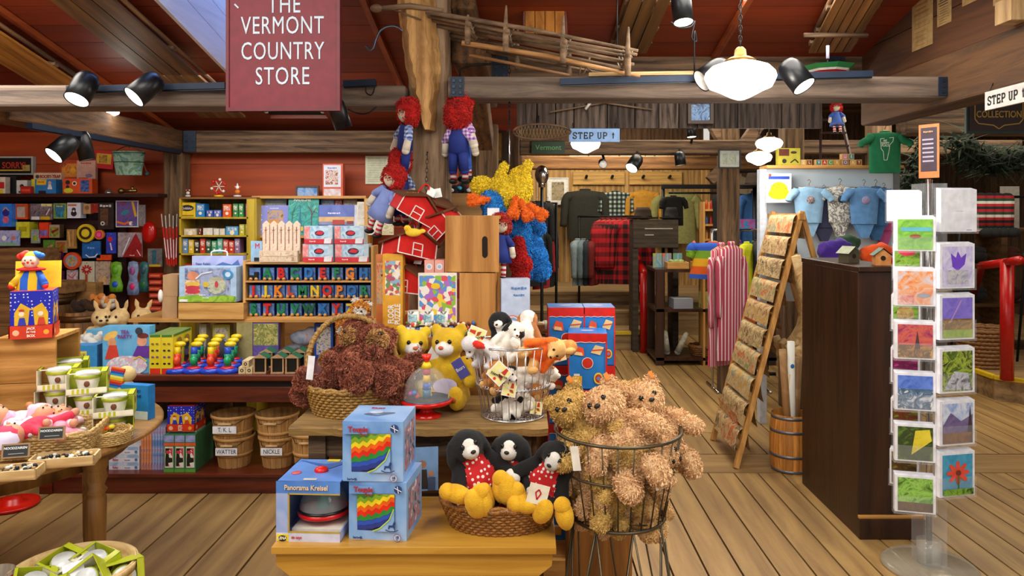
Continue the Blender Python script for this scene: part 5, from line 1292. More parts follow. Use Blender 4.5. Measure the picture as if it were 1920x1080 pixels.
pbox('rainbow_box','white and pale blue box with a rainbow print right of the pine crates','box',938,992,523,3.10,PT,.06,'#b8c8e4',[('d',.38,.28,.30,col('#e07868',.5)),('d',.38,.28,.26,col('#e8e0e8',.5)),('d',.38,.28,.22,col('#88a4d0',.5)),('d',.38,.26,.17,col('#d8e0f0',.5)),('p',[(.3,.02),(.5,.02),(.46,.2),(.32,.22)],col('#e0906c',.5)),('p',[(.66,.04),(.9,.04),(.86,.2),(.7,.2)],col('#e0906c',.5)),('t','~~~~~',.62,.85,.07,col('#4c7cb8',.5)),('t','~~~~~',.62,.74,.05,col('#4c7cb8',.5))],R(8))
t=bushel('bushel_basket','tan bushel basket of white wool balls behind the rainbow box',(X(1032,3.62),3.62,.86+.02),.082,.12)
for i in range(6):m=MB();m.ell((0,0,0),.026,fur('#d8ccb0','#ece4cc'),n=12);m.build('wool_ball',loc=(X(1032,3.62)+.045* math.cos(i* 1.05),3.62+.045* math.sin(i* 1.05),.98+.02),label='off white wool ball on top of the tan bushel basket',cat='ball',group='wool balls in the bushel basket')
carton('side_table','plain brown wooden block table holding the wool ball basket','table',.34,.88,.34,wood('#6a4420','#94683a','z',.8,.6,.3,.1),(X(1040,3.68),3.70,0))
carton('cardboard_box','small cardboard box left of the wool ball basket','box',.09,.14,.12,mot(['#a8783c','#b8884c'],6,.8),(X(1000,3.55),3.60,.88),R(10))
# stacked blue and red boxes
BB=mot(['#1c74c8','#2c88d8'],4,.35);RR=col('#cc1c14',.35)
def popbox(px,D,zb,label,w=.165,h=.235,rot=R(-4)):
    sc_=[('p',[(0,.86),(1,.86),(1,1),(0,1)],RR)]+[('d',(i+.5)/9,.865,.06,RR,.045) for i in range(9)]+[('s',[(i/9,.85-(0 if i%2 else .012)) for i in range(10)],.012,col('#f0f0ec',.4)),
        ('d',.5,.47,.15,col('#f0ece0',.4)),('d',.5,.47,.135,col('#c82c1c',.4)),('p',[(.12,.64),(.42,.60),(.40,.74),(.22,.78)],col('#e0502c',.4)),('p',[(.16,.62),(.38,.60),(.36,.66),(.18,.68)],col('#e8c890',.4)),('p',[(.58,.66),(.82,.62),(.92,.76),(.70,.80)],col('#e8c890',.4)),('s',[(.6,.7),(.9,.72)],.03,col('#d0442c',.4)),
        ('d',.78,.2,.12,col('#e8d040',.4),.15),('d',.78,.2,.085,col('#c83c2c',.4),.11),('d',.78,.2,.05,col('#7c88b8',.4)),('r',.12,.36,.1,.24,col('#e0a828',.4)),('r',.15,.3,.24,.28,col('#e8e4d8',.4)),('r',.96,1,0,.86,RR),('r',0,.03,0,.86,RR)]
    return carton('toy_box',label,'box',w,h,.16,BB,(X(px,D),D+.08,zb),rot,sc_,side_ops=[('r',0,1,0,1,RR)],top_ops=[('r',.12,.88,.12,.88,BB),('d',.5,.5,.18,col('#e0c0d0',.5),.08)])
lb4=['lowest','second','third','topmost']
m=MB();m.box(-.17,.17,-.17,.20,0,.08,PINE);m.build('low_platform',loc=(X(1090,3.3),3.33,0),label='low pine platform under the stacks of blue and red boxes',cat='platform')
for i in range(4):popbox(1104,3.17,.082+i* .241,lb4[i]+' of the front stack of blue and red toy boxes beside the puppy basket')
for i in range(4):popbox(1062 if i<3 else 1062,3.36+.0,.082+i* .262,lb4[i]+' of the rear left stack of blue and red toy boxes',h=.258,rot=0)
for i in range(4):popbox(1124,3.36,.082+i* .262,lb4[i]+' of the rear right stack of blue and red toy boxes',w=.14,h=.258,rot=0)

# =================================================================== LONG TABLE AND WHAT STANDS ON IT
MAH=wood('#3c130a','#6c2c16','x',.7,.3,.15,.08);TZ=.66;TX0,TX1=X(72,4.12),X(640,4.12)
tx=(TX0+TX1)/2;hw=(TX1-TX0)/2
t=thing('long_table','long dark red mahogany table with a lower shelf along the left wall','table',(tx,4.55,0))
m=MB();m.box(-hw,hw,-.44,.40,TZ-.035,TZ,MAH);m.build('table_top',t,bevel=.006)
m=MB();m.box(-hw+.03,hw-.03,-.40,-.37,TZ-.16,TZ-.075,MAH);m.build('apron',t,bevel=.002)
m=MB();m.box(-hw+.03,hw-.03,-.385,-.36,TZ-.075,TZ-.036,col('#1a0806',.6));m.build('gap_shade',t)  # dark strip, shade of the gap under the top put into its colour
m=MB();m.box(-hw+.02,hw,-.44,.38,.095,.115,MAH);m.build('lower_shelf',t,bevel=.003)
m=MB();m.box(-hw+.03,hw-.02,-.42,-.39,0,.094,MAH);m.build('plinth',t)
for sx in (-1,1):
    for sy in (-.43,.33):m=MB();m.box(sx* (hw-.04)-.035,sx* (hw-.04)+.035,sy,sy+.07,0,TZ-.036,MAH);m.build('leg',t)
SH=.115
# riser shelf
RZ2=.915;rx0,rx1=X(243,4.5),X(745,4.5);rw=(rx1-rx0)/2
t=thing('riser_shelf','pale wooden riser shelf standing at the back of the long table','shelf',((rx0+rx1)/2,4.68,TZ))
m=MB();m.box(-rw,rw,-.2,.2,RZ2-TZ-.02,RZ2-TZ,PINE);m.build('board',t,bevel=.002)
for x in (-rw+.02,0,rw* .55):m=MB();m.box(x-.01,x+.01,-.1,.19,0,RZ2-TZ-.021,PINEZ);m.build('support',t)

# letter train rack
x0,x1=X(459,4.5),X(695,4.5);w=x1-x0;zt=Z(492,4.5);t=thing('letter_rack','three tier pine rack of painted letter trains on the riser shelf','rack',((x0+x1)/2,4.58,RZ2))
H3=(zt-RZ2);lv=[0,H3* .325,H3* .64,H3* .965]
for i,z in enumerate(lv):m=MB();m.box(-w/2,w/2,-.07,.07,z,z+.010,PINE);m.build('shelf',t,bevel=.001)
for sx in (-1,1):m=MB();m.box(sx* w/2-.008+sx* .008,sx* w/2+.008+sx* .008,-.07,.07,0,H3+(.10 if sx>0 else .01),PINEZ);m.build('side_panel',t,bevel=.002)
m=MB();m.box(-w/2,w/2,.062,.068,0,H3,col('#0c1430',.7));m.build('back_panel',t)
G_,R_,B_,O_,Y_='#0c7a4c','#cc1c14','#1c6cb4','#e07c14','#e0bc1c'
rows=[['engine',('A',G_),('B',R_),('C',G_),('D',B_),('E',R_),('F',G_),('G',O_),('H',B_)],
        [('I',R_),('J',Y_),('K',O_),('L','#b84030'),('M',G_),('N',Y_),('O',R_),('P',O_),('Q',B_),('R',G_)],
        [('S',G_),('T',R_),('U',G_),('V',G_),('W','#0c5a3c'),('X',B_),('Y',R_),('Z',Y_),'caboose']]
CB=mot(['#7ca8dc','#4c78c4','#b8d0ec'],14,.4)
cname={G_:'green',R_:'red',B_:'blue',O_:'orange',Y_:'yellow','#b84030':'brick red','#0c5a3c':'dark green'}
for ri,row in enumerate(rows):
    zz=RZ2+lv[2-ri]+.0105;n=len(row)
    for i,it in enumerate(row):
        xx=x0+.045+(w-.09)* i/(n-1);c=it[1] if isinstance(it,tuple) else ('#101014' if it=='engine' else R_)
        lbl=('%s letter %s train car on the %s tier of the rack'%(cname[c],it[0],['top','middle','bottom'][ri])) if isinstance(it,tuple) else ('black toy engine at the start of the letter rack' if it=='engine' else 'red caboose at the end of the bottom tier of the rack')
        o=thing('letter_train_car',lbl,'toy train car',(xx,4.528,zz),0,'letter train cars')
        s=.074;m=MB();m.box(-s* .36,s* .36,-.008,.008,.012,.018,col(c,.4));m.build('base',o)
        for q in (-1,1):m=MB();m.cyl((q* s* .22,-.014,.0095),(q* s* .22,.014,.0095),.0095,PINE,n=14);m.build('wheel',o)
        if isinstance(it,tuple):L=text(it[0],.076,col(c,.35),o,(0,-.006,.018+.0275),ext=.006,bold=.0034,sx=.92,name='letter')
        elif it=='engine':
            m=MB();m.box(-.026,.006,-.010,.010,.018,.032,col(c,.4));m.box(.004,.026,-.012,.012,.018,.052,col(c,.4));m.build('engine_body',o)
        else:
            m=MB();m.box(-.024,.024,-.010,.010,.018,.044,col(c,.4));m.box(-.030,.030,-.012,.012,.044,.049,col(c,.4));m.ell((0,-.012,.031),(.008,.002,.008),col('#282828',.4));m.build('caboose_body',o)
        m=MB();m.box(-s* .47,s* .47,.016,.045,0,.077,col('#2c58b0',.5));m.rect(-s* .43,s* .43,.004,.075,CB,.0155);m.build('card_box',o)
# on top of the rack
t0=RZ2+H3+.0;P_=mot(['#c8a890','#e0ccb8','#d0b49c'],30,.5)
for i in range(5):
    xx=X(495+i* 14.5,4.52);h=S(62,4.52);w2=S(13,4.52)
    m=MB();m.prism([(-w2/2,0),(w2/2,0),(w2/2,h* .9),(0,h),(-w2/2,h* .9)],-.008,.008,P_);m.stroke([(-.0,h* .82),(0,h* .3)],.004,col('#7a3c28',.6),-.009);m.stroke([(-.008,h* .72),(.008,h* .72)],.003,col('#7a3c28',.6),-.009)
    m.build('wooden_sword',loc=(xx,4.56,t0+.05),label='pale wooden toy picket with a printed sword, standing in the box on the letter rack',cat='toy',group='printed wooden pickets')
pbox('picket_box','pale wood patterned display box holding the printed pickets','box',486,558,470,4.50,t0+.001,.035,mot(['#c8ac90','#dcc8b0'],20,.5),[('r',.02,.98,.08,.46,mot(['#c8a888','#e0d0b8','#b08c6c'],18,.5)),('r',.02,.98,.54,.94,mot(['#d0b494','#e4d4bc','#b89474'],18,.5))])
TRK=[('r',.2,.86,.3,.98,mot(['#88b8dc','#c8e0f0','#5c90c0'],12,.4)),('d',.54,.6,.17,col('#1c2c4c',.4),.10),('p',[(.4,.55),(.62,.5),(.7,.66),(.5,.74)],col('#cc2434',.4)),('r',0,.2,.3,.98,mot(['#dc6c70','#e8b0b0','#70a870'],10,.4)),('r',0,1,0,.27,col('#cc2c3c',.4)),('p',[(.7,.02),(.95,.02),(.98,.36),(.72,.3)],col('#dcdce4',.4)),('t','~~~~',.3,.14,.12,col('#f0d0d0',.4))]
for i,(px0,px1,pt,zb_,lb) in enumerate(((566,625,455,0,'lower left'),(627,692,455,0,'lower right'),(569,624,424,1,'upper left'),(626,683,424,1,'upper right'))):
    h1=Z(457,4.52)-t0;carton('toy_truck_box',lb+' one of four pale blue toy truck boxes on the letter rack','box',S(px1-px0-2,4.5),h1-.004,.09,'#b8d0e0',(X((px0+px1)/2,4.52),4.57,t0+.001+zb_* (h1-.002)),0,TRK,group='toy truck boxes')
pbox('small_book','pale blue booklet with a red letter beside the picket box','book',470,492,452,4.56,t0+.001,.02,'#90bcdc',[('t','M',.6,.75,.3,col('#d82c4c',.4)),('r',.3,.9,.02,.2,col('#181c24',.5))],R(-6))
# tea set window box on a drawer, case behind
m0=crate('pine_box','long pine drawer box under the tin tea set, on the riser shelf',(X(390,4.42),4.56,RZ2),S(122,4.48),.2,Z(567,4.48)-RZ2,0,PINE,1)
zb=Z(567,4.48)+.004
t=pbox('tea_set_box','sky blue window box with a tin picnic tea set on the pine drawer','box',336,443,500,4.47,zb,.10,'#a8c8e8',[
    ('r',.10,.90,.16,.96,mot(['#8c9cc4','#a8b4d4','#5c6c98'],16,.25)),('r',.10,.36,.20,.62,mot(['#c03c50','#e8d8c8','#e0b040','#8c94c4'],26,.3)),('d',.24,.74,.10,col('#d88c6c',.4),.08),('d',.24,.50,.13,col('#e4c050',.4),.04),('d',.24,.40,.13,col('#c83c50',.4),.04),('d',.24,.30,.13,col('#c83c50',.4),.04),
    ('d',.66,.46,.17,mot(['#98a48c','#c8ccb0','#7c8c9c'],20,.3),.15),('d',.66,.66,.12,col('#b0b090',.3),.03),('d',.47,.5,.05,col('#dcc040',.3)),('d',.66,.5,.03,col('#c8404c',.3),.06),('s',[(.30,.66),(.40,.80),(.58,.86)],.02,col('#e8ecf0',.2)),('d',.86,.78,.09,col('#3c90c8',.3),.08),('d',.86,.78,.05,col('#c8dcec',.3),.045),
    ('p',[(0,0),(1,0),(1,.16),(.8,.2),(.5,.14),(.3,.2),(0,.15)],mot(['#7cb030','#a4cc40','#588c28'],14,.4)),('t','~~~~',.42,.20,.06,col('#e8f0f8',.4)),('t','~~~~~',.48,.12,.05,col('#e8f0f8',.4)),('r',.02,.16,.01,.08,col('#f0f0ec',.4))])
t=pbox('carry_case_box','pale lilac carry box with a handle behind the tin tea set','box',360,456,480,4.60,zb-.0,.05,mot(['#a8b0dc','#c0c8e8'],5,.4),[('p',[(.35,.62),(.45,.78),(.6,.86),(.78,.80),(.9,.92),(.98,.62)],col('#5470b0',.4)),('t','Peter Rabbit',.22,.82,.06,col('#5464a0',.4))])
m=MB();m.tube(curve([(-.05,0,0),(-.045,0,.025),(0,0,.032),(.045,0,.025),(.05,0,0)],16),.005,col('#e4e4ec',.4),6);m.build('handle',t,(0,0,Z(480,4.6)-zb))
for i,(zz,dx) in enumerate(((0,0),(1,.004))):carton('cardboard_carton',['lower','upper'][i]+' plain cardboard carton left of the tin tea set','box',S(27,4.5),.13,.14,mot(['#b8946c','#a8845c'],5,.8),(X(312,4.5)+dx,4.6,RZ2+zz* .131),R(4))
m=MB();m.ell((0,0,0),(.014,.02,.04),col('#ece8e0',.4));m.build('white_cup',loc=(X(298,4.5)-.0,4.52,RZ2+.195-.06+.0),label='white rounded thing beside the upper cardboard carton',cat='cup')
# big picture books in the wall rack behind
t=thing('book_rack','tall wooden book rack against the red wall holding picture books face out','rack',(X(585,5.4),5.42,0));bw=S(215,5.3)/2
m=MB();m.box(-bw,bw,.06,.08,0,Z(372,5.4),wood('#7a4c20','#a8763a','x',.8,.6,.2,.1));m.build('back_panel',t)
m=MB();m.box(-bw,bw,-.10,.09,Z(372,5.3),Z(367,5.3),PINE);m.build('top_board',t)
for z_ in (Z(441,5.3),Z(515,5.3),.4):m=MB();m.box(-bw,bw,-.10,.06,z_-.02,z_,PINE);m.build('ledge',t)
for sx in (-1,1):m=MB();m.box(sx* bw-.012,sx* bw+.012,-.10,.08,0,Z(372,5.3),PINEZ);m.build('side_panel',t)
LZ=Z(441,5.3)
def book(px0,px1,pyt,c,ops,label,D=5.33,zb=LZ,rot=0,th=.012):
    o=pbox('picture_book',label,'book',px0,px1,pyt,D,zb+.001,th,c,ops);o.rotation_euler=(R(-6),R(rot),0);return o
book(482,544,385,'#8c90d4',[('r',.04,.96,.03,.97,dots('#8c90d4','#c8ccf0',30,.3)),('r',.30,.78,.22,.84,mot(['#a87040','#8c8cb8','#c8a060','#6c5030'],20,.5)),('d',.5,.4,.2,col('#c88c3c',.5),.12),('t','~~~~~~~~',.5,.9,.05,col('#e8e8f4',.5))],'lilac picture book with a dotted cover at the left of the book rack')
book(539,596,369,'#2c9c94',[('r',.02,.98,.02,.86,mot(['#1c8c8c','#3cb0a0','#187874','#5cc4a8'],14,.5)),('p',[(.30,.06),(.36,.4),(.40,.84),(.44,.4),(.52,.06),(.44,.06),(.41,.2),(.38,.06)],col('#1c7088',.5)),('s',[(.78,.1),(.78,.6),(.66,.75)],.03,col('#5c3c3c',.5)),('s',[(.78,.5),(.92,.72)],.02,col('#5c3c3c',.5)),('s',[(.12,.1),(.15,.6),(.25,.78)],.02,col('#2c6c5c',.5)),('d',.47,.16,.05,col('#d8c040',.5),.08),('t','MADELINE',.46,.92,.085,col('#e0f0e8',.5),.9,.0006)],'tall teal picture book titled MADELINE in the book rack',D=5.32)
book(593,668,384,'#ccd0e0',[('r',0,.94,0,1,col('#8c8c74',.5)),('r',0,.94,.28,.46,mot(['#34548c','#4c6c9c'],10,.5)),('r',0,.94,.34,.44,mot(['#7c80a8','#98a0bc'],6,.5)),('r',0,.94,.44,.60,col('#d8b078',.5)),('r',0,.94,.6,1,mot(['#4c60b0','#7084cc'],4,.5)),('r',.4,.7,.34,.5,col('#b0382c',.5)),('r',.76,.92,.36,.46,col('#8c3430',.5)),('d',.35,.28,.08,col('#e0e4ec',.5),.03),('t','~~~~~~~',.44,.72,.08,col('#e8e8ec',.5))],'picture book with a red barn under a blue sky in the book rack')
book(668,714,378,'#dcd8cc',[('r',.05,.95,.4,.95,mot(['#dcd8cc','#c8c4b8','#b8b4b0'],10,.5)),('t','~~~~~',.5,.5,.08,col('#30343c',.5)),('t','~~~',.5,.38,.08,col('#30343c',.5)),('r',.1,.5,.08,.3,col('#c8b48c',.5))],'cream picture book titled in dark letters under the pale blue doll')
for px0,px1,c,lb in ((487,535,'#8aa0b4','grey blue book behind the lilac dotted one'),(540,548,'#a81c28','narrow red book spine between the lilac and teal books'),(600,625,'#6c90c0','blue book behind the red barn book'),(626,640,'#b02430','red book behind the red barn book'),(642,668,'#a88860','tan book behind the red barn book')):
    book(px0,px1,373,c,[('r',.1,.9,.5,.95,mot([c,'#c8c8c0'],20,.5))],lb,D=5.40)
book(716,738,405,'#c8b890',[('r',.1,.9,.1,.9,mot(['#8c7c50','#e0d8b0','#5c5c3c'],40,.5))],'cream patterned book at the right end of the book rack',D=5.3)
# things above the rack
pbox('puzzle_tin','orange edged picture tin hanging upright above the book rack','box',605,643,307,5.36,Z(352,5.36)-.085,.06,'#c85030',[('r',.06,.9,.35,.96,mot(['#dcdce4','#c8ccd8'],8,.4)),('r',.14,.76,.42,.82,mot(['#3c6c3c','#a83c2c','#e0d8d0','#8c6c3c'],40,.4)),('t','~~~~~',.48,.88,.07,col('#6c70b0',.4)),('r',.06,.9,.02,.3,mot(['#c8a8a0','#dcdce4'],18,.4))])
t=thing('paper_chart','cream printed chart pinned to the red wall left of the post','chart',(X(706,5.58),5.59,Z(345,5.58)))
m=MB();m.box(-.085,.085,-.004,0,0,.21,col('#d8dcc4',.7));m.build('paper',t);m=MB()
for i in range(14):m.rect(-.07,.07,.02+i* .013,.024+i* .013,col('#a0a890',.8),-.005)
m.build('print',t)
for nm,px,s_,cs,lb in (('clown_toy',346,.6,('#e0d8c0','#8c1c1c'),'tiny wooden animal toy at the left on the yellow bookcase'),('wheel_toy',404,1.1,('#c81c1c','#e8e4d8'),'red and white toy ferris wheel on top of the yellow bookcase'),('bird_toy',439,.9,('#e07820','#e8e8f0'),'orange and white stacking bird toy at the right on the yellow bookcase')):
    t=thing(nm,lb,'toy',(X(px,5.35)+.02,5.36,Z(372,5.3)+.012));a,b=col(cs[0],.4),col(cs[1],.4)
    m=MB();m.lathe([(0,0),(.03* s_,0),(.03* s_,.012),(.012,.014)],(0,0,0),col('#e0b020' if s_>1 else '#c8c8d0',.4),16);m.build('base',t)
    if s_>1:
        m=MB();m.tube([(.045* math.cos(k* PI/12),0,.075+.045* math.sin(k* PI/12)) for k in range(24)],.005,a,6,closed=True);[m.tube([(0,0,.075),(.045* math.cos(k* PI/3),0,.075+.045* math.sin(k* PI/3))],.003,b,5) for k in range(6)];m.tube([(0,0,.01),(0,0,.075)],.004,a,5);m.build('wheel',t)
        for k in range(6):m=MB();m.ell((.05* math.cos(k* PI/3+.3),-.008,.075+.05* math.sin(k* PI/3+.3)),.011,b if k%2 else a,n=8);m.build('seat',t)
    else:
        m=MB();m.ell((0,0,.03* s_+.01),(.022* s_,.018* s_,.02* s_),a);m.ell((0,0,.065* s_+.01),(.016* s_,.014* s_,.016* s_),b);m.tube([(0,0,.075* s_+.01),(0,0,.10* s_+.01)],[.009* s_,.001],b,8);m.ell((.018* s_,0,.08* s_),.008* s_,a,n=8);m.ell((-.018* s_,0,.08* s_),.008* s_,a,n=8);m.build('figure',t)

# yellow bookcase
MUS=wood('#a88c1c','#c8ac30','z',.6,.5,.1,.05);BKD=wood('#4c3c14','#6c5824','z',.8,.7,.2,.1)
bx0,bx1=X(336,5.25),X(481,5.25);bw=(bx1-bx0)/2;t=thing('bookcase','mustard yellow bookcase of small game boxes against the red wall','bookcase',((bx0+bx1)/2,5.38,0));zt=Z(373,5.25)
m=MB();m.box(-bw,bw-.06,.10,.12,0,zt,BKD);m.build('back_panel',t)
for x_,q in ((-bw,0),(bw-.07,0),(bw-.012,1)):m=MB();m.box(x_,x_+.012+(.048 if x_==bw-.07 else 0),-.13,.12,0,zt,MUS);m.build('side_panel',t)
SL=[Z(407,5.25),Z(441,5.25),Z(475,5.25),Z(520,5.25),.5]
for i,z_ in enumerate([zt+.012]+SL):m=MB();m.box(-bw,bw-(.0 if not i else .06),-.13,.12,z_-.012,z_,MUS if i else wood('#6c4418','#8c6428','x',.8,.5,.2,.1));m.build('shelf',t)
def small(px0,px1,hpx,c,row,lb,ops=None,D=5.27,cat='box',nm='game_box'):
    ops=ops or [('r',.12,.88,.5,.88,mot([c,'#e8e4d8'],60,.5)),('d',.5,.28,.2,col('#e8e0c8',.5))]
    carton(nm,lb,cat,S(px1-px0-.6,D),S(hpx,D),.08,c,(X((px0+px1)/2,D),D+.045,SL[row]+.0005),0,ops)
small(336,366,27,'#d8b81c',0,'yellow game box with a black oval at the left of the top bookcase shelf',[('d',.48,.62,.42,col('#14100c',.4),.20),('t','Gobbler',.48,.6,.2,col('#e8e4dc',.4)),('r',.1,.9,.06,.14,col('#8c7010',.5))])
small(367,383,25,'#1c7cc4',0,'blue slanted box next to the yellow one on the top bookcase shelf');small(386,399,13,'#3450b0',0,'small indigo box on the top bookcase shelf');small(400,414,13,'#4460c0',0,'second small indigo box on the top bookcase shelf')
small(417,433,24,'#d85018',0,'orange card box on the top bookcase shelf');small(436,446,25,'#2c8040',0,'left green card box on the top bookcase shelf');small(447,456,25,'#348c48',0,'right green card box on the top bookcase shelf');small(460,469,25,'#c83c80',0,'pink card box at the right of the top bookcase shelf')
small(344,368,12,'#c8b89c',1,'low cream box at the left of the second bookcase shelf');small(371,377,13,'#6c2418',1,'thin maroon box on the second bookcase shelf');small(380,398,13,'#d8d4cc',1,'white box with a small emblem on the second bookcase shelf');small(400,410,12,'#dcd8cc',1,'white striped block box on the second bookcase shelf');small(411,421,12,'#d4d0c4',1,'white striped block box nearer the red one on the second shelf')
small(423,446,16,'#4c98cc',1,'sky blue and red flat box on the second bookcase shelf');small(448,458,20,'#b8b418',1,'tall lime box on the second bookcase shelf');small(459,469,20,'#a8a020',1,'tall olive box at the right of the second bookcase shelf')
for i,(c,lb) in enumerate((('#5c88c0','blue'),('#e0b81c','yellow'),('#2c2820','black'),('#c83018','vermilion'),('#1c5038','dark green'),('#3ca070','jade green'),('#4cb0a0','turquoise'),('#c84438','coral red'),('#cc3020','scarlet'),('#8c6c98','mauve'))):
    small(342+i* 10.8,352+i* 10.8,27-(i%3)* 2,c,2,lb+' playing card box on the third bookcase shelf')
for i,(c,lb) in enumerate((('#c03020','red'),('#d8b040','golden'),('#3c60a0','blue'),('#b8b4a8','grey'))):small(345+i* 14,358+i* 14,24,c,3,lb+' box low in the yellow bookcase')

# ---- on the long table
def tz(px0,px1,pyt,D,d,c,ops,lb,rot=0,nm='toy_box',zb=TZ,**k):return pbox(nm,lb,'box',px0,px1,pyt,D,zb,d,c,ops,R(rot),**k)
tz(193,279,612,4.16,.07,'#5cb0e0',[('r',.0,1,.5,1,mot(['#58a8e0','#78c0ea'],6,.4)),('d',.17,.80,.17,col('#e4c060',.5),.08,.5),('d',.2,.66,.09,col('#d89c74',.5),.10),('p',[(.05,.3),(.36,.3),(.30,.6),(.14,.6)],col('#cc4030',.5)),('d',.84,.68,.11,col('#dca084',.5)),('d',.86,.80,.12,col('#6c2c2c',.5),.06),('p',[(.64,.36),(1,.32),(1,.58),(.74,.58)],col('#6434a0',.5)),('d',.52,.16,.44,mot(['#e8d8e8','#d8a8bc','#c8d8ec','#f0ece8'],30,.4),.22),
    ('t','TEA',.48,.88,.09,col('#8c3c8c',.5),.9,.0005),('t','PARTY',.48,.78,.09,col('#8c3c8c',.5),.9,.0005),('d',.78,.90,.08,col('#303844',.5)),('s',[(.66,.3),(.8,.36),(.95,.25)],.03,col('#e0c850',.5))],'sky blue Tea Party game box with two children at a set table',3)
GL=[('r',.05,.95,0,.14,col('#c82c18',.4)),('r',.05,.95,.94,1,col('#3c7c34',.4))]+[('d',.3+.4* (i%2),.26+.17* (i // 2),.13,col(['#1c1c1c','#6c4c8c','#2c2c38','#8c6c30'][i // 2],.4),.09) for i in range(8)]
for i in range(2):tz(277+i* 22,298+i* 22,628,4.14,.28,mot(['#d8c418','#e4d438'],5,.4),GL,['left','right'][i]+' yellow box printed with sunglasses, side by side on the long table',4,top_ops=[('r',.0,1,.0,1,col('#6c8c4c',.4))],side_ops=GL)
def hammer_toy(px,D,label,c1,c2):
    t=thing('ball_toy',label,'toy',(X(px,D),D+.04,TZ),R(8),'plastic ball toys on blue bases');t.scale=(1.1,1.1,1.35)
    m=MB();m.lathe([(0,0),(.052,0),(.054,.010),(.046,.018),(0,.020)],(0,0,0),col('#1c44c0',.2),24,sy=.8);m.build('base',t);m=MB();m.ell((0,-.002,.020),(.036,.028,.008),col('#c82030',.2));m.build('dish',t)
    m=MB();m.tube([(0,.01,.02),(0,.01,.06),(0,.012,.075)],[.016,.018,.02],col(c1[0],.25),12);m.build('stem',t);m=MB();m.ell((0,-.002,.05),.019,col(c1[1],.2));m.build('ball',t)
    m=MB();m.tube([(0,.01,.07),(0,.01,.105)],.017,col(c2,.25),12);m.build('tower',t);m=MB();m.ell((.01,.02,.115),(.03,.02,.012),col('#e0c418',.25));m.build('cap',t)
for r_ in range(3):
    for i in range(4):
        a,b=((('#d83020','#e05028'),'#e8c818') if i%2==0 else (('#1c8c6c','#14a060'),'#2450c0'))
        hammer_toy(325+i* 32+r_* 6,4.13+r_* .13,'plastic ball toy %s, %s row on the table'%(['with red stem at the left','with green ball left of centre','with red stem right of centre','with green ball at the right'][i],['front','middle','back'][r_]),a,b)
for i,(dx,dz) in enumerate(((-.02,0),(.02,0),(0,.036))):carton('dice_block',['left','right','upper'][i]+' pale wooden block box with a round face stamp on the long table','block',.036,.035,.13,mot(['#d0b888','#e0cca0'],8,.5),(X(458,4.14)+dx,4.21,TZ+dz),R(4),[('d',.5,.5,.26,col('#24201c',.5)),('d',.5,.5,.12,col('#d8c8a0',.5))])
for i in range(6):
    px,D=(488,521,548,500,534,562)[i],4.16+.16* (i // 3);t=thing('bird_feeder','small dark %s house on posts, %s of its row on the long table'%(['black','green roofed'][i // 3],['left','middle','right'][i%3]),'toy house',(X(px,D),D+.02,TZ))
    W_=col('#b8946c',.6);m=MB();[m.box(q* .032-.004,q* .032+.004,-.03,-.022,0,.085,W_) for q in (-1,1)];m.build('post',t);m=MB();m.prism([(-.042,.085),(.042,.085),(0,.108)],-.036,-.03,W_);m.build('gable',t)
    m=MB();m.box(-.03,.03,-.02,.03,.006,.085,col('#0c1210',.3));m.build('house_body',t);m=MB();m.box(-.036,.036,-.035,.035,0,.006,W_);m.build('floor_board',t)
    m=MB();[m.add([(0,-.034,.11),(0,.045,.11),(q* .048,.045,.084),(q* .048,-.034,.084)],[(0,1,2,3)],col('#1c5c40',.6)) for q in (1,-1)];m.build('roof',t)
carton('craft_kit','purple and green flower craft kit box at the back of the long table','box',S(48,4.45),Z(607,4.45)-TZ,.04,'#6450a0',(X(495,4.45),4.5,TZ),0,[('r',.02,.98,.42,.98,mot(['#7c8c3c','#c8b870','#5c7430','#a89c5c'],30,.5)),('r',.0,1,0,.42,mot(['#54448c','#7868b8'],10,.4)),('p',[(.2,.2),(.6,.22),(.5,.06),(.3,.06)],col('#c8c0e0',.5)),('t','~~~',.7,.33,.1,col('#c8d0f0',.5))])
carton('craft_kit','olive patterned craft kit left of the purple flower kit','box',S(30,4.45),Z(606,4.45)-TZ,.04,mot(['#8c8454','#a09868'],20,.5),(X(455,4.45),4.5,TZ),0)
for px0,px1,py,c,lb in ((375,388,607,'#c8c8a8','cream narrow box under the riser shelf'),(400,432,608,'#c8c05c','yellow box behind the grey pouch under the riser'),(590,625,606,'#1c54b8','bright blue box under the riser shelf behind the lion'),(632,668,608,'#c85c34','orange box in a yellow frame under the riser shelf'),(672,700,610,'#d8a830','yellow framed picture box under the riser shelf')):
    carton('stock_box',lb,'box',S(px1-px0,4.6),Z(py,4.6)-TZ-.0,.06,c,(X((px0+px1)/2,4.6),4.62,TZ),0,[('r',.12,.88,.1,.9,mot([c,'#e8e0d0','#4c5c7c'],30,.5))])
shg=blob('pouch',[('e',(0,0,.06),(.075,.04,.07),None),('e',(0,0,.1),(.06,.03,.045),None)],.008,[col('#3c3c44',.8)]);o=bpy.data.objects.new('pouch',shg);COL.objects.link(o);o.location=(X(412,4.5),4.46,TZ);tag(o,'dark grey soft pouch behind the plastic ball toys','pouch')
me=blob('stone',[('e',(0,0,.05),(.085,.05,.05),None),('e',(.02,0,.085),(.065,.04,.025),None)],.008,[mot(['#1c1c20','#4c4c50','#2c2c30'],60,.5)],.004);o=bpy.data.objects.new('bagged_stone',me);COL.objects.link(o);o.location=(X(545,4.45),4.47,TZ);tag(o,'dark speckled wrapped bundle behind the little houses','bundle')
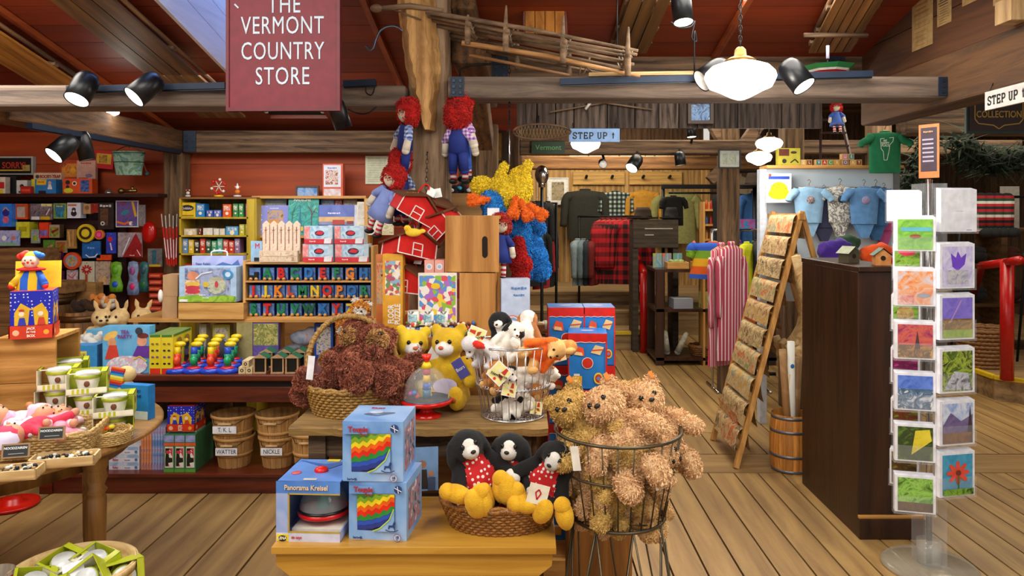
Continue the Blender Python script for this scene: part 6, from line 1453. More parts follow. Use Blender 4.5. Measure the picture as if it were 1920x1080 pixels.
me=blob('cloth',[('e',(0,0,.05),(.09,.04,.05),None),('e',(.05,0,.09),(.05,.03,.03),None)],.008,[mot(['#8ca0c0','#b8c0d0','#c88c98'],12,.6)],.003);o=bpy.data.objects.new('soft_toy',me);COL.objects.link(o);o.location=(X(568,4.6),4.62,TZ+.07);tag(o,'pale blue and pink soft toy under the riser shelf','plush toy')
# left end of the long table
tz(162,204,619,4.40,.10,'#68b8e4',[('r',.0,1,0,.5,mot(['#78bce4','#e8e8ec'],8,.4))],'pale blue box leaning behind the Tea Party box',-10)
tz(136,176,648,4.14,.14,'#2c88c8',[('r',.08,.55,.35,.8,col('#d8c050',.5)),('r',.1,.5,.55,.72,mot(['#d8c050','#3c6c3c'],60,.5)),('r',0,.08,0,1,col('#2c7c4c',.4)),('r',0,1,0,.25,mot(['#c8d8e8','#88b0d0'],20,.4)),('t','~~~~',.33,.5,.12,col('#2c5030',.4))],'blue box with a yellow panel at the left end of the long table',10)
me=blob('plush',[('e',(0,0,.03),(.05,.03,.04),None),('e',(.06,0,.06),(.04,.025,.02),(0,.5,0)),('e',(-.04,0,.06),(.035,.025,.025),(0,-.6,0))],.006,[fur('#c8c4bc','#e4e2dc')],.001)
for i,(px,D,zz,lb) in enumerate(((153,4.25,.10,'white floppy plush on the blue boxes left of the Tea Party box'),(176,4.3,.12,'grey white plush beside the Tea Party box'),(160,4.45,.08,'pale plush at the back behind the blue boxes'))):
    o=bpy.data.objects.new('plush_pup',me);COL.objects.link(o);o.location=(X(px,D),D,TZ+zz);o.rotation_euler=(0,0,i* 1.2);tag(o,lb,'plush toy','white floppy plush')
kg=plush('plush_kangaroo','beige plush animal with raised ears, leftmost behind the Tea Party box','plush toy',.30,[fur('#b8945c','#d8bc88'),fur('#c8ac78','#e0cc9c')],[0,0,1,0,0,0,0],'kangaroo',vox=.008,amp=.001,loc=(X(192,4.72),4.72,TZ),rot=(0,0,R(25)))
dup(kg,(X(226,4.74),4.74,TZ),(0,0,R(-15)),'beige plush animal with raised ears, middle one behind the Tea Party box');dup(kg,(X(258,4.76),4.76,TZ),(0,R(6),R(30)),'beige plush animal with raised ears next to the cardboard cartons');dup(kg,(X(283,4.70),4.80,TZ),(0,R(14),R(-30)),'beige plush animal slumping against the riser shelf',scale=.85)

# ---- lower shelf of the long table
ns=4.18
tz(114,172,862,4.14,.2,'#2c84c8',[('r',.03,.97,.62,.97,mot(['#e0b890','#88b8d0','#e8e4dc'],30,.5)),('d',.14,.3,.09,col('#c88c50',.5)),('t','~~~~~~~',.6,.3,.13,col('#d0e4f4',.4))],'bright blue toy box at the left of the lower shelf',2,zb=SH)
WB_=[('r',.02,.98,.52,.96,mot(['#dce4f0','#88b0dc','#e8b088'],8,.4)),('t','Baby',.22,.32,.34,col('#b8506c',.4)),('t','~~~~~',.62,.25,.2,col('#5c70a0',.4)),('d',.9,.3,.05,col('#3c80c0',.4))]
for i in range(3):carton('doll_set_box',lb4[i if i<2 else 2]+' of three flat white doll set boxes stacked on the lower shelf','box',S(57,4.16),.043,.2,'#dcdce8',(X(229,4.16),4.28,SH+i* .0435),0,WB_)
for i in range(4):carton('thin_book','thin orange book standing upright on the lower shelf','book',.013,Z(815,4.16)-SH-.012* i* 0,.2,mot(['#c87c50','#dc9464','#7c6090'],20,.5),(X(262+i* 5.2,4.16),4.28,SH),R(2),group='thin orange books on the lower shelf')
for i in range(5):carton('thin_book','thin blue book standing upright on the lower shelf','book',.013,Z(803,4.16)-SH,.2,mot(['#5c80c0','#9cb0dc','#a8688c'],20,.5),(X(283+i* 5.2,4.16),4.28,SH),R(2),group='thin blue books on the lower shelf')
CG=[('r',.05,.95,.80,.98,mot(['#7c84c0','#9ca4d8'],20,.4)),('r',0,1,.70,.78,col('#d8602c',.4)),('r',.1,.9,.12,.68,col('#dcdcc8',.4)),('r',.15,.85,.16,.64,mot(['#181818','#e8e8e0','#181818','#c83c4c','#8cb030'],50,.4,'voronoi')),('r',0,1,0,.09,col('#5c9c3c',.4))]
for i in range(3):carton('cow_game_box',['left','middle','right'][i]+' of three tall purple and green game boxes on the lower shelf','box',S(19,4.14),Z(815,4.14)-SH,.26,'#3c7c54',(X(315.5+i* 20,4.14),4.27,SH),R(2),CG,group='tall purple and green game boxes')
def jackbox(w,h,d,loc,rot,label,lidless=False):
    BD=dots('#1420b0','#d0d4f0',70,.2);YP=col('#dcb018',.5);RB_=col('#d03410',.5)
    o1=[('r',0,1,.28,1,BD),('p',[(.1,.28),(.1,.55),(.25,.75),(.5,.62),(.75,.75),(.9,.55),(.9,.28)],YP),('p',[(.42,.28),(.58,.28),(.54,.6),(.46,.6)],BD),('d',.27,.52,.07,col('#e8d8c0',.5)),('p',[(.18,.28),(.38,.28),(.34,.44),(.22,.44)],col('#2438b0',.5)),('d',.72,.52,.07,col('#e8d8c0',.5)),('p',[(.64,.28),(.84,.28),(.80,.44),(.68,.44)],col('#c83c20',.5)),('d',.27,.6,.07,col('#c82c20',.5),.03),('r',0,1,0,.27,RB_),('d',.14,.13,.08,col('#e8b890',.5)),('d',.86,.13,.07,col('#e8a030',.5)),
          ('t','JACK',.5,.215,.055,col('#f0dcc8',.5),.95,.0006),('t','IN THE',.5,.14,.045,col('#f0dcc8',.5),.95,.0004),('t','BOX',.5,.06,.06,col('#f0dcc8',.5),.95,.0006)]
    return carton('jack_in_the_box',label,'toy',w,h,d,RB_,loc,rot,o1,side_ops=[q for q in o1 if q[0] != 't'])
carton('shelf_box','pale green box under the small jack in the box on the lower shelf','box',S(52,4.14),.012,.12,'#a8c8c0',(X(336,4.14),4.24,Z(815,4.14)+.001),0)
jackbox(S(50,4.14),Z(763,4.14)-Z(815,4.14)-.014,.14,(X(336,4.14),4.23,Z(815,4.14)+.014),0,'small boxed jack in the box on the game boxes of the lower shelf')
def stack2(px,D,r,lb,tx1,tx2,zt2):
    b1=bushel('bushel_basket','lower of the two bushel baskets '+lb,(X(px+2,D),D,SH),r* .92,.17,lbl=tx2);
    b2=bushel('bushel_basket','upper of the two bushel baskets '+lb,(X(px,D),D,SH+.125),r,.17,lbl=tx1)
stack2(438,4.28,.120,'with paper labels right of the purple game boxes','T. K. L','WATTER',0)
stack2(520,4.28,.118,'with paper labels near the corner of the rustic table',None,'NICKLE',0)
bushel('bushel_basket','single low bushel basket behind the stacked boxes and the rustic table',(X(583,4.25),4.25,SH),.11,.20)
for i,(px0,px1,pt,c,lb) in enumerate(((205,255,765,'#4c8c88','teal box at the back of the lower shelf behind the round table'),(272,300,770,'#50a0a8','turquoise box standing behind the thin books'),(372,415,757,'#8c7c5c','brown paper sack folded at the back of the lower shelf'),(175,200,790,'#2c5c8c','dark blue box at the back of the lower shelf'))):
    carton('stock_box',lb,'box',S(px1-px0,4.5),max(.1,Z(pt,4.5)-SH-.02),.15,mot([c,'#30382c'],10,.6),(X((px0+px1)/2,4.5),4.6,SH),0)
t=thing('saucer','bright red plastic saucer disc on the floor under the round table','toy',(X(22,3.95),3.95,0));m=MB();m.lathe([(0,.05),(.05,.045),(.055,.02),(.12,.012),(.13,.02),(.13,.012),(.12,0),(0,0)],(0,0,0),col('#d01808',.3),28);m.build('disc',t)

# =================================================================== TOY WALL AT THE LEFT
PD=5.50;t=thing('pegboard','dark red pegboard panel hung with small carded toys','display panel',(X(130,PD),PD+.02,0));pw=S(335,PD)/2+.1
m=MB();m.box(-pw-.2,pw-.35,0,.03,.1,Z(372,PD),col('#2c0806',.6));m.build('board',t)
for i,py in enumerate((383,414,437,447,473,489)):
    m=MB();m.tube([(-pw-.2,-.02,Z(py,PD)+.015),(pw-.4,-.02,Z(py,PD)+.015)],.005,IRON,5);m.build('hook_rail',t)
m=MB();m.box(-.95,.66,-.14,.12,-.012,.012,wood('#240c06','#3c1810','x',.8,.4,.1,.1));sh=m.build('toy_shelf',loc=(X(130,5.35),5.44,Z(366,5.3)),label='dark shelf above the carded toys holding boxed games',cat='shelf')
ST=Z(366,5.3)+.0125
def up(px0,px1,pyt,c,ops,lb,D=5.34,d=.05,nm='game_box',rot=0,zb=ST):return pbox(nm,lb,'box',px0,px1,pyt,D,zb,d,c,ops,R(rot))
t=thing('game_sign_box','black game box with SORRY in red letters high on the red wall','box',(X(20,5.55),5.56,Z(328,5.55)));m=MB();w_,h_=S(80,5.55),S(35,5.55);m.box(-w_/2,w_/2,0,.035,0,h_,col('#a8aca8',.4));m.rect(-w_/2+.01,w_/2-.012,.012,h_-.012,col('#08080c',.4),-.001);m.rect(-w_/2+.01,w_/2-.02,.03,.04,col('#c8a83c',.5),-.002);m.rect(w_/2-.075,w_/2-.02,.03,.075,col('#a8944c',.5),-.003);m.build('carton',t);text('SORRY!',.066,col('#b8341c',.5),t,(.02,-.003,.07),sx=.8,bold=.001)
m=MB();m.box(-w_/2,w_/2,-.05,.0,-.012,0,IRON);m.build('bracket',t)
up(-10,10,332,'#d8d0c0',[('r',.1,.9,.3,.7,col('#c02020',.5)),('r',.2,.8,0,.25,col('#d8c020',.5))],'white and red box at the left end of the dark wall shelf')
up(10,30,330,'#1c1c20',[],'black box near the left end of the dark wall shelf',D=5.42);up(31,51,338,'#c8ccc8',[('d',.5,.55,.2,col('#202020',.5)),('r',.2,.8,.05,.2,col('#3c4048',.5))],'pale grey boxed game on the dark wall shelf')
up(38,58,349,'#a82010',[('r',.1,.9,.3,.6,col('#d84830',.4))],'red toy box in front of the pale grey game on the wall shelf',D=5.29,d=.03)
up(63,115,324,'#d0b89c',[('t','BOOBY-TRAP',.6,.82,.16,col('#a81c14',.5),.8,.001),('d',.14,.82,.07,col('#4c4038',.5))],'tan game box titled BOOBY-TRAP on the wall shelf',D=5.46,d=.04)
up(59,105,336,'#2474b4',[('r',0,.14,0,1,col('#c8c020',.5)),('p',[(.2,.6),(.6,.6),(.62,.98),(.22,.98)],col('#d8b01c',.5)),('t','~~~~',.4,.8,.14,col('#c03018',.5)),('p',[(.66,.3),(.86,.3),(.78,.8),(.72,.8)],col('#d8d4dc',.5)),('d',.76,.75,.07,col('#c8a0a0',.5)),('r',.3,.6,0,.2,col('#181818',.5))],'blue and yellow toy box with a white figure on the wall shelf',d=.07)
up(112,148,300,'#a83c20',[('r',.1,.9,.5,.9,mot(['#c85020','#d89030','#78281c'],20,.5)),('d',.7,.7,.14,col('#e0a020',.5)),('r',.1,.9,.1,.4,mot(['#30283c','#a86030'],20,.5))],'orange and brown picture box at the back of the wall shelf',D=5.50,d=.03,zb=ST)
up(144,179,301,'#c09484',[('t','~~~~~~',.5,.92,.07,col('#a83030',.5)),('r',.1,.6,.3,.5,col('#b85848',.5)),('d',.65,.55,.2,col('#7c6c8c',.5),.1)],'pale pink picture box beside the orange brown one on the wall shelf',D=5.48,d=.03)
up(118,171,335,'#d04c14',[('r',.60,.9,.12,.9,mot(['#1c2c6c','#4c6cb0','#0c1438'],16,.4)),('d',.17,.75,.08,col('#181010',.5)),('d',.4,.68,.08,col('#e8d8c0',.5)),('d',.4,.68,.05,col('#181010',.5)),('d',.17,.45,.06,col('#181010',.5)),('d',.2,.2,.16,col('#c8c020',.5),.09)],'bright orange box with a blue picture panel on the wall shelf',d=.08,rot=4)
t=thing('red_banner','red cloth banner with a yellow panel hanging behind the green pennant','banner',(X(192,5.5),5.5,Z(316,5.5)),(0,R(5),0));m=MB();m.box(-.075,.075,0,.008,0,.13,col('#b8141c',.6));m.rect(-.05,.06,.035,.11,col('#c8a028',.6),-.001);m.rect(-.03,.03,.04,.10,mot(['#c8a028','#6c4020'],40,.6),-.002);m.build('cloth',t)
t=thing('green_pail','pale green patterned tapered pail shape hanging under the side beam','pail',(X(236,5.3),5.34,Z(328,5.3)));m=MB();GP=mot(['#7cb48c','#a8ccc0','#5c9460','#88a8c8'],12,.5)
m.lathe([(.09,0),(.115,.17),(.110,.17),(.088,.01),(0,.01)],(0,0,0),GP,24,sy=.5);m.build('body',t)
for z_,r_ in ((.09,.104),(.155,.114)):m=MB();m.lathe([(r_,z_),(r_+.002,z_+.003),(r_,z_+.006)],(0,0,0),col('#2c4c44',.5),24,sy=.52);m.build('band',t)
m=MB();m.tube(curve([(-.11,0,.165),(0,-.02,.205),(.11,0,.165)],12),.003,STEEL,5);m.tube([(0,0,.20),(.08,.02,.25),(.2,.02,.25)],.004,STEEL,5);m.build('wire_handle',t)
t=thing('brass_tap','small brass and metal gadgets lying on the right end of the wall shelf','gadget',(X(236,5.33),5.36,ST));BR=col('#8c7444',.3,.9);m=MB();m.tube([(-.05,0,.018),(.06,0,.022)],.012,BR,8);m.ell((-.05,0,.02),.022,BR);m.cyl((.03,0,.02),(.03,0,.055),.01,BR);m.build('body',t)
m=MB();m.lathe([(0,0),(.028,0),(.024,.012),(.014,.03),(0,.035)],(0,0,0),col('#b0a8a0',.2,.8),16);m.build('call_bell',loc=(X(199,5.33),5.36,ST),label='small round call bell on the dark wall shelf',cat='bell')
t=thing('pendulum','tiny blue ball on a stick on the red wall right of the green pail','toy',(X(274,5.57),5.58,Z(325,5.57)));m=MB();m.tube([(-.03,0,.09),(.0,0,.01)],.004,col('#c88c7c',.5),6);m.build('stick',t);m=MB();m.ell((0,0,0),.016,col('#5c8c9c',.4));m.build('ball',t)

# carded toys: (left, right, top, bottom, backing colour, accents, how it looks)
def card(x0,x1,y0,y1,c,ops,lb,D=5.40,depth=.012,rot=0):
    w,h=S(x1-x0,D),S(y1-y0,D);t=carton('carded_toy',lb,'toy',w,h,depth,c,(X((x0+x1)/2,D),D+depth/2,Z(y1,D)),rot,ops)
    m=MB();m.tube([(0,PD-.005-D,h-.012),(0,-.01,h-.012)],.003,CHROME,5);m.build('peg_hook',t);return t
V=lambda *c:mot(list(c),22,.35)
card(0,22,382,425,V('#1c6ce0','#2c88f0'),[('d',.5,.6,.3,col('#28288c',.4)),('d',.5,.3,.28,V('#e07898','#c85080'),.3),('s',[(.25,.7),(.5,.85),(.75,.7)],.08,col('#d89858',.4))],'bright blue card with a pink figure at the left edge of the toy wall',D=5.36,depth=.06)
card(27,52,382,411,V('#c85828','#a84828'),[('r',.2,.8,.1,.8,V('#c8b0a0','#a89090')),('r',0,1,0,.12,col('#e04c18',.4))],'orange topped bag card in the top row of the toy wall',depth=.03)
card(57,76,382,412,V('#4c4c5c','#8c7c8c'),[('r',.1,.9,.0,.2,col('#d8d8dc',.4)),('r',.3,.7,.3,.9,V('#403440','#a08890'))],'grey figure pack in the top row of the toy wall');card(76,98,382,412,V('#5c3c3c','#8c8c94'),[('r',.05,.95,.84,1,col('#d8cc8c',.4)),('r',0,.8,0,.2,col('#d0a81c',.4)),('s',[(.5,.3),(.8,.7)],.06,col('#e8e8ec',.3))],'clear pack with a yellow foot card in the top row of the toy wall')
card(100,124,381,410,V('#3c7c4c','#a8a828'),[('r',.12,.88,.5,.9,col('#2c6c98',.4)),('r',.2,.8,.1,.5,V('#104c6c','#30a0c0')),('t','~~~~',.5,.8,.14,col('#d8c030',.4))],'green and blue magic card in the top row of the toy wall',depth=.03)
card(126,151,380,409,V('#c8cce0','#e0e0ec'),[('r',.05,.7,.78,.9,col('#c86c3c',.4)),('d',.5,.3,.22,col('#181c24',.4)),('d',.5,.55,.16,col('#30343c',.4)),('d',.5,.45,.08,col('#d8d8e0',.4))],'white card box with a black and white figure, top row of the toy wall',depth=.07)
card(156,170,382,401,V('#a88058','#c09868'),[('d',.5,.6,.3,col('#8c5c3c',.5))],'small tan box in the top row of the toy wall',depth=.04);card(171,184,381,399,V('#7c1c18','#a82c24'),[],'small dark red packet in the top row of the toy wall')
card(184,213,380,430,V('#14141a','#2c2824'),[('t','~~~~',.5,.88,.15,col('#c8c8cc',.4),.8,.0006),('r',.15,.65,.15,.78,V('#3c281c','#6c4c38')),('d',.3,.22,.14,col('#c8c8c4',.4)),('d',.3,.22,.07,col('#181818',.4))],'tall black card with a dark brown figure on the toy wall')
card(217,259,376,426,'#c0c0c8',[('r',.04,.96,.04,.96,V('#30408c','#6c4888','#3c5c9c')),('s',[(.75,.95),(.85,.6),(.9,.4)],.10,col('#c89c20',.4)),('s',[(.06,.2),(.4,.12),(.6,.2)],.09,col('#d86c20',.4)),('d',.42,.55,.2,col('#2c7c8c',.4),.10,.5),('t','~~~~',.32,.88,.09,col('#a82c30',.4)),('d',.7,.14,.1,V('#e8e4dc','#404040'))],'large purple and yellow comic cover card on the toy wall')
card(260,272,384,424,V('#8c8484','#585060'),[],'narrow grey pack right of the comic cover card')
card(30,55,416,446,V('#c8c01c','#dcd83c'),[('r',.2,.8,.4,.7,col('#a89c10',.4))],'stack of lime yellow packets in the second row of the toy wall',depth=.10)
card(-4,36,432,461,V('#3c8ce0','#c0b4e0','#58a8e8'),[('r',0,1,0,.22,V('#5cc058','#a8a8c8')),('d',.3,.5,.12,col('#e8ecf4',.4)),('d',.72,.5,.1,col('#d87c70',.4))],'pastel blue and pink bubble packs at the left edge of the toy wall',D=5.37)
card(58,74,430,456,V('#a8a0c0','#5c8c3c'),[('d',.5,.35,.34,V('#6c9c30','#c8b828'))],'small green and violet pack in the second row of the toy wall')
card(73,91,417,446,V('#d83014','#e84420'),[('r',.1,.9,.12,.5,V('#5c3c94','#9c8cc0'))],'bright red card with a violet toy in the second row of the toy wall',depth=.03)
card(92,112,421,446,V('#4c3824','#64502c'),[('r',.02,.98,.02,.98,col('#a88c78',.5)),('r',.1,.9,.08,.8,V('#5c6c1c','#a8a84c')),('p',[(.2,.5),(.9,.75),(.9,.6),(.3,.3)],col('#7c1c10',.5))],'framed green lizard card in the second row of the toy wall',depth=.05)
card(81,103,450,470,V('#5c8c2c','#3c6c28'),[('d',.6,.4,.28,V('#c88c6c','#a86848'),.1,.5)],'green card with a tan rubber toy in the third row of the toy wall');card(104,125,451,474,V('#a88c6c','#8c7450'),[('r',.1,.86,.1,.88,V('#6c8c28','#a82c18','#88803c'))],'second framed green lizard card lower on the toy wall')
card(125,143,430,466,V('#8c6434','#b0884c'),[('s',[(.2,.9),(.35,.1)],.16,col('#c89c60',.4)),('s',[(.7,.95),(.65,.1)],.18,col('#b8884c',.4))],'bunch of tan wooden flutes on the toy wall')
card(65,118,472,503,V('#4c1c5c','#6c2c7c'),[('s',[(.30+.2* i,.95),(.30+.2* i,.05)],.08,V('#a84c5c','#c88c30')) for i in range(4)],'rows of purple packets on the toy wall');card(92,120,508,534,V('#3c1438','#6c2c54'),[('s',[(.25+.25* i,.95),(.25+.25* i,.05)],.1,V('#a84c5c','#a87c30')) for i in range(3)],'lower purple packets beside the barrel on the toy wall')
def round_(px,py,r,cs,lb,D=5.38):
    t=thing('round_toy',lb,'toy',at(px,py,D));q=S(r,D);m=MB();m.T=Matrix.Rotation(PI/2,4,'X');m.lathe([(0,.012),(q,.010),(q,-.01),(0,-.012)],(0,0,0),col(cs[0],.4),28,smooth=False);m.T=Matrix.Identity(4);m.disc(0,0,q* .72,cs[1] if not isinstance(cs[1],str) else col(cs[1],.4),-.013);m.disc(0,q* .0,q* .45,cs[2] if not isinstance(cs[2],str) else col(cs[2],.4),-.0135);m.build('disc',t);m=MB();m.tube([(0,PD-D-.01,q* .9),(0,0,q* .9)],.003,CHROME,5);m.build('peg_hook',t)
round_(162,437,17,('#d0b41c','#2c2410','#d8bc20'),'yellow round disc toy with a black ring on the toy wall');round_(187,440,9,('#c87020','#c82070','#e04c90'),'pink and orange disc behind the yellow ring');round_(136,489,16,('#d04814',V('#5c90b8','#c88c70'),V('#6c5c30','#c8b078')),'orange rimmed round picture toy on the toy wall')
card(154,188,452,484,V('#0c4c94','#1c6cb4'),[('t','~~~',.5,.6,.2,col('#60a0d8',.4)),('s',[(.2,.2),(.4,.05),(.7,.08),(.85,.25)],.06,col('#d0d4dc',.3))],'blue boomerang card between two wooden slings on the toy wall');card(199,217,436,475,V('#1830a0','#3448c0'),[('d',.4,.68,.26,col('#c81c2c',.4)),('s',[(.45,.5),(.6,.15)],.14,col('#d8c8d8',.4))],'royal blue card with a red rattle on the toy wall')
card(221,266,436,482,V('#7c6c74','#a89ca4'),[('p',[(.2,.0),(.75,.98),(1,.5),(1,0)],V('#7c0c14','#a01c24')),('s',[(.5,.8),(.2,.1)],.04,col('#d8d8dc',.3)),('s',[(.8,.3),(.95,.05)],.03,col('#d8d8dc',.3)),('t','~~~~',.6,.07,.07,col('#d8b0b0',.4))],'large grey card with a dark red cape costume on the toy wall')
card(181,208,478,488,V('#c83c10','#e0501c'),[],'orange header card above the bag of wooden pieces');card(149,177,490,530,'#c8c0b0',[('r',.06,.94,.04,.96,V('#c8c0a8','#b8b098'))]+[('d',.5+.24* math.cos(a),.62+.14* math.sin(a),.13,col('#b01820',.4),.06,a) for a in [i* PI/5 for i in range(10)]]+[('r',.42,.58,.04,.4,V('#a83c1c','#8c5c30'))],'white card with a red paper flower on the toy wall')
card(179,207,490,534,V('#6c5c50','#b8a08c','#8c7460'),[('d',.5,.2,.3,V('#b88c60','#d8b488'))],'clear bag of wooden pieces on the toy wall');card(125,145,506,528,V('#c8c0c8','#a83c3c'),[('s',[(.1,.6),(.5,.3),(.9,.7)],.08,col('#c84c3c',.4))],'small white card with red shapes over the barrels')
def bottle(px,y0,y1,r,c1,c2,c3,lb):
    D=5.38;h=S(y1-y0,D);q=S(r,D);t=thing('bubble_pack',lb,'toy',(X(px,D),D,Z(y1,D)));m=MB();m.lathe([(0,0),(q* .9,.005),(q,h* .22),(q* .62,h* .5),(q* .88,h* .78),(q* .7,h* .96),(0,h)],(0,0,0),c1,24,sy=.45);m.build('shell',t)
    m=MB();m.ell((0,-q* .3,h* .25),(q* .5,q* .22,h* .12),c2);m.build('lower_piece',t);m=MB();m.ell((0,-q* .3,h* .72),(q* .45,q* .22,h* .13),c3);m.build('upper_piece',t);m=MB();m.tube([(0,PD-D-.01,h* .96),(0,0,h* .96)],.003,CHROME,5);m.build('peg_hook',t)
bottle(218,490,548,13,V('#4c8c1c','#7cb028'),col('#1c50c0',.4),col('#5ca020',.4),'green and blue bubble pack with a yellow foot on the toy wall');bottle(250,489,554,12,V('#5c6c94','#8c9cc0'),col('#c8286c',.4),V('#7c3c8c','#b05c8c'),'hourglass shaped lilac pack with a pink ball on the toy wall');bottle(270,490,548,10,V('#1c4c4c','#2c6c6c'),col('#1c6c30',.4),col('#284c5c',.4),'hourglass shaped dark green pack behind the lilac one')
card(277,304,466,500,V('#5c5458','#7c8484'),[('r',.1,.9,0,.12,col('#c8a820',.4)),('r',.3,.6,.15,.9,V('#1c4c60','#2c7080'))],'clear pack with blue pieces at the right of the toy wall')
me=blob('mask',[('e',(0,0,0),(.055,.03,.08),None)],.008,[col('#b8100c',.15)]);o=bpy.data.objects.new('red_bag',me);COL.objects.link(o);o.location=at(280,436,5.40);tag(o,'shiny red bag of balls at the right of the toy wall','toy')
for i in range(5):m=MB();m.bar((-.012* i* 0,0,.0),(.004,0,-.27),.012,.008,col('#b8180c',.4));m.bar((0,-.006,.09),(0,-.006,.0),.005,.005,col('#c8c4c0',.4));m.bar((.002,-.006,-.08),(.004,-.006,-.22),.006,.004,col('#d8d0d4',.4));m.build('toy_arrow',loc=at(306+i* 6.5,425+(i%2)* 3,5.3),rot=(0,R(-6+2* i),0),label='red and white toy arrow hanging beside the timber post left of the bookcase',cat='toy',group='red and white toy arrows')
for i in range(6):carton('red_packet','flat orange red packet in a pile right of the toy wall','box',.085,.028,.08,V('#a82414','#c8442c'),(X(288,5.3),5.36,Z(583,5.3)+i* .047),R(4* (-1)**i),[('r',.1,.9,.3,.7,col('#d86c50',.5))],group='pile of orange red packets')
crate('packet_shelf','low dark crate carrying the pile of orange red packets',(X(285,5.3),5.36,0),.2,.2,Z(583,5.3)-.001,0,wood('#2c1c10','#4c301c','x',1,.7,.2,.1),4,openside='+x',cat='crate')
# barrels and crates in front of the toy wall
OLD=('#5c3a1a','#94683a')
barrel('barrel','wooden barrel of brown plush standing behind the Tea Party box',(X(153,5.14),5.16,0),.155,.88,OLD,'#5c4020',bulge=1.05)
barrel('barrel','dark barrel standing left of the one with brown plush',(X(88,5.14),5.18,0),.15,1.0,('#4c3014','#7c5630'),'#4c3418',bulge=1.04)
CM=wood('#5c3c1c','#8c6438','x',1,.7,.3,.15)
crate('old_crate','old brown crate on the toy wall floor, at the far left',(X(35,5.2),5.22,.0),.36,.22,Z(505,5.1),0,CM,6)
crate('old_crate','old brown crate on top of the taller crate at the far left',(X(38,5.15),5.22,Z(505,5.1)),.34,.18,.14,0,CM,1);
crate('old_crate','small brown crate resting on the dark barrel',(X(100,5.1),5.18,1.003),.22,.2,.08,R(-6),CM,1)
crate('old_crate','narrow brown crate standing upright behind the barrel of brown plush',(X(158,5.33),5.345,0),.2,.1,Z(531,5.28),R(0),wood('#7c5428','#a87c44','x',1,.7,.3,.1),4)
for i,(px,py,c,lb) in enumerate(((172,562,'#3c2410','dark brown plush in the barrel'),(150,566,'#2c1c10','very dark plush in the left of the barrel'),(185,545,'#c8782c','orange plush with a brown back on the barrel'),(210,548,'#d07c28','orange and white plush on the right of the barrel'),(222,556,'#c8c0b0','pale plush at the right side of the barrel'))):
    m=MB();m.ell((0,0,0),(.05,.04,.04),fur(c,c));m.ell((.03,-.02,.03),(.025,.025,.025),fur(c,c));m.ell((-.03,-.02,.02),(.02,.02,.03),fur('#d8d0c0' if i>2 else c,c));m.build('plush_heap_toy',loc=(X(min(px,205),5.1),5.10,.90+(562-py)* .002+.02),label=lb,cat='plush toy')

# =================================================================== ROUND TABLE AT THE LEFT FRONT
OAK=wood('#7c5424','#b08448','x',.7,.35,.15,.05);OAKZ=wood('#5c3a16','#8c6230','z',.8,.4,.15,.05)
tcx,tcy,TR,T7=-2.17,2.9,.69,.70
t=thing('round_table','round oak table with turned legs at the left, crowded with baskets','table',(tcx,tcy,0))
m=MB();m.lathe([(0,T7),(TR-.01,T7),(TR,T7-.008),(TR,T7-.02),(TR-.012,T7-.028),(0,T7-.028)],(0,0,0),OAK,64);m.build('table_top',t)
m=MB();m.lathe([(TR-.12,T7-.03),(TR-.12,T7-.10),(TR-.14,T7-.10),(TR-.14,T7-.03)],(0,0,0),OAKZ,48);m.build('apron',t)
for a in (-14,76,166,256):
    x,y=(TR-.09)* math.cos(R(a)),(TR-.09)* math.sin(R(a));m=MB();m.lathe([(.026,0),(.034,.05),(.038,.42),(.040,.50),(.032,.515),(.042,.53),(.030,.545),(.042,.575),(.036,.60),(.044,.62),(.044,T7-.03)],(x,y,0),OAKZ,20);m.build('leg',t)
# crates holding the clown box
CW=wood('#94621f','#cb9650','x',.9,.55,.25,.1)
zt=Z(640,2.86)
crate('wooden_crate','large pale wooden crate on the round table carrying the jack in the box',(X(66,3.02)-.01,3.06,T7),.22,.24,zt-T7,R(10),CW,2,openside='+x')
crate('wooden_crate','wooden crate at the left edge beside the one carrying the jack in the box',(X(-45,2.95),3.0,T7),.18,.28,zt-T7-.03,R(4),CW,2,openside='+x')
jb=jackbox(.14,.185,.14,(X(40,2.9),2.98,zt+.002),R(24),'large jack in the box with a grinning cloth clown on the wooden crate')
m=MB();m.box(-.08,.08,0,.003,0,.11,col('#dcc818',.5));m.build('lid',jb,(.0,.071,.185),(R(-8),0,0))
cl=thing('clown','cloth clown in yellow and blue rising out of the large jack in the box','doll',(X(36,2.9),2.97,zt+.187),R(14))
cl.scale=(.8,.8,.8)
m=MB();m.lathe([(.065,0),(.058,.05),(.028,.10),(.02,.11)],(0,0,0),stripe(['#dcb81c','#1c5cc8'],0,.075),24,sy=.7);m.build('robe',cl)
for q in (1,-1):m=MB();m.caps((q* .03,0,.085),(q* .07,-.03,.03),.018,col('#d8b41c' if q<0 else '#1c5cc8',.7));m.ell((q* .075,-.035,.02),.014,col('#d01c14',.6));m.build('arm',cl)
m=MB();m.lathe([(.02,.10),(.062,.096),(.066,.104),(.02,.115)],(0,0,0),col('#c81410',.7),24,sy=.7);m.build('ruff',cl)
m=MB();m.ell((0,-.008,.140),(.038,.034,.036),col('#e8c8b4',.6),n=16);[m.ell((q* .02,-.040,.134),(.007,.003,.006),col('#d84030',.5),n=8) for q in (1,-1)];m.ell((0,-.042,.138),.006,col('#c81818',.5),n=8);m.build('head',cl)
for q in (1,-1):m=MB();m.ell((q* .013,-.041,.148),.0035,EYEB,n=6);m.build('eye',cl)
m=MB();m.ell((0,.004,.165),(.036,.032,.026),col('#dcc020',.7));m.caps((.02,0,.175),(.05,-.005,.168),.018,col('#1c6cd0',.7),.014);m.caps((-.02,0,.178),(-.048,-.005,.165),.018,col('#d82818',.7),.015);m.build('hat',cl)
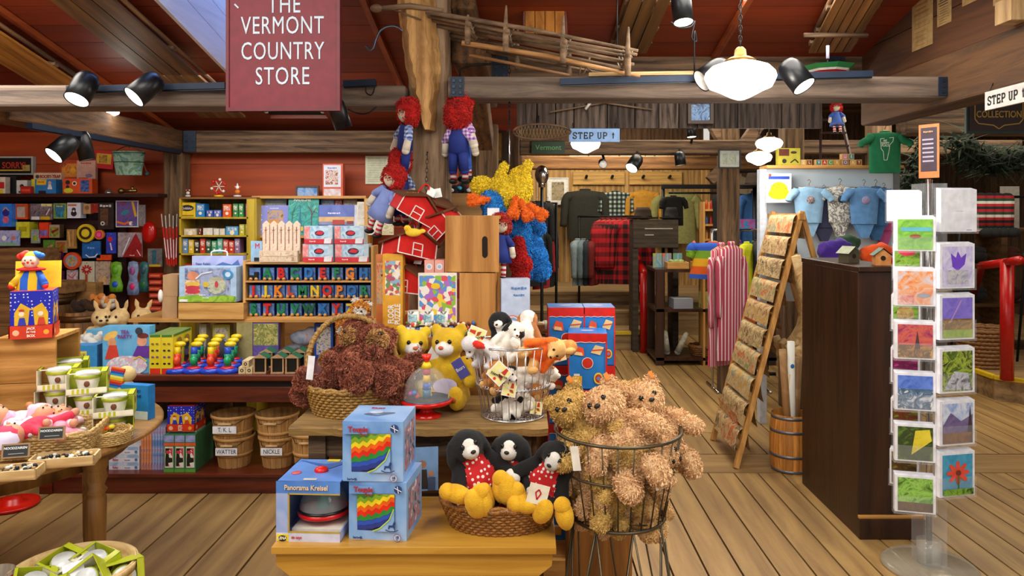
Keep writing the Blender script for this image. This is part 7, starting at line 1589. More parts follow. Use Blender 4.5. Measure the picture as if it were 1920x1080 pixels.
for i in range(2):
    m=MB();m.prism([(-.03,0),(.03,0),(.034,.03),(0,.045),(-.03,.03)],-.012,.012,col('#e0c040',.4));m.build('cheese_toy',loc=(X(3,3.0),3.12,zt-.025+.002+i* .062+.0),label=['lower','upper'][i]+' pale yellow wedge toy at the left edge behind the clown',cat='toy')
# yellow green cup cartons
YG=mot(['#a8b41c','#c4cc34'],5,.4);CRM=col('#e8e4cc',.5)
def cupbox(loc,rot,label,s=1.3):
    t=thing('cup_carton',label,'carton',loc,rot,'yellow green cup cartons');w,d,h=.105* s,.085* s,.062* s
    m=MB();m.box(-w/2,w/2,-d/2,d/2,0,.004,CRM);m.box(-w/2,w/2,d/2-.002,d/2,0,h,YG);m.box(w/2-.002,w/2,-d/2,d/2,0,h,YG);m.box(-w/2,-w/2+.002,-d/2,d/2,0,h,CRM);m.box(-w/2,w/2,-d/2,-d/2+.002,0,h* .28,CRM)
    for i in range(4):m.box(-w/2+.02+i* .016,-w/2+.028+i* .016,-d/2-.0006,-d/2,0,h* .26,YG)
    m.box(-w/2,-w/2+.01,-d/2,d/2,h-.002,h,YG);m.box(w/2-.022,w/2,-d/2,d/2,h-.002,h,YG);m.box(-w/2,w/2,-d/2,-d/2+.01,h-.002,h,CRM);m.ell((w/2+.0005,-.0,h* .6),(.001,.012,.014),col('#5c3018',.5));m.build('sleeve',t)
    m=MB();m.lathe([(.024* s,.005),(.033* s,.042* s)],(0,-.004,0),col('#e4e4dc',.3),20);m.ell((0,-.034* s,.028* s),(.010,.004,.012),col('#6c3c20',.5));m.build('cup',t)
    m=MB();m.lathe([(.034* s,.042* s),(.036* s,.046* s),(.036* s,.052* s),(.033* s,.053* s)],(0,-.004,0),col('#a0ac30',.3),24);m.build('cup_rim',t)
    m=MB();m.lathe([(.033* s,.053* s),(.031* s,.060* s),(0,.062* s)],(0,-.004,0),col('#d8dcdc',.2),24);m.build('lid',t);return t
cz_=.0815
spots=[(108,2.95,0,'bottom left at the back'),(160,2.88,0,'bottom middle'),(214,2.87,0,'bottom right'),(108,2.95,1,'second level left'),(163,2.88,1,'second level middle'),(216,2.86,1,'top of the right pile') ,(112,2.95,2,'top left'),(165,2.88,2,'top middle'),(132,3.10,2,'top, at the back'),(132,3.10,1,'behind the middle, second level'),(132,3.10,0,'lowest behind the middle'),(200,3.03,0,'back right, at the bottom')]
for px,D,lv_,nm in spots:
    cupbox((X(px,D),D,T7+.001+lv_* cz_),R(22+(px* 7)%9),'yellow green carton with a lidded cup on the round table, '+nm)
pbx=carton('blue_gift_box','blue box with handwritten style letters behind the cup cartons','box',.13,.14,.04,'#1c7cc8',(X(240,3.02),3.10,T7+.001),R(-14),[('t','A VERY',.55,.82,.1,col('#0c3c7c',.4)),('t','LONE',.6,.68,.1,col('#0c3c7c',.4)),('r',0,1,0,.25,col('#c8d8e0',.4))])
# rainbow toy in front
t=thing('rainbow_block','rainbow striped cloth bear toy standing among the cup cartons','toy',(X(212,3.2),3.2,T7+.001),(0,R(8),R(-8)))
m=MB();m.box(-.030,.03,-.006,.004,.075,.19,stripe(['#2050b8','#c81c20','#d86018','#e0b81c','#e8dc70','#2c90c8'],2,.055));m.build('striped_panel',t)
m=MB();m.ell((.02,.03,.16),(.04,.035,.035),fur('#c8a868','#e0c890'));m.ell((.02,.03,.09),(.045,.04,.05),fur('#c8a868','#e0c890'));m.box(-.02,.06,.0,.07,0,.06,CRM);m.build('plush_body',t)
# baby dolls in the rectangular basket
WB2=mot(['#b48c50','#d8b878','#94703c','#e4c88c'],70,.6)
wicker('wicker_basket','rectangular pale wicker basket of pink baby dolls on the round table','basket',(X(62,2.62),2.68,T7+.001),.165,.11,.075,1.12,WB2,R(14),8,44,square=7)
PKC=[('#d8a0b4','#ecdce4'),('#e8e0e8','#d890a8'),('#c81c3c','#d83858'),('#d87898','#e8a8bc'),('#e8e4ec','#c8c0d8')]
def baby(loc,rot,c1,c2,label,skin='#c88c6c'):
    t=thing('baby_doll',label,'doll',loc,rot,'baby dolls in the rectangular basket');t.scale=(1.25,1.25,1.25);me=blob('clothes',[('e',(0,0,.03),(.032,.05,.030),None),('c',(.02,.01,.03),(.05,.03,.03),.014,.012),('c',(-.02,.01,.03),(-.05,.03,.03),.014,.012),('c',(.014,-.04,.025),(.03,-.085,.03),.017,.014),('c',(-.014,-.04,.025),(-.03,-.085,.03),.017,.014)],.004,[mot([c1,c2],30,.8)]);o=bpy.data.objects.new('clothes',me);COL.objects.link(o);o.parent=t;SK=col(skin,.6)
    m=MB();m.ell((0,.07,.036),(.034,.034,.034),SK,n=16);m.ell((0,.066,.070),(.005,.005,.004),SK,n=6);m.build('head',t)
    m=MB();m.lathe([(.036,.0),(.034,.018),(.02,.032),(0,.036)],(0,.082,.034),col(c2,.8),20);o2=m.build('bonnet',t)
    for q in (1,-1):m=MB();m.ell((q* .033,-.10,.034),(.012,.014,.012),SK,n=8);m.build('foot',t);m=MB();m.ell((q* .012,.058,.067),.003,EYEB,n=6);m.build('eye',t)
    return t
for i,(px,py,D,rz,k,lb) in enumerate(((28,800,2.58,200,4,'baby doll in white and lilac lying at the left of the basket'),(42,775,2.70,120,0,'baby doll in dusty pink with a white bonnet at the back of the basket'),(70,795,2.60,160,2,'baby doll in a bright red outfit with its feet over the basket rim'),(98,790,2.66,60,3,'baby doll in rose pink at the right of the basket'),(82,765,2.74,250,1,'baby doll with a bare round head at the back right of the basket'),(8,780,2.68,90,3,'baby doll in pink at the left edge of the basket'),(110,772,2.72,30,1,'baby doll in a white bonnet and pink dress on the right end of the basket'))):
    baby((X(px,D),D,T7+.055+.006* (i%3)),(R(10 if i%2 else -8),R(8),R(rz)),PKC[k][0],PKC[k][1],lb,'#c88c6c' if i != 4 else '#b07848')
# small round basket of bright candies
wicker('small_basket','small round wicker basket of bright sweets at the right edge of the round table','basket',(X(200,2.80),2.76,T7+.001),.095,.065,.045,1.12,WB2,R(8),6,36,rimr=.005)
random.seed(9)
for i in range(22):m=MB();c=['#e8e8e4','#3c9c4c','#e05c18','#d8c828','#3c88c0','#c8d430'][i%6];a=random.uniform(0,6.28);r_=random.uniform(0,.07);m.ell((0,0,0),(.014,.010,.009),col(c,.3),n=8);m.build('wrapped_sweet',loc=(X(200,2.80)+r_* math.cos(a),2.76+r_* .65* math.sin(a),T7+.045+random.uniform(0,.012)),rot=(0,0,a),label='bright wrapped sweet in the small round basket',cat='sweet',group='wrapped sweets in the small basket')
# wooden trays with chalk labels
def tray(px,D,w,d,rz,label,rel):
    t=thing('wooden_tray',label,'tray',(X(px,D),D,T7+.001),R(rz));W_=wood('#b8925c','#e0c490','x',1,.6,.15,.08)
    for a,b,c,e in ((-w/2,w/2,-d/2,-d/2+.006),(-w/2,w/2,d/2-.006,d/2),(-w/2,-w/2+.006,-d/2,d/2),(w/2-.006,w/2,-d/2,d/2)):m=MB();m.box(a,b,c,e,0,.032,W_);m.build('side_panel',t)
    m=MB();m.box(-w/2,w/2,-d/2,d/2,0,.004,W_);m.build('bottom_panel',t)
    m=MB();random.seed(px)
    for i in range(90):x,y=random.uniform(-w/2+.015,w/2-.015),random.uniform(-d/2+.012,d/2-.012);m.ell((x,y,.012+random.uniform(0,.018)),(.008,.007,.007),col(random.choice(['#14141a','#e8e4d8','#c8a868','#20242c','#e8e4d8','#8c6c3c']),.5),n=6)
    m.build('tiny_figures',loc=t.location,rot=R(rz),label='loose tiny black and cream figures filling the '+rel,cat='toy figures',kind='stuff')
tray(122,2.53,.20,.085,16,'pale wooden tray of tiny black and cream toys under the small round basket','right wooden tray');tray(18,2.40,.18,.085,14,'pale wooden tray at the left edge of the round table','left wooden tray')
def chalk(px,py,D,label):
    t=thing('chalk_label',label,'sign',at(px,py,D),(R(-12),0,R(14)));m=MB();m.box(-.040,.040,-.002,.002,-.022,.022,col('#9c7c58',.6));m.rect(-.034,.034,-.017,.017,col('#2c3034',.7),-.003);m.build('board',t);text('NOODZAIREN',.0098,col('#e0e4e4',.6),t,(0,-.0045,.008),bold=.0003);m=MB();m.rect(-.02,.024,-.010,-.008,col('#a0a4a4',.6),-.004);m.build('chalk_line',t)
chalk(97,812,2.50,'small chalkboard label on the basket of baby dolls');chalk(30,845,2.36,'small chalkboard label standing at the left wooden tray')
# floor basket of cup cartons
fb=thing('chip_basket','round pale veneer basket of cup cartons on the floor at the bottom left','basket',(X(130,2.42),2.44,0));FW=wood('#b08c54','#d8bc84','x',1,.5,.15,.05)
m=MB();m.lathe([(0,.004),(.165,.004),(.185,.40),(.179,.40),(.160,.01),(0,.01)],(0,0,0),FW,48);m.build('veneer_body',fb)
for z_ in (.385,.30):m=MB();m.lathe([(.1855,z_-.012),(.1895,z_-.012),(.1905,z_+.012),(.1865,z_+.012)],(0,0,0),FW,48);m.build('hoop',fb)
m=MB();[m.disc(0,.25+.03* i,.075-.012* i,mot(['#504860','#c8b898'],50,.6),0,rz=.012) for i in range(3)];m.build('printed_mark',fb,(.07,-.174,0),(R(3),0,R(22)))
for i,(dx,dy,z_,e,lb) in enumerate(((-.09,-.07,.36,(R(20),R(10),R(30)),'front left'),(.0,-.10,.345,(R(30),R(-14),R(10)),'front middle'),(.10,-.04,.38,(R(40),R(30),R(-40)),'front right, standing on end'),(-.05,.03,.375,(R(12),R(-10),R(70)),'centre left'),(.05,.05,.375,(R(14),R(8),R(-20)),'back centre'),(.12,.06,.37,(R(80),0,R(40)),'back right'),(-.02,-.02,.30,(0,0,R(20)),'deep in the middle'),(-.09,.08,.33,(R(10),0,R(50)),'back left'))):
    cupbox((fb.location.x+dx,fb.location.y+dy,z_-.025),e,'yellow green cup carton in the round floor basket, '+lb,1.15)
m=MB();m.box(-.03,.03,-.04,.04,0,.002,col('#e4e4ec',.5));m.rect(-.02,.02,0,.001,col('#404050',.5));m.build('price_card',loc=(fb.location.x+.045,fb.location.y-.07,.405),rot=(R(35),R(-10),R(30)),label='white printed card lying on the cartons in the floor basket',cat='card')
barrel('glass_jar','edge of a pale round jar on the floor at the very bottom left',(X(-6,2.36),2.36,0),.05,.42,('#8c7c6c','#c8bcac'),'#a82418',cat='jar',bulge=1.1)

# =================================================================== RIGHT SIDE
DK=wood('#241006','#40210f','z',.6,.4,.15,.06)
t=thing('dark_cabinet','tall dark stained wooden cabinet end standing on the floor at the right','cabinet',(1.73,3.93,0))
m=MB();yf,yb=-.36,.36
m.add([(-.14,yf,0),(.14,yf,0),(.14,yb,0),(-.14,yb,0),(-.14,yf,1.27),(.06,yf,1.27),(.06,yb,1.27),(-.14,yb,1.27),(.10,yf,.8),(.10,yb,.8)],[(0,1,8,5,4),(3,7,6,9,2),(0,4,7,3),(1,2,9,8),(8,9,6,5),(4,5,6,7)],DK);m.build('carcass',t,bevel=.003)
m=MB();m.box(-.145,.085,yf-.02,yb,1.271,1.296,DK);m.build('top_board',t,bevel=.004);m=MB();m.box(-.142,.17,yf-.025,yf,0,.095,DK);m.box(-.142,.17,yf-.015,yf,.095,.11,PINE);m.build('plinth',t,bevel=.002)
def house(x,y,c,rc,label,rz=0):
    t=thing('birdhouse',label,'birdhouse',(x,y,1.297),R(rz));m=MB();m.prism([(-.035,0),(.035,0),(.035,.05),(0,.08),(-.035,.05)],-.035,.035,c);m.disc(0,.035,.012,col('#1a1008',.8),-.036);m.build('house_body',t)
    for q in (1,-1):m=MB();m.add([(0,-.045,.085),(0,.045,.085),(q* .045,.045,.048),(q* .045,-.045,.048)],[(0,1,2,3)],rc);m.build('roof',t)
house(1.66,3.83,col('#4c4430',.6),col('#b0b89c',.6),'small olive birdhouse with a pale roof on the dark cabinet',20);house(1.745,3.66,mot(['#c87c3c','#d89858'],20,.6),col('#4c7060',.6),'small orange birdhouse with a green roof on the dark cabinet',-12)
for i,(px,py,D,c,lb) in enumerate(((1580,462,4.9,'#123c24','dark green'),(1562,470,4.75,'#3c1c80','purple'),(1640,478,4.85,'#d84c0c','orange'),(1655,505,4.8,'#a82c0c','rust red'))):
    me=blob('hat',[('e',(0,0,0),(.10,.07,.07),None),('e',(.05,0,.03),(.07,.05,.05),None),('c',(0,0,-.04),(.02,0,-.2),.08,.09)],.014,[fur(c,c)],.012);o=bpy.data.objects.new('felt_hat',me);COL.objects.link(o);o.location=at(px,py,D);tag(o,lb+' felt hat piled behind the dark cabinet','hat')
carton('hat_stand','plain wooden block carrying the felt hats behind the dark cabinet','stand',.4,.92,.2,DK,(X(1615,4.85),4.85,0))

# card spinner
CLR=glass('#e8ecf0',.03,.07);SX,SY=X(1742,3.27),3.27
t=thing('card_spinner','clear plastic spinner rack of greeting cards on a round base at the right','rack',(SX,SY,0))
m=MB();m.lathe([(0,.022),(.18,.020),(.195,.010),(.195,0),(0,0)],(0,0,0),glass('#c8c4b4',.08,.38),48);m.build('round_base',t)
m=MB();m.tube([(0,0,.02),(0,0,.12)],.05,glass('#d8d8d0',.05,.35),20);m.build('base_collar',t)
m=MB();[m.box(a,a+.004,-.05,.05,.02,1.68,CLR) for a in (-.052,.048)];[m.box(-.05,.05,a,a+.004,.02,1.68,CLR) for a in (-.052,.048)];m.tube([(0,0,.02),(0,0,1.70)],.012,CHROME,10);m.build('column',t)
PK=col('#e4e6f0',.4)
def pr(*c):return mot(list(c),24,.3)
SKYP=pr('#5c8cd0','#a0c4e8');GRN=pr('#3c6c1c','#84b03c','#2c4c18')
def cards(px,py,D,wpx,hpx,rz,art,lb,blank=False):
    w,h=S(wpx,D),S(hpx,D);c=at(px,py,D);c.z-=h/2
    t=thing('card_stack',lb,'greeting cards',c,R(rz),'greeting cards on the spinner');m=MB();m.box(-w/2,w/2,0,.028,.003,h,PK)
    for k in range(6):m.box(-w/2+.0,w/2-.001* k,.005* k,.005* k+.003,h,h+.0015* k+.002,PK)
    m.build('card_pile',t);m=MB();ops_draw(m,([] if blank else [('r',.07,.93,.06,.95,art[0])]+art[1:]),w,h,-.0012)
    if blank:m.rect(-w* .1,w* .12,h* .5,h* .505,col('#9098b0',.5),-.002);m.rect(w* .2,w* .35,h* .05,h* .07,col('#9098b0',.5),-.002)
    m.build('card_front',t);m=MB();m.box(-w/2-.004,w/2+.004,-.006,-.004,-.004,h* .45,CLR);m.box(-w/2-.005,w/2+.005,.032,.034,-.004,h+.01,CLR);m.box(-w/2-.005,w/2+.005,-.006,.034,-.005,-.002,CLR);m.build('clear_pocket',t)
def fl(c,n=1):return [('d',.5+.2* math.cos(a),.55+.14* math.sin(a),.14,col(c,.4),.06,a) for a in [i* PI/4 for i in range(8)]]+[('s',[(.5,.05),(.5,.5)],.03,col('#3c6c2c',.5)),('d',.5,.55,.07,col('#6c2c1c',.5))]
LD,RD=3.12,3.10
for py,a,lb in ((440,[pr('#5ca030','#8cc84c'),('r',.15,.9,.6,.72,col('#5cb0c0',.4)),('d',.5,.45,.14,col('#8c4c24',.5),.06)],'greeting card with a small bird bath on green, top of the left column'),(540,[pr('#d8743c','#e0a070','#c8c8d8'),('r',.07,.5,.06,.3,pr('#c85848','#e8c8c0')),('d',.7,.3,.16,col('#8c90a0',.5),.06)],'greeting card of orange autumn leaves with snow in the left column'),(640,[pr('#a82c6c','#c86048','#8c2058'),('r',.07,.93,.06,.4,pr('#a8742c','#4c3014','#c89838')),('p',[(.48,.3),(.62,.3),(.55,.8)],col('#4c2c30',.5))],'greeting card of a magenta sunset over a church in the left column'),
                  (736,[pr('#3c5cc0','#6488dc'),('r',.07,.93,.06,.6,pr('#c8ccd8','#5c7c9c','#304c6c','#e4e8ec'))],'greeting card of white blossom on a deep blue sky in the left column'),(832,[pr('#3c5020','#2c3c1c','#5c7c2c'),('p',[(.4,.2),(.9,.6),(.85,.9),(.5,.85)],pr('#c8b820','#e0d040'))],'greeting card of yellow goldenrod in the left column'),(928,[pr('#4c8c28','#94c85c','#3c6420'),('r',.07,.93,.06,.3,pr('#6c4c2c','#3c2c18'))],'greeting card of green ferns, lowest of the left column')):
    cards(1716,py,LD,70,70 if py != 440 else 64,-14,a,lb)
for py,a,lb in ((500,[pr('#b0a8e0','#d8d4f0'),('p',[(.35,.5),(.3,.8),(.45,.7),(.5,.85),(.6,.7),(.75,.8),(.7,.55),(.5,.4)],col('#6c3ccc',.4)),('r',.2,.8,.12,.42,pr('#8c90b0','#c8c4c8','#6c6c9c'))],'greeting card of a purple crocus in snow, in the right column'),(596,[pr('#6c5cc8','#8474d8'),('r',.07,.93,.06,.48,pr('#a87c28','#6c5018','#c89c3c')),('r',.07,.93,.06,.24,pr('#7ca028','#a8bc3c')),('s',[(.3,.45),(.6,.9)],.04,col('#a888c8',.4))],'greeting card of a purple sky over golden hills, in the right column'),(696,[pr('#5c7c1c','#3c4c14','#a0b838','#2c2814'),('p',[(.1,.1),(.9,.08),(.8,.45),(.4,.5)],pr('#3c3c50','#c8ccdc','#6c6c84'))],'greeting card of a woodland stream, in the right column'),
                  (794,[pr('#7c9cd8','#d8e0f0'),('p',[(.07,.45),(.3,.75),(.6,.55),(.93,.7),(.93,.06),(.07,.06)],pr('#5c5080','#7c6c9c')),('r',.07,.93,.06,.3,pr('#8c5c2c','#5c4430')),('p',[(.78,.3),(.92,.3),(.85,.92)],col('#3c2c34',.5))],'greeting card of autumn mountains behind a pond, in the right column'),(890,[pr('#2c8cb8','#4ca0c8')]+fl('#d84c3c')+[('r',.07,.93,.06,.2,GRN)],'greeting card of a red coneflower on blue, lowest of the right column')):
    cards(1795,py,RD,76,84,12,a,lb)
for px,py,a,lb in ((1701,492,[GRN,('d',.5,.8,.3,col('#d02c4c',.4),.15),('d',.4,.2,.2,col('#d8304c',.4),.1)],'greeting card of red echinacea turned away, second level left'),(1698,588,[GRN,('d',.5,.5,.3,pr('#8c6430','#c8b878'))],'greeting card of a nest in grass turned away, left side'),(1697,688,[pr('#8c1c60','#5c1440','#b83c84')],'greeting card of dark magenta flowers turned away, left side'),(1697,784,[pr('#8c3c1c','#5c2c14','#7c8c28')],'greeting card of a russet tree turned away, left side'),(1695,880,[pr('#6c4c1c','#3c2c14','#8c7c2c')],'greeting card of brown hills turned away, left side')):cards(px,py,3.24,50,66,-40,a,lb)
cards(1697,388,3.2,58,56,-12,[],'blank backed white card at the top left of the spinner',True);cards(1798,396,3.12,76,80,10,[],'large blank backed white card at the top right of the spinner',True)
o=carton('card_sign','orange edged dark printed sign on top of the card spinner','sign',.09,.235,.004,'#d07c44',(SX-.0,SY,1.705),R(-58),[('r',.1,.9,.12,.94,col('#3c2c3c',.5))]+[('r',.2,.75,.3+.08* i,.33+.08* i,col('#a8a0b8',.5)) for i in range(6)]+[('t','~~~~~',.5,.86,.05,col('#d8a070',.5))])

# A-frame of printed paper rolls
PF=wood('#a87434','#d09c54','z',1,.5,.15,.08);KR='#b4986a'
t=thing('paper_easel','pine ladder frame hung with rolls of printed kraft paper at the right','rack',(1.5,4.8,0));inv=Vector((-1.5,-4.8,0))
def lp(f,y):return Vector((1.28+.54* f,y+.38* f,1.56* f))+inv
for y in (4.54,5.10):m=MB();m.bar(lp(0,y),lp(1,y),.03,.035,PF,up=(0,1,0));m.build('front_leg',t,bevel=.002);m=MB();m.bar(lp(1,y),Vector((2.25,y+.40,0))+inv,.03,.035,PF,up=(0,1,0));m.build('rear_leg',t,bevel=.002)
m=MB();m.bar(lp(.98,4.5)+Vector((.0,0,.0)),lp(.98,5.14),.04,.04,PF);m.build('top_bar',t)
inks=['#6c8c84','#7c3c20','#2c2c20','#c0581c','#8c3c1c','#5c3424','#6c8454','#c8901c','#7c6c3c','#c85010']
for i in range(10):
    f=.955-.094* i;c=lp(f,4.56);m=MB();m.tube([c,lp(f,5.08)],.008,PF,8);m.build('dowel',t)
    m=MB();r_=.052;P=[];L=.075
    for k in range(9):a=PI* (1.0-k/8);P.append((c.x+r_* math.cos(a),c.z+r_* math.sin(a)))
    prof=[(P[0][0]-.022,P[0][1]-L* .95),(P[0][0]-.012,P[0][1]-L* .5)]+P+[(P[-1][0]+.01,P[-1][1]-.06),(P[-1][0]+.03,P[-1][1]-.11)]
    vs=[(c.x+(x-c.x)* .82,y+(x-c.x)* .57,z) for x,z in prof for y in (c.y+.0,c.y+.5)];m.add(vs,[(2* k,2* k+1,2* k+3,2* k+2) for k in range(len(prof)-1)],mot([KR,inks[i],KR,'#c8b080',KR,inks[(i+3)%10],KR],14+4* (i%3),.7,dist=.8),True)
    m.build('printed_paper',t)
m=MB();f=.11;c=lp(.2,4.56);m.add([(c.x-.07,4.68-4.8,c.z-.02),(c.x-.07,5.1-4.8,c.z-.02),(c.x-.03,5.1-4.8,c.z-.2),(c.x-.03,4.68-4.8,c.z-.2)],[(0,1,2,3)],mot([KR,'#d8c090','#d0601c',KR],9,.7));m.build('printed_paper',t)
m=MB()
for i in range(4):m.tube(curve([(.22+.03* i,-.05+.13* i,1.28),(.32+.03* i,-.05+.13* i,.85),(.28,-.05+.13* i,.62),(.22,-.05+.13* i,.70)],14),.03,mot(['#c8a068','#e0c490','#b88848'],10,.7),8)
m.build('kraft_rolls',t)
barrel('keg','small oak keg of cardboard tubes between the paper easel and the dark cabinet',(1.60,4.52,0),.105,.345,('#9c5c1c','#d09044'),'#70747c',bulge=1.12)
for i,(px,top,c,lb) in enumerate(((1467,655,'#8c6434','brown cardboard tube leaning at the left of the keg'),(1483,640,'#dcdcd4','white poster tube with a blue mark in the middle of the keg'),(1497,670,'#7c5830','brown cardboard tube at the right of the keg'),(1478,700,'#c8b890','short pale tube at the front of the keg'))):
    b=Vector((1.585+.02* i,4.47+.02* i,.05));e=at(px,top,4.5);m=MB();m.tube([(0,0,0),e-b],.022,mot([c,c,'#b08c5c' if i != 1 else c],5,.6),14)
    if i==1:m.ell((e-b)* .8+Vector((0,-.021,0)),(.012,.004,.014),col('#2c6cb0',.5))
    m.build('cardboard_tube',loc=b,label=lb,cat='tube')

# baby clothes board
t=thing('display_board','white framed board hung with baby onesies behind the dark cabinet','display board',(X(1556,5.5),5.52,0));bw=S(252,5.5)/2;zt=Z(317,5.5)
m=MB();m.box(-bw,bw,0,.04,.9,zt,mot(['#bccfdf','#ccdae6'],3,.5));m.build('panel',t);m=MB();m.box(-bw-.02,-bw+.03,-.02,.05,0,zt,col('#d0dcec',.5));m.box(bw-.02,bw+.02,-.02,.05,0,zt,col('#606468',.5));m.build('frame',t)
m=MB();m.box(-bw,bw,-.12,.06,zt,zt+.022,PINE);m.build('top_shelf',t);m=MB();m.tube([(-bw+.2,-.06,Z(352,5.44)),(bw-.1,-.06,Z(352,5.44))],.006,CHROME,6);m.build('rail',t)
TS=zt+.0225
def onesie(px,D,pyt,w,h,c,lb,rot=0,dy=0,art=None):
    t=thing('baby_onesie',lb,'onesie',(X(px,D),D,Z(pyt,D)),R(rot),'baby onesies on the white board');mt=c if not isinstance(c,str) else col(c,.85)
    m=garment_mesh(w,h* .72,mt,.26,4,int(px),.80,True,.22,.10);z=-h* .68;m.add([(-.30* w,-.01,z),(.30* w,-.01,z),(.10* w,-.02,-h),(-.10* w,-.02,-h),(-.30* w,.03,z),(.30* w,.03,z),(.10* w,.02,-h),(-.10* w,.02,-h)],[(0,1,2,3),(7,6,5,4),(0,3,7,4),(1,5,6,2),(3,2,6,7)],mt)
    if art:m.ell((0,-.115* w,-.25* h),(.12* w,.012,.08* h),art)
    m.build('cloth_body',t);hanger(t,w* .8)
onesie(1517,5.36,352,.25,.35,'#8cb8dc','pale blue onesie with a white printed tag at the left of the white board',art=mot(['#e0dcd8','#303040','#d8a0a0'],50,.6));onesie(1575,5.38,350,.22,.36,mot(['#dcdcd4','#dcdcd4','#4c4c50','#dcdcd4'],26,.8),'white and grey spotted onesie in the middle of the white board',art=col('#30343c',.6));onesie(1545,5.44,362,.24,.35,'#484c6c','dark blue patterned onesie behind the two leftmost ones')
onesie(1620,5.34,352,.25,.36,'#5c90c8','sky blue onesie with a small pink print on the right of the white board',art=mot(['#c88ca0','#5c90c8'],50,.7));onesie(1642,5.42,352,.24,.38,'#34689c','mid blue onesie behind the sky blue one');onesie(1657,5.48,358,.22,.40,'#b04884','magenta onesie at the right edge of the white board')
pbox('toy_package','white package with a yellow duck shaped splash on the white board','toy',1437,1484,325,5.40,Z(380,5.40),.03,'#d8dce4',[('r',.08,.92,.80,.9,col('#2848b8',.5)),('d',.5,.42,.36,mot(['#e8a818','#f0d820','#e07c18'],16,.4),.34),('d',.5,.3,.44,col('#ecd818',.4),.22),('d',.14,.94,.06,col('#d83c20',.5))])
gt=thing('green_tshirt','dark green T shirt printed MY HAPPY PLACE above the card spinner','T-shirt',(X(1659,5.3),5.3,Z(248,5.3)),R(-4));garment_mesh(.25,.29,col('#0e7048',.85),.22,4,3,.95,True,.3,.12).build('cloth_body',gt);hanger(gt,.2)
m=MB();WC=col('#c8d8c8',.6);m.stroke([(-.045,-.05),(.045,-.04),(.04,-.07),(.02,-.09),(.015,-.13),(.0,-.2),(-.02,-.2),(-.025,-.14),(-.04,-.12),(-.045,-.05)],.004,WC,-.038);m.build('printed_outline',gt)
for i,s_ in enumerate(('MY','HAPPY','PLACE')):text(s_,.021,WC,gt,(-.012,-.04,-.064-.017* i),bold=.0006,sx=.85)
BK_=['#c8a868','#7c3c20','#3c7c8c','#b02c24','#4c8c4c','#c89c3c','#6c5c90','#c87c9c']
for i,(px,zz,ch) in enumerate(((1507,0,'S'),(1518,0,'L'),(1536,0,'V'),(1547,0,'A'),(1558,0,'C'),(1570,0,'R'),(1586,0,'O'),(1585,1,'U'),(1601,0,'K'),(1612,0,'Y'),(1597,1,'E'))):
    o=carton('alphabet_block','wooden alphabet block with a letter %s on the shelf over the white board'%ch,'block',.042,.042,.042,mot(['#b89458','#d0b078'],10,.5),(X(px,5.42),5.45,TS+zz* .0425),R((i* 7)%9-4),[('r',.1,.9,.1,.9,col(BK_[i%8],.5)),('t',ch,.5,.5,.6,col('#e8e0cc',.5))])
carton('block_box','yellow green box at the left end of the shelf over the white board','box',S(42,5.4),.125,.05,'#b0a838',(X(1482,5.4),5.45,TS),0,[('r',.04,.5,.55,.95,col('#5c2c20',.5)),('d',.7,.75,.14,col('#3c3020',.5),.06),('d',.28,.25,.1,col('#2c2c1c',.5)),('s',[(.55,.15),(.75,.35),(.9,.15)],.05,col('#2c2c1c',.5))])
t=thing('doll_ladder','dark wooden toy ladder with a rag doll on it above the white board','ladder',(X(1565,5.6),5.62,0));LD_=col('#2c0c08',.5)
for s_ in (-1,1):m=MB();m.bar((s_* .12,-.05,zt+.025),(s_* .075,.05,Z(215,5.6)),.018,.02,LD_);m.build('rail',t)
for i in range(4):m=MB();m.bar((-.115+.011* i,-.04+.02* i,zt+.08+i* .10),(.115-.011* i,-.04+.02* i,zt+.08+i* .10),.02,.015,LD_);m.build('rung',t)
doll(.27,(X(1570,5.54),5.54,Z(252,5.54)),(R(-12),0,R(-14)),'red haired rag doll in a blue dress sitting high on the dark ladder',col('#4c70c8',.8),col('#3c5cb8',.8),'#c01010')

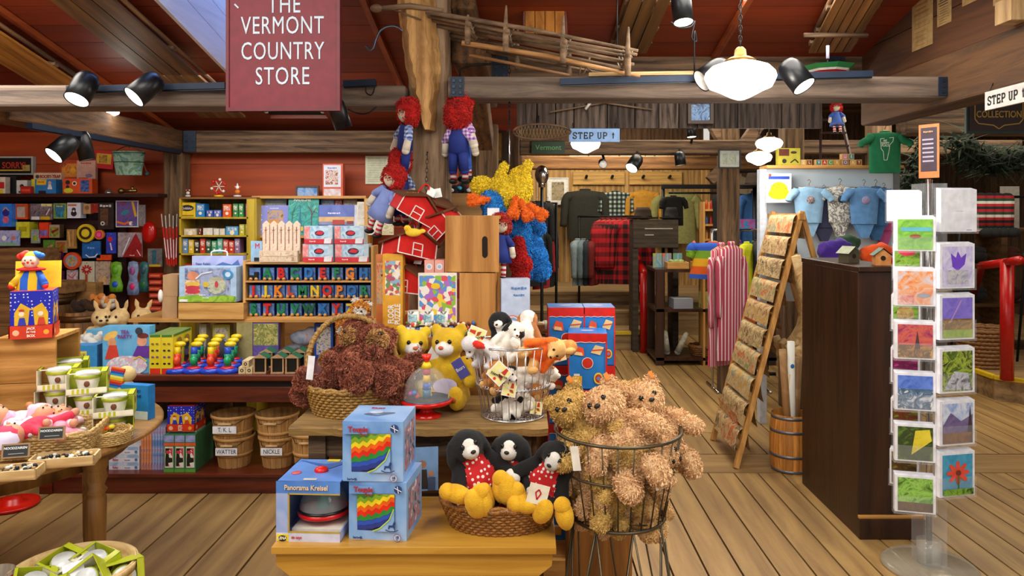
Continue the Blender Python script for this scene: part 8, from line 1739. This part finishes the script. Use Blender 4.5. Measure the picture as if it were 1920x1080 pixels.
# round clothes rack
t=thing('clothes_rack','chrome rack of bright childrens clothes left of the paper easel','clothes rack',(X(1395,6.4),6.6,0));RZ_=Z(432,6.5)
m=MB();m.tube([(-.24,0,RZ_),(.25,0,RZ_)],.011,CHROME,8);m.build('top_rail',t)
for s_ in (-.22,.23):m=MB();m.tube([(s_,0,0),(s_,0,RZ_)],.011,CHROME,8);m.build('post',t);m=MB();m.tube([(s_,-.2,.012),(s_,.2,.012)],.012,CHROME,8);m.build('foot',t)
PKS=stripe(['#a83850','#d8c0c4','#b85068','#c8a4ac','#c04058'],0,.035);TD=stripe(['#e0601c','#e8b020','#78a828','#2c5cc8'],2,.28)
for px,D,pyt,w_,h_,c,r_,lb,sl in ((1340,6.55,455,.42,.32,TD,-30,'rainbow tie dye shirt at the left end of the clothes rack',.3),(1352,6.3,462,.26,1.0,PKS,30,'long pink striped dress at the front of the clothes rack',.55),(1371,6.2,460,.26,.95,stripe(['#b04058','#e0ccd0','#a83c54'],0,.03),20,'second pink striped dress beside the first on the rack',.5),(1360,6.7,470,.4,.6,'#a01c14',60,'deep red garment behind the pink striped dresses',.4),(1400,6.35,456,.26,.42,'#c8d018',50,'lime yellow top in the middle of the clothes rack',.2),(1408,6.55,470,.3,.75,'#d0501c',65,'orange red garment below the lime yellow top',.3),
                                          (1420,6.5,452,.34,.40,'#34343c',70,'charcoal top on the right of the clothes rack',.3),(1426,6.7,452,.34,.8,'#5c1c4c',75,'plum garment at the right of the clothes rack',.4),(1385,6.75,455,.3,.7,'#7c3c8c',70,'violet garment in the middle of the clothes rack',.3),(1414,6.8,455,.3,.5,'#4c7c2c',70,'green garment at the back of the clothes rack',.3)):
    garment('hanging_garment',lb,'garment',(X(px,D),D,Z(pyt,D)),w_,h_,c if not isinstance(c,str) else col(c,.85),R(r_),'bright clothes on the rack',sleeve=sl,seed=px,flare=1.25,sl_out=.12)

# =================================================================== ROOMS BEYOND
def G(px,D,pyt,w_,h_,c,r_,lb,sl=.55,grp=None,**k):return garment('hanging_garment',lb,'garment',(X(px,D),D,Z(pyt,D)),w_,h_,c if not isinstance(c,str) else col(c,.9),R(r_),grp,sleeve=sl,seed=int(px),**k)
for i,(a,b) in enumerate(((1075,1172),(1181,1280))):
    t=thing('peg_rail',['left','right'][i]+' pale wooden peg board holding the jackets on the far wall','peg rail',(X((a+b)/2,10.8),10.85,Z(346,10.8)));w_=S(b-a,10.8)/2;m=MB();m.box(-w_,w_,0,.03,0,.19,wood('#9c7434','#d0a458','x',1,.6,.2,.1));m.build('board',t)
    for s_ in (-.5,.5):m=MB();m.tube([(s_* w_,0,.1),(s_* w_,-.12,.12)],.02,IRON,7);m.build('peg',t)
G(1097,10.66,357,.56,.70,'#282820',0,'black jacket hanging leftmost on the peg board',.62);G(1154,10.66,360,.42,.46,plaid('#14181c','#3c4c48','#a8b4a8',16),0,'black and white plaid shirt on the peg board',.5);G(1207,10.66,358,.44,.58,'#b88428',0,'mustard yellow work shirt on the peg board',.6);G(1268,10.66,362,.62,.72,'#8c8c54',0,'olive green jacket at the right of the peg board',.6)
RP=plaid('#1c0808','#7c1018','#b81824',9)
for i in range(6):G(1130+i* 11,9.3-.05* i,412,.44,.78,RP,55-12* i,'red and black checked flannel shirt hanging in front of the dark chest',.62,'red checked flannel shirts',flare=1.2)
t=thing('shirt_rail','rail on posts carrying the red checked flannel shirts','clothes rack',(X(1135,9.4),9.4,.38));m=MB();m.tube([(-.35,0,1.13),(.55,0,1.13)],.014,IRON,6);m.build('rail',t)
for s_ in (-.33,.53):m=MB();m.tube([(s_,0,0),(s_,0,1.13)],.014,IRON,6);m.build('post',t)
for i,(px,c,lb) in enumerate(((1083,'#7c8c94','pale grey shirt'),(1094,'#64747c','blue grey shirt'),(1104,'#202830','navy shirt'),(1114,'#6c1814','dark red shirt'))):G(px,9.2,450,.40,.55,c,70,lb+' in the row below the black jacket',.7,flare=1.0)
for i in range(7):G(1003+i* 6,7.4+.12* i,(432,380,440)[i%3],.34,.55,['#101014','#181a20','#8c1420','#14161c','#2c2c24','#0c0c10','#20242c'][i],40+8* i,['black coat nearest the plush bunch','dark coat second in the passage row','dark red plaid coat in the passage','black coat in the middle of the passage row','dark olive coat in the passage','black coat near the end of the passage row','charcoal coat at the end of the passage row'][i],.6)
t=thing('coat_rack','black metal rack of dark coats in the passage behind the post','clothes rack',(X(1012,7.6),7.8,0))
for s_ in (-.12,.18):m=MB();m.tube([(s_,.5* s_,0),(s_,.5* s_,1.66)],.014,IRON,6);m.build('post',t)
m=MB();m.tube([(-.13,-.5,1.66),(.2,.4,1.66)],.012,IRON,6);m.build('rail',t)
# dark chest with hats
t=thing('dark_chest','dark plank chest on legs with white stencilled lines and hats on top','chest',(X(1230,8.32),8.5,0));w_=S(84,8.3)/2;z0,z1=Z(465,8.3),Z(412,8.3);DC=wood('#2c241c','#4c4034','x',1,.7,.3,.2)
m=MB();[m.box(-w_,w_,-.18,.18,z0+i* (z1-z0)/3+.002,z0+(i+1)* (z1-z0)/3,DC) for i in range(3)];m.build('body',t);m=MB();[m.rect(-w_* .5,w_* .75,z0+q,z0+q+.01,col('#c8c4bc',.6),-.182) for q in (.21,)];m.rect(-w_* .5,-w_* .1,z0+.14,z0+.15,col('#c8c4bc',.6),-.182);m.build('stencil',t)
for s_ in (-.9,.9):m=MB();m.box(s_* w_-.03,s_* w_+.03,-.16,.16,0,z0,DC);m.build('leg',t)
def hat(x,y,z,r,c,lb,D=None):t=thing('hat',lb,'hat',(x,y,z));m=MB();m.lathe([(0,0),(r,.012),(r* 1.05,.03),(r* .62,.02),(r* .55,.10),(r* .42,.14),(0,.125)],(0,0,0),col(c,.9),24);m.build('felt_body',t);m=MB();m.lathe([(r* .63,.022),(r* .61,.045)],(0,0,0),col('#0c0806',.6),24);m.build('band',t)
hat(X(1208,8.4),8.5,z1,.17,'#2c1c10','dark brown brimmed hat on the left of the dark chest');hat(X(1262,8.4),8.5,z1,.13,'#14120e','black hat on the right of the dark chest');hat(X(1412,7.2),7.15,Z(352,7.2),.15,'#2c2014','brown brimmed hat on the stand over the blue shirt')
m=MB();m.tube([(0,0,0),(0,0,Z(352,7.2))],.02,IRON,7);m.tube([(0,0,.01),(.2,0,.01)],.02,IRON,6);m.build('hat_stand',loc=(X(1412,7.2),7.15,0),label='black pole holding up the brown brimmed hat',cat='stand')
G(1418,7.3,362,.38,.7,'#2c5c98',10,'denim blue shirt under the brown brimmed hat',.6);G(1372,7.5,362,.44,.62,'#14161a',0,'black vest left of the denim blue shirt',.0);G(1384,8.3,330,.34,.8,'#8c7c64',30,'tan coat behind the denim blue shirt',.6)
t=thing('pine_shelf','narrow pine display shelf of small bottles beside the black vest','shelf',(X(1337,7.6),7.7,0));m=MB();m.box(-.10,-.08,-.1,.1,0,Z(378,7.6),PINEZ);m.box(-.1,.1,.08,.1,0,Z(378,7.6),PINEZ);m.build('back_panel',t)
for py in (392,420,448):m=MB();m.box(-.08,.12,-.12,.08,Z(py,7.6)-.02,Z(py,7.6),PINE);m.build('ledge',t)
for i in range(12):m=MB();m.lathe([(.015,0),(.015,.06),(.006,.075),(.006,.09),(0,.09)],(0,0,0),col(('#c84c18','#2c5c9c','#b88848')[i // 4] if i%2==0 or i>7 else '#a82c18',.4),10);m.build('small_bottle',loc=(X(1337,7.6)-.055+.045* (i%4),7.64,Z((392,420,448)[i // 4],7.6)),label='small bottle on the %s ledge of the pine shelf'%('top','middle','bottom')[i // 4],cat='bottle',group=('top','middle','bottom')[i // 4]+' ledge bottles')
# red hand rails
RR_=col('#b01010',.3)
for i,(P,lb) in enumerate((([(1207,664,8.3),(1207,512,8.3),(1193,482,8.9),(1193,560,9.3)],'red painted handrail at the rear steps'),([(1888,692,6.05),(1888,492,6.05),(1840,498,6.8),(1822,560,7.6)],'red painted handrail at the right platform'))):
    q=[at(*p) for p in P];q[0].z=0 if not i else .2;o_=Vector((q[0].x,q[0].y,q[0].z));m=MB();m.tube([p-o_ for p in q[:2]],.042 if not i else .05,RR_,10);m.tube([p-o_ for p in q[1:]],.042 if not i else .035,RR_,10)
    if i:m.tube([q[1]-o_,at(1912,488,5.8)-o_],.035,RR_,8)
    m.build('hand_rail',loc=o_,label=lb,cat='handrail')
# dark display table
t=thing('display_table','dark wooden three tier display table by the rear steps','table',(X(1325,8.0),7.9,0));hw=.62
for z_ in (.08,Z(575,7.8),Z(505,7.6)):m=MB();m.box(-hw,hw,-.3,.3,z_-.03,z_,DK);m.build('shelf',t)
for sx in (-1,1):
    for sy in (-.27,.27):m=MB();m.box(sx* (hw-.05)-.04,sx* (hw-.05)+.04,sy-.03,sy+.03,0,Z(505,7.6)-.031,DK);m.build('leg',t)
T1,T2,T3=Z(505,7.6),Z(575,7.8),.08;tx_=X(1325,8.0)
for i in range(3):crate('small_crate',['left','middle','right'][i]+' little wooden tray of soaps on the display table',(tx_-.38+i* .27,7.72,T1+.001),.22,.18,.07,0,PINE,1)
for i,(c,lb) in enumerate((('#8ca054','green soaps'),('#e0b818','yellow citrus soaps'),('#dcd8cc','white soaps'))):
    me=blob('soap',[('e',((k%3)* .05-.05,(k // 3)* .05-.03,.02),(.03,.03,.026),None) for k in range(6)],.008,[col(c,.5)]);o=bpy.data.objects.new('soap_pile',me);COL.objects.link(o);o.location=(tx_-.38+i* .27,7.72,T1+.05);tag(o,lb+' heaped in a little tray on the display table','soap',kind='stuff')
for i,(px,c,lb) in enumerate(((1232,'#b8a830','yellow and blue card'),(1250,'#c86840','orange and blue card'),(1270,'#6c9c54','green and yellow card'))):carton('backing_card',lb+' standing behind the little soap trays','card',S(17,7.8),S(18,7.8)+.05,.01,mot([c,'#5c9cb8','#d8d0b0'],8,.5),(X(px,7.8)+.01,7.84,T1+.001),0)
carton('paper_stack','stack of pale papers on the middle shelf of the display table','paper',.2,.10,.2,stripe(['#a8acb8','#6c7080'],2,.012),(tx_-.33,7.75,T2),R(4));carton('orange_box','orange square box on the middle shelf of the display table','box',.13,.13,.05,'#c85418',(tx_+.18,7.68,T2),0,[('d',.5,.5,.26,col('#e8a040',.5)),('d',.5,.5,.18,col('#a83c14',.5))]);carton('soap_box','green and yellow soap box with a leaning card on the middle shelf','box',.15,.17,.1,mot(['#a8b448','#d0c878','#3c6c3c'],9,.5),(tx_-.06,7.72,T2),R(12))
bushel('bushel_basket','brown bushel basket at the back of the middle shelf of the display table',(tx_+.12,8.0,T2),.14,.22)
wicker('cream_basket','large cream basket on the bottom shelf of the display table','basket',(tx_+.30,7.82,T3),.22,.15,.20,1.05,col('#b8a884',.7),rows=6,stakes=24);wicker('wooden_bowl','brown bowl of small blue things on the bottom shelf of the display table','bowl',(tx_-.10,7.75,T3),.11,.09,.10,1.3,mot(['#6c4420','#946434'],20,.5),rows=5,stakes=20)
for i in range(2):m=MB();m.caps((0,0,.04),(.02,-.02,.24),.035,mot(['#8c8c80','#c8c8b8'],14,.7),.025);m.build('slipper',loc=(tx_-.47+.09* i,7.72,T3),rot=(0,R(-12+30* i),0),label=['left','right'][i]+' of two grey slippers standing on the bottom shelf',cat='slipper')
# shelf of boxes above the peg boards
t=thing('high_shelf','high shelf of picture boxes over the jackets on the far wall','shelf',(X(1170,9.2),9.2,Z(303,9.1)));m=MB();m.box(-.62,1.3,-.15,.15,-.02,0,BARN);m.build('board',t)
for i,(a,b,c,lb) in enumerate(((1068,1102,'#a8b09c','sage green'),(1105,1129,'#c8bc8c','pale cream'),(1131,1160,'#c83814','bright orange'),(1163,1192,'#6ca09c','teal green'),(1196,1209,'#c8c48c','small straw coloured'),(1211,1226,'#b8bc98','small pale green'),(1230,1252,'#b8ac64','mustard'),(1253,1273,'#c06c3c','terracotta'))):carton('picture_box',lb+' box on the high shelf over the jackets','box',S(b-a,9.1),.15,.1,mot([c,'#d0c8b0',c],6,.5),(X((a+b)/2,9.1),9.15,Z(303,9.1)),0)
# far right area: garland, shelves, merchandise
EV=mot(['#0c1c0c','#1c3018','#08120a'],30,.9);random.seed(21)
def garland(P,lb,n=900,r=.16):
    m=MB();pts=curve(P,40);m.tube(pts,.02,EV,5)
    for i in range(n):c=random.choice(pts)+Vector((random.uniform(-1,1),random.uniform(-1,1),random.uniform(-1,1)))* r* .4;d_=Vector((random.uniform(-1,1),random.uniform(-1,1),random.uniform(-1,.6)))* r* .7;s_=d_.orthogonal().normalized()* .012;m.add([c-s_,c+s_,c+d_],[(0,1,2)],EV)
    m.build('evergreen_garland',label=lb,cat='garland')
garland([at(1690,400,5.7),at(1715,330,5.7),at(1745,250,5.7),at(1810,215,5.7),at(1930,190,5.7)],'dark evergreen garland draped from the side beam down beside the green T shirt')
garland([at(1790,265,5.05),at(1850,300,5.05),at(1940,290,5.05)],'dark evergreen garland below the COLLECTION sign',600,.2)
BW=wood('#3c2814','#6c4c28','x',1,.8,.4,.2)
t=thing('open_shelving','tall dark wooden shelving of knitwear at the far right','shelving',(4.25,7.6,.2))
for z_ in (.02,.45,.85,1.2):m=MB();m.box(-.6,1.6,-.2,.25,z_-.03,z_,BW);m.build('shelf',t)
for x_ in (-.6,.5,1.6):m=MB();m.box(x_-.03,x_+.03,-.2,.25,0,1.2,BW);m.build('upright',t)
for i in range(14):c=['#14161c','#c8bca8','#2c2c30','#5c2c24','#8c7c64','#101014','#a89c88'][i%7];me=MB();me.ell((0,0,.07),(.15,.12,.07),fur(c,c));me.ell((.02,0,.12),(.12,.1,.05),fur(c,c));me.build('folded_knit',loc=(3.85+.34* (i%7),7.58,.2+(.45 if i<7 else .85)),label='%s knitted bundle, %s along the %s shelf of the far right shelving'%(['black','cream','charcoal','brown red','tan','jet black','beige'][i%7],['first','second','third','fourth','fifth','sixth','last'][i%7],'lower' if i<7 else 'upper'),cat='knitwear')
for i in range(6):G(1628+40+i* 9,7.0,330 if i else 332,.3,.6,['#0c0e12','#15171c'][i%2],80,'black garment in the row right of the green T shirt',.5,'black garments by the garland')
for i in range(8):m=MB();m.caps((0,0,0),(0,0,-.28),.05,stripe(['#a01824','#14181c','#a01824','#c8c4bc','#1c3c2c'],2,.12),.045);m.ell((.03,-.03,-.3),(.06,.045,.045),col('#14181c',.9));m.build('knit_stocking',loc=(X(1838+i* 8,6.6),6.6+.03* (i%2),Z(372,6.6)),label='red and black striped knit stocking hanging in the row at the far right',cat='stocking',group='striped stockings')
m=MB();m.tube([(-.3,0,0),(.35,0,0)],.012,IRON,6);m.tube([(-.28,0,0),(-.28,.2,-1.6)],.012,IRON,6);m.tube([(.33,0,0),(.33,.2,-1.6)],.012,IRON,6);m.build('stocking_rail',loc=(X(1866,6.6),6.62,Z(369,6.6)),label='black rail holding the striped stockings',cat='rail')
wicker('wicker_hamper','brown wicker hamper on the right platform behind the card spinner','basket',(4.05,6.6,.2),.19,.15,.34,1.1,mot(['#6c4420','#94683a'],30,.6),rows=10,stakes=30)
carton('paper_bag','white paper carrier bag on the shelving under the garland','bag',.3,.14,.15,'#a8a090',(4.1,7.5,1.4),R(5));carton('pine_chest','brown wooden drawer chest at the far right edge','chest',.8,1.35,.5,BW,(5.1,6.6,.2),0,[('r',.05,.95,.05+.19* i,.22+.19* i,wood('#4c3418','#7c5830','x',1,.7,.3,.2)) for i in range(5)],bev=.004)
carton('white_card','white display card standing at the right edge under the garland','card',.18,.42,.01,'#a8a49c',(X(1893,7.5),7.5,1.401),R(-6));framed(1850,1885,395,428,7.45,'#5c4c38',mot(['#8c8c84','#3c4450'],12,.5),'small dim framed print leaning on the upper far right shelf',fw=.012)

t=thing('mannequin_head','shiny silver mannequin head on a pole beside the plush bunch','mannequin',(X(1016,6.6),6.6,0));m=MB();m.tube([(0,0,.01),(0,0,1.80)],.014,STEEL,8);m.lathe([(.12,0),(.12,.01),(0,.012)],(0,0,0),STEEL,20);m.build('pole',t);m=MB();m.ell((0,0,1.89),(.062,.07,.085),CHROME,n=20);m.tube([(0,0,1.78),(0,0,1.84)],.03,CHROME,12);m.build('head',t)
t=thing('black_fixture','black metal garment fixture standing behind the dark chest','clothes rack',(X(1305,8.6),8.7,0));m=MB();m.bar((-.38,0,Z(350,8.7)),(.34,0,Z(350,8.7)),.05,.05,IRON);m.build('top_bar',t)
for x_ in (-.36,.32):m=MB();m.tube([(x_,0,0),(x_,0,Z(350,8.7))],.02,IRON,6);m.build('upright',t)
m=MB();m.tube([(-.3,-.02,Z(362,8.7)),(.3,-.02,Z(362,8.7))],.012,IRON,6);m.build('hang_rail',t)
G(1262,8.62,368,.3,.34,'#0c0c0e',20,'small black garment on the fixture over the black hat',.3)
o=carton('blue_tin','bright blue tin with pink flowers on the clothes rack beside the easel','tin',S(62,6.5),.085,.08,mot(['#1c7cc0','#2c90d0','#c83c8c','#1c6cb0'],9,.4),(X(1388,6.5),6.58,RZ_+.012),0)

def railrack(x0,x1,y,z,zb,lb):
    t=thing('garment_rail',lb,'clothes rack',((x0+x1)/2,y,zb));h=(x1-x0)/2;m=MB();m.tube([(-h,0,z-zb),(h,0,z-zb)],.012,IRON,6);m.build('rail',t)
    for q in (-h,h):m=MB();m.tube([(q,0,0),(q,0,z-zb)],.012,IRON,6);m.build('post',t)
railrack(X(1350,7.45),X(1436,7.45),7.4,Z(352,7.45),0,'black rail holding the black vest and the denim blue shirt');railrack(X(1380,8.3)-.2,X(1380,8.3)+.4,8.3,Z(322,8.3),0,'black rail holding the tan coat behind the denim shirt')
railrack(X(1655,7.0),X(1735,7.0),7.02,Z(322,7.0),0,'black rail holding the row of black garments by the garland')
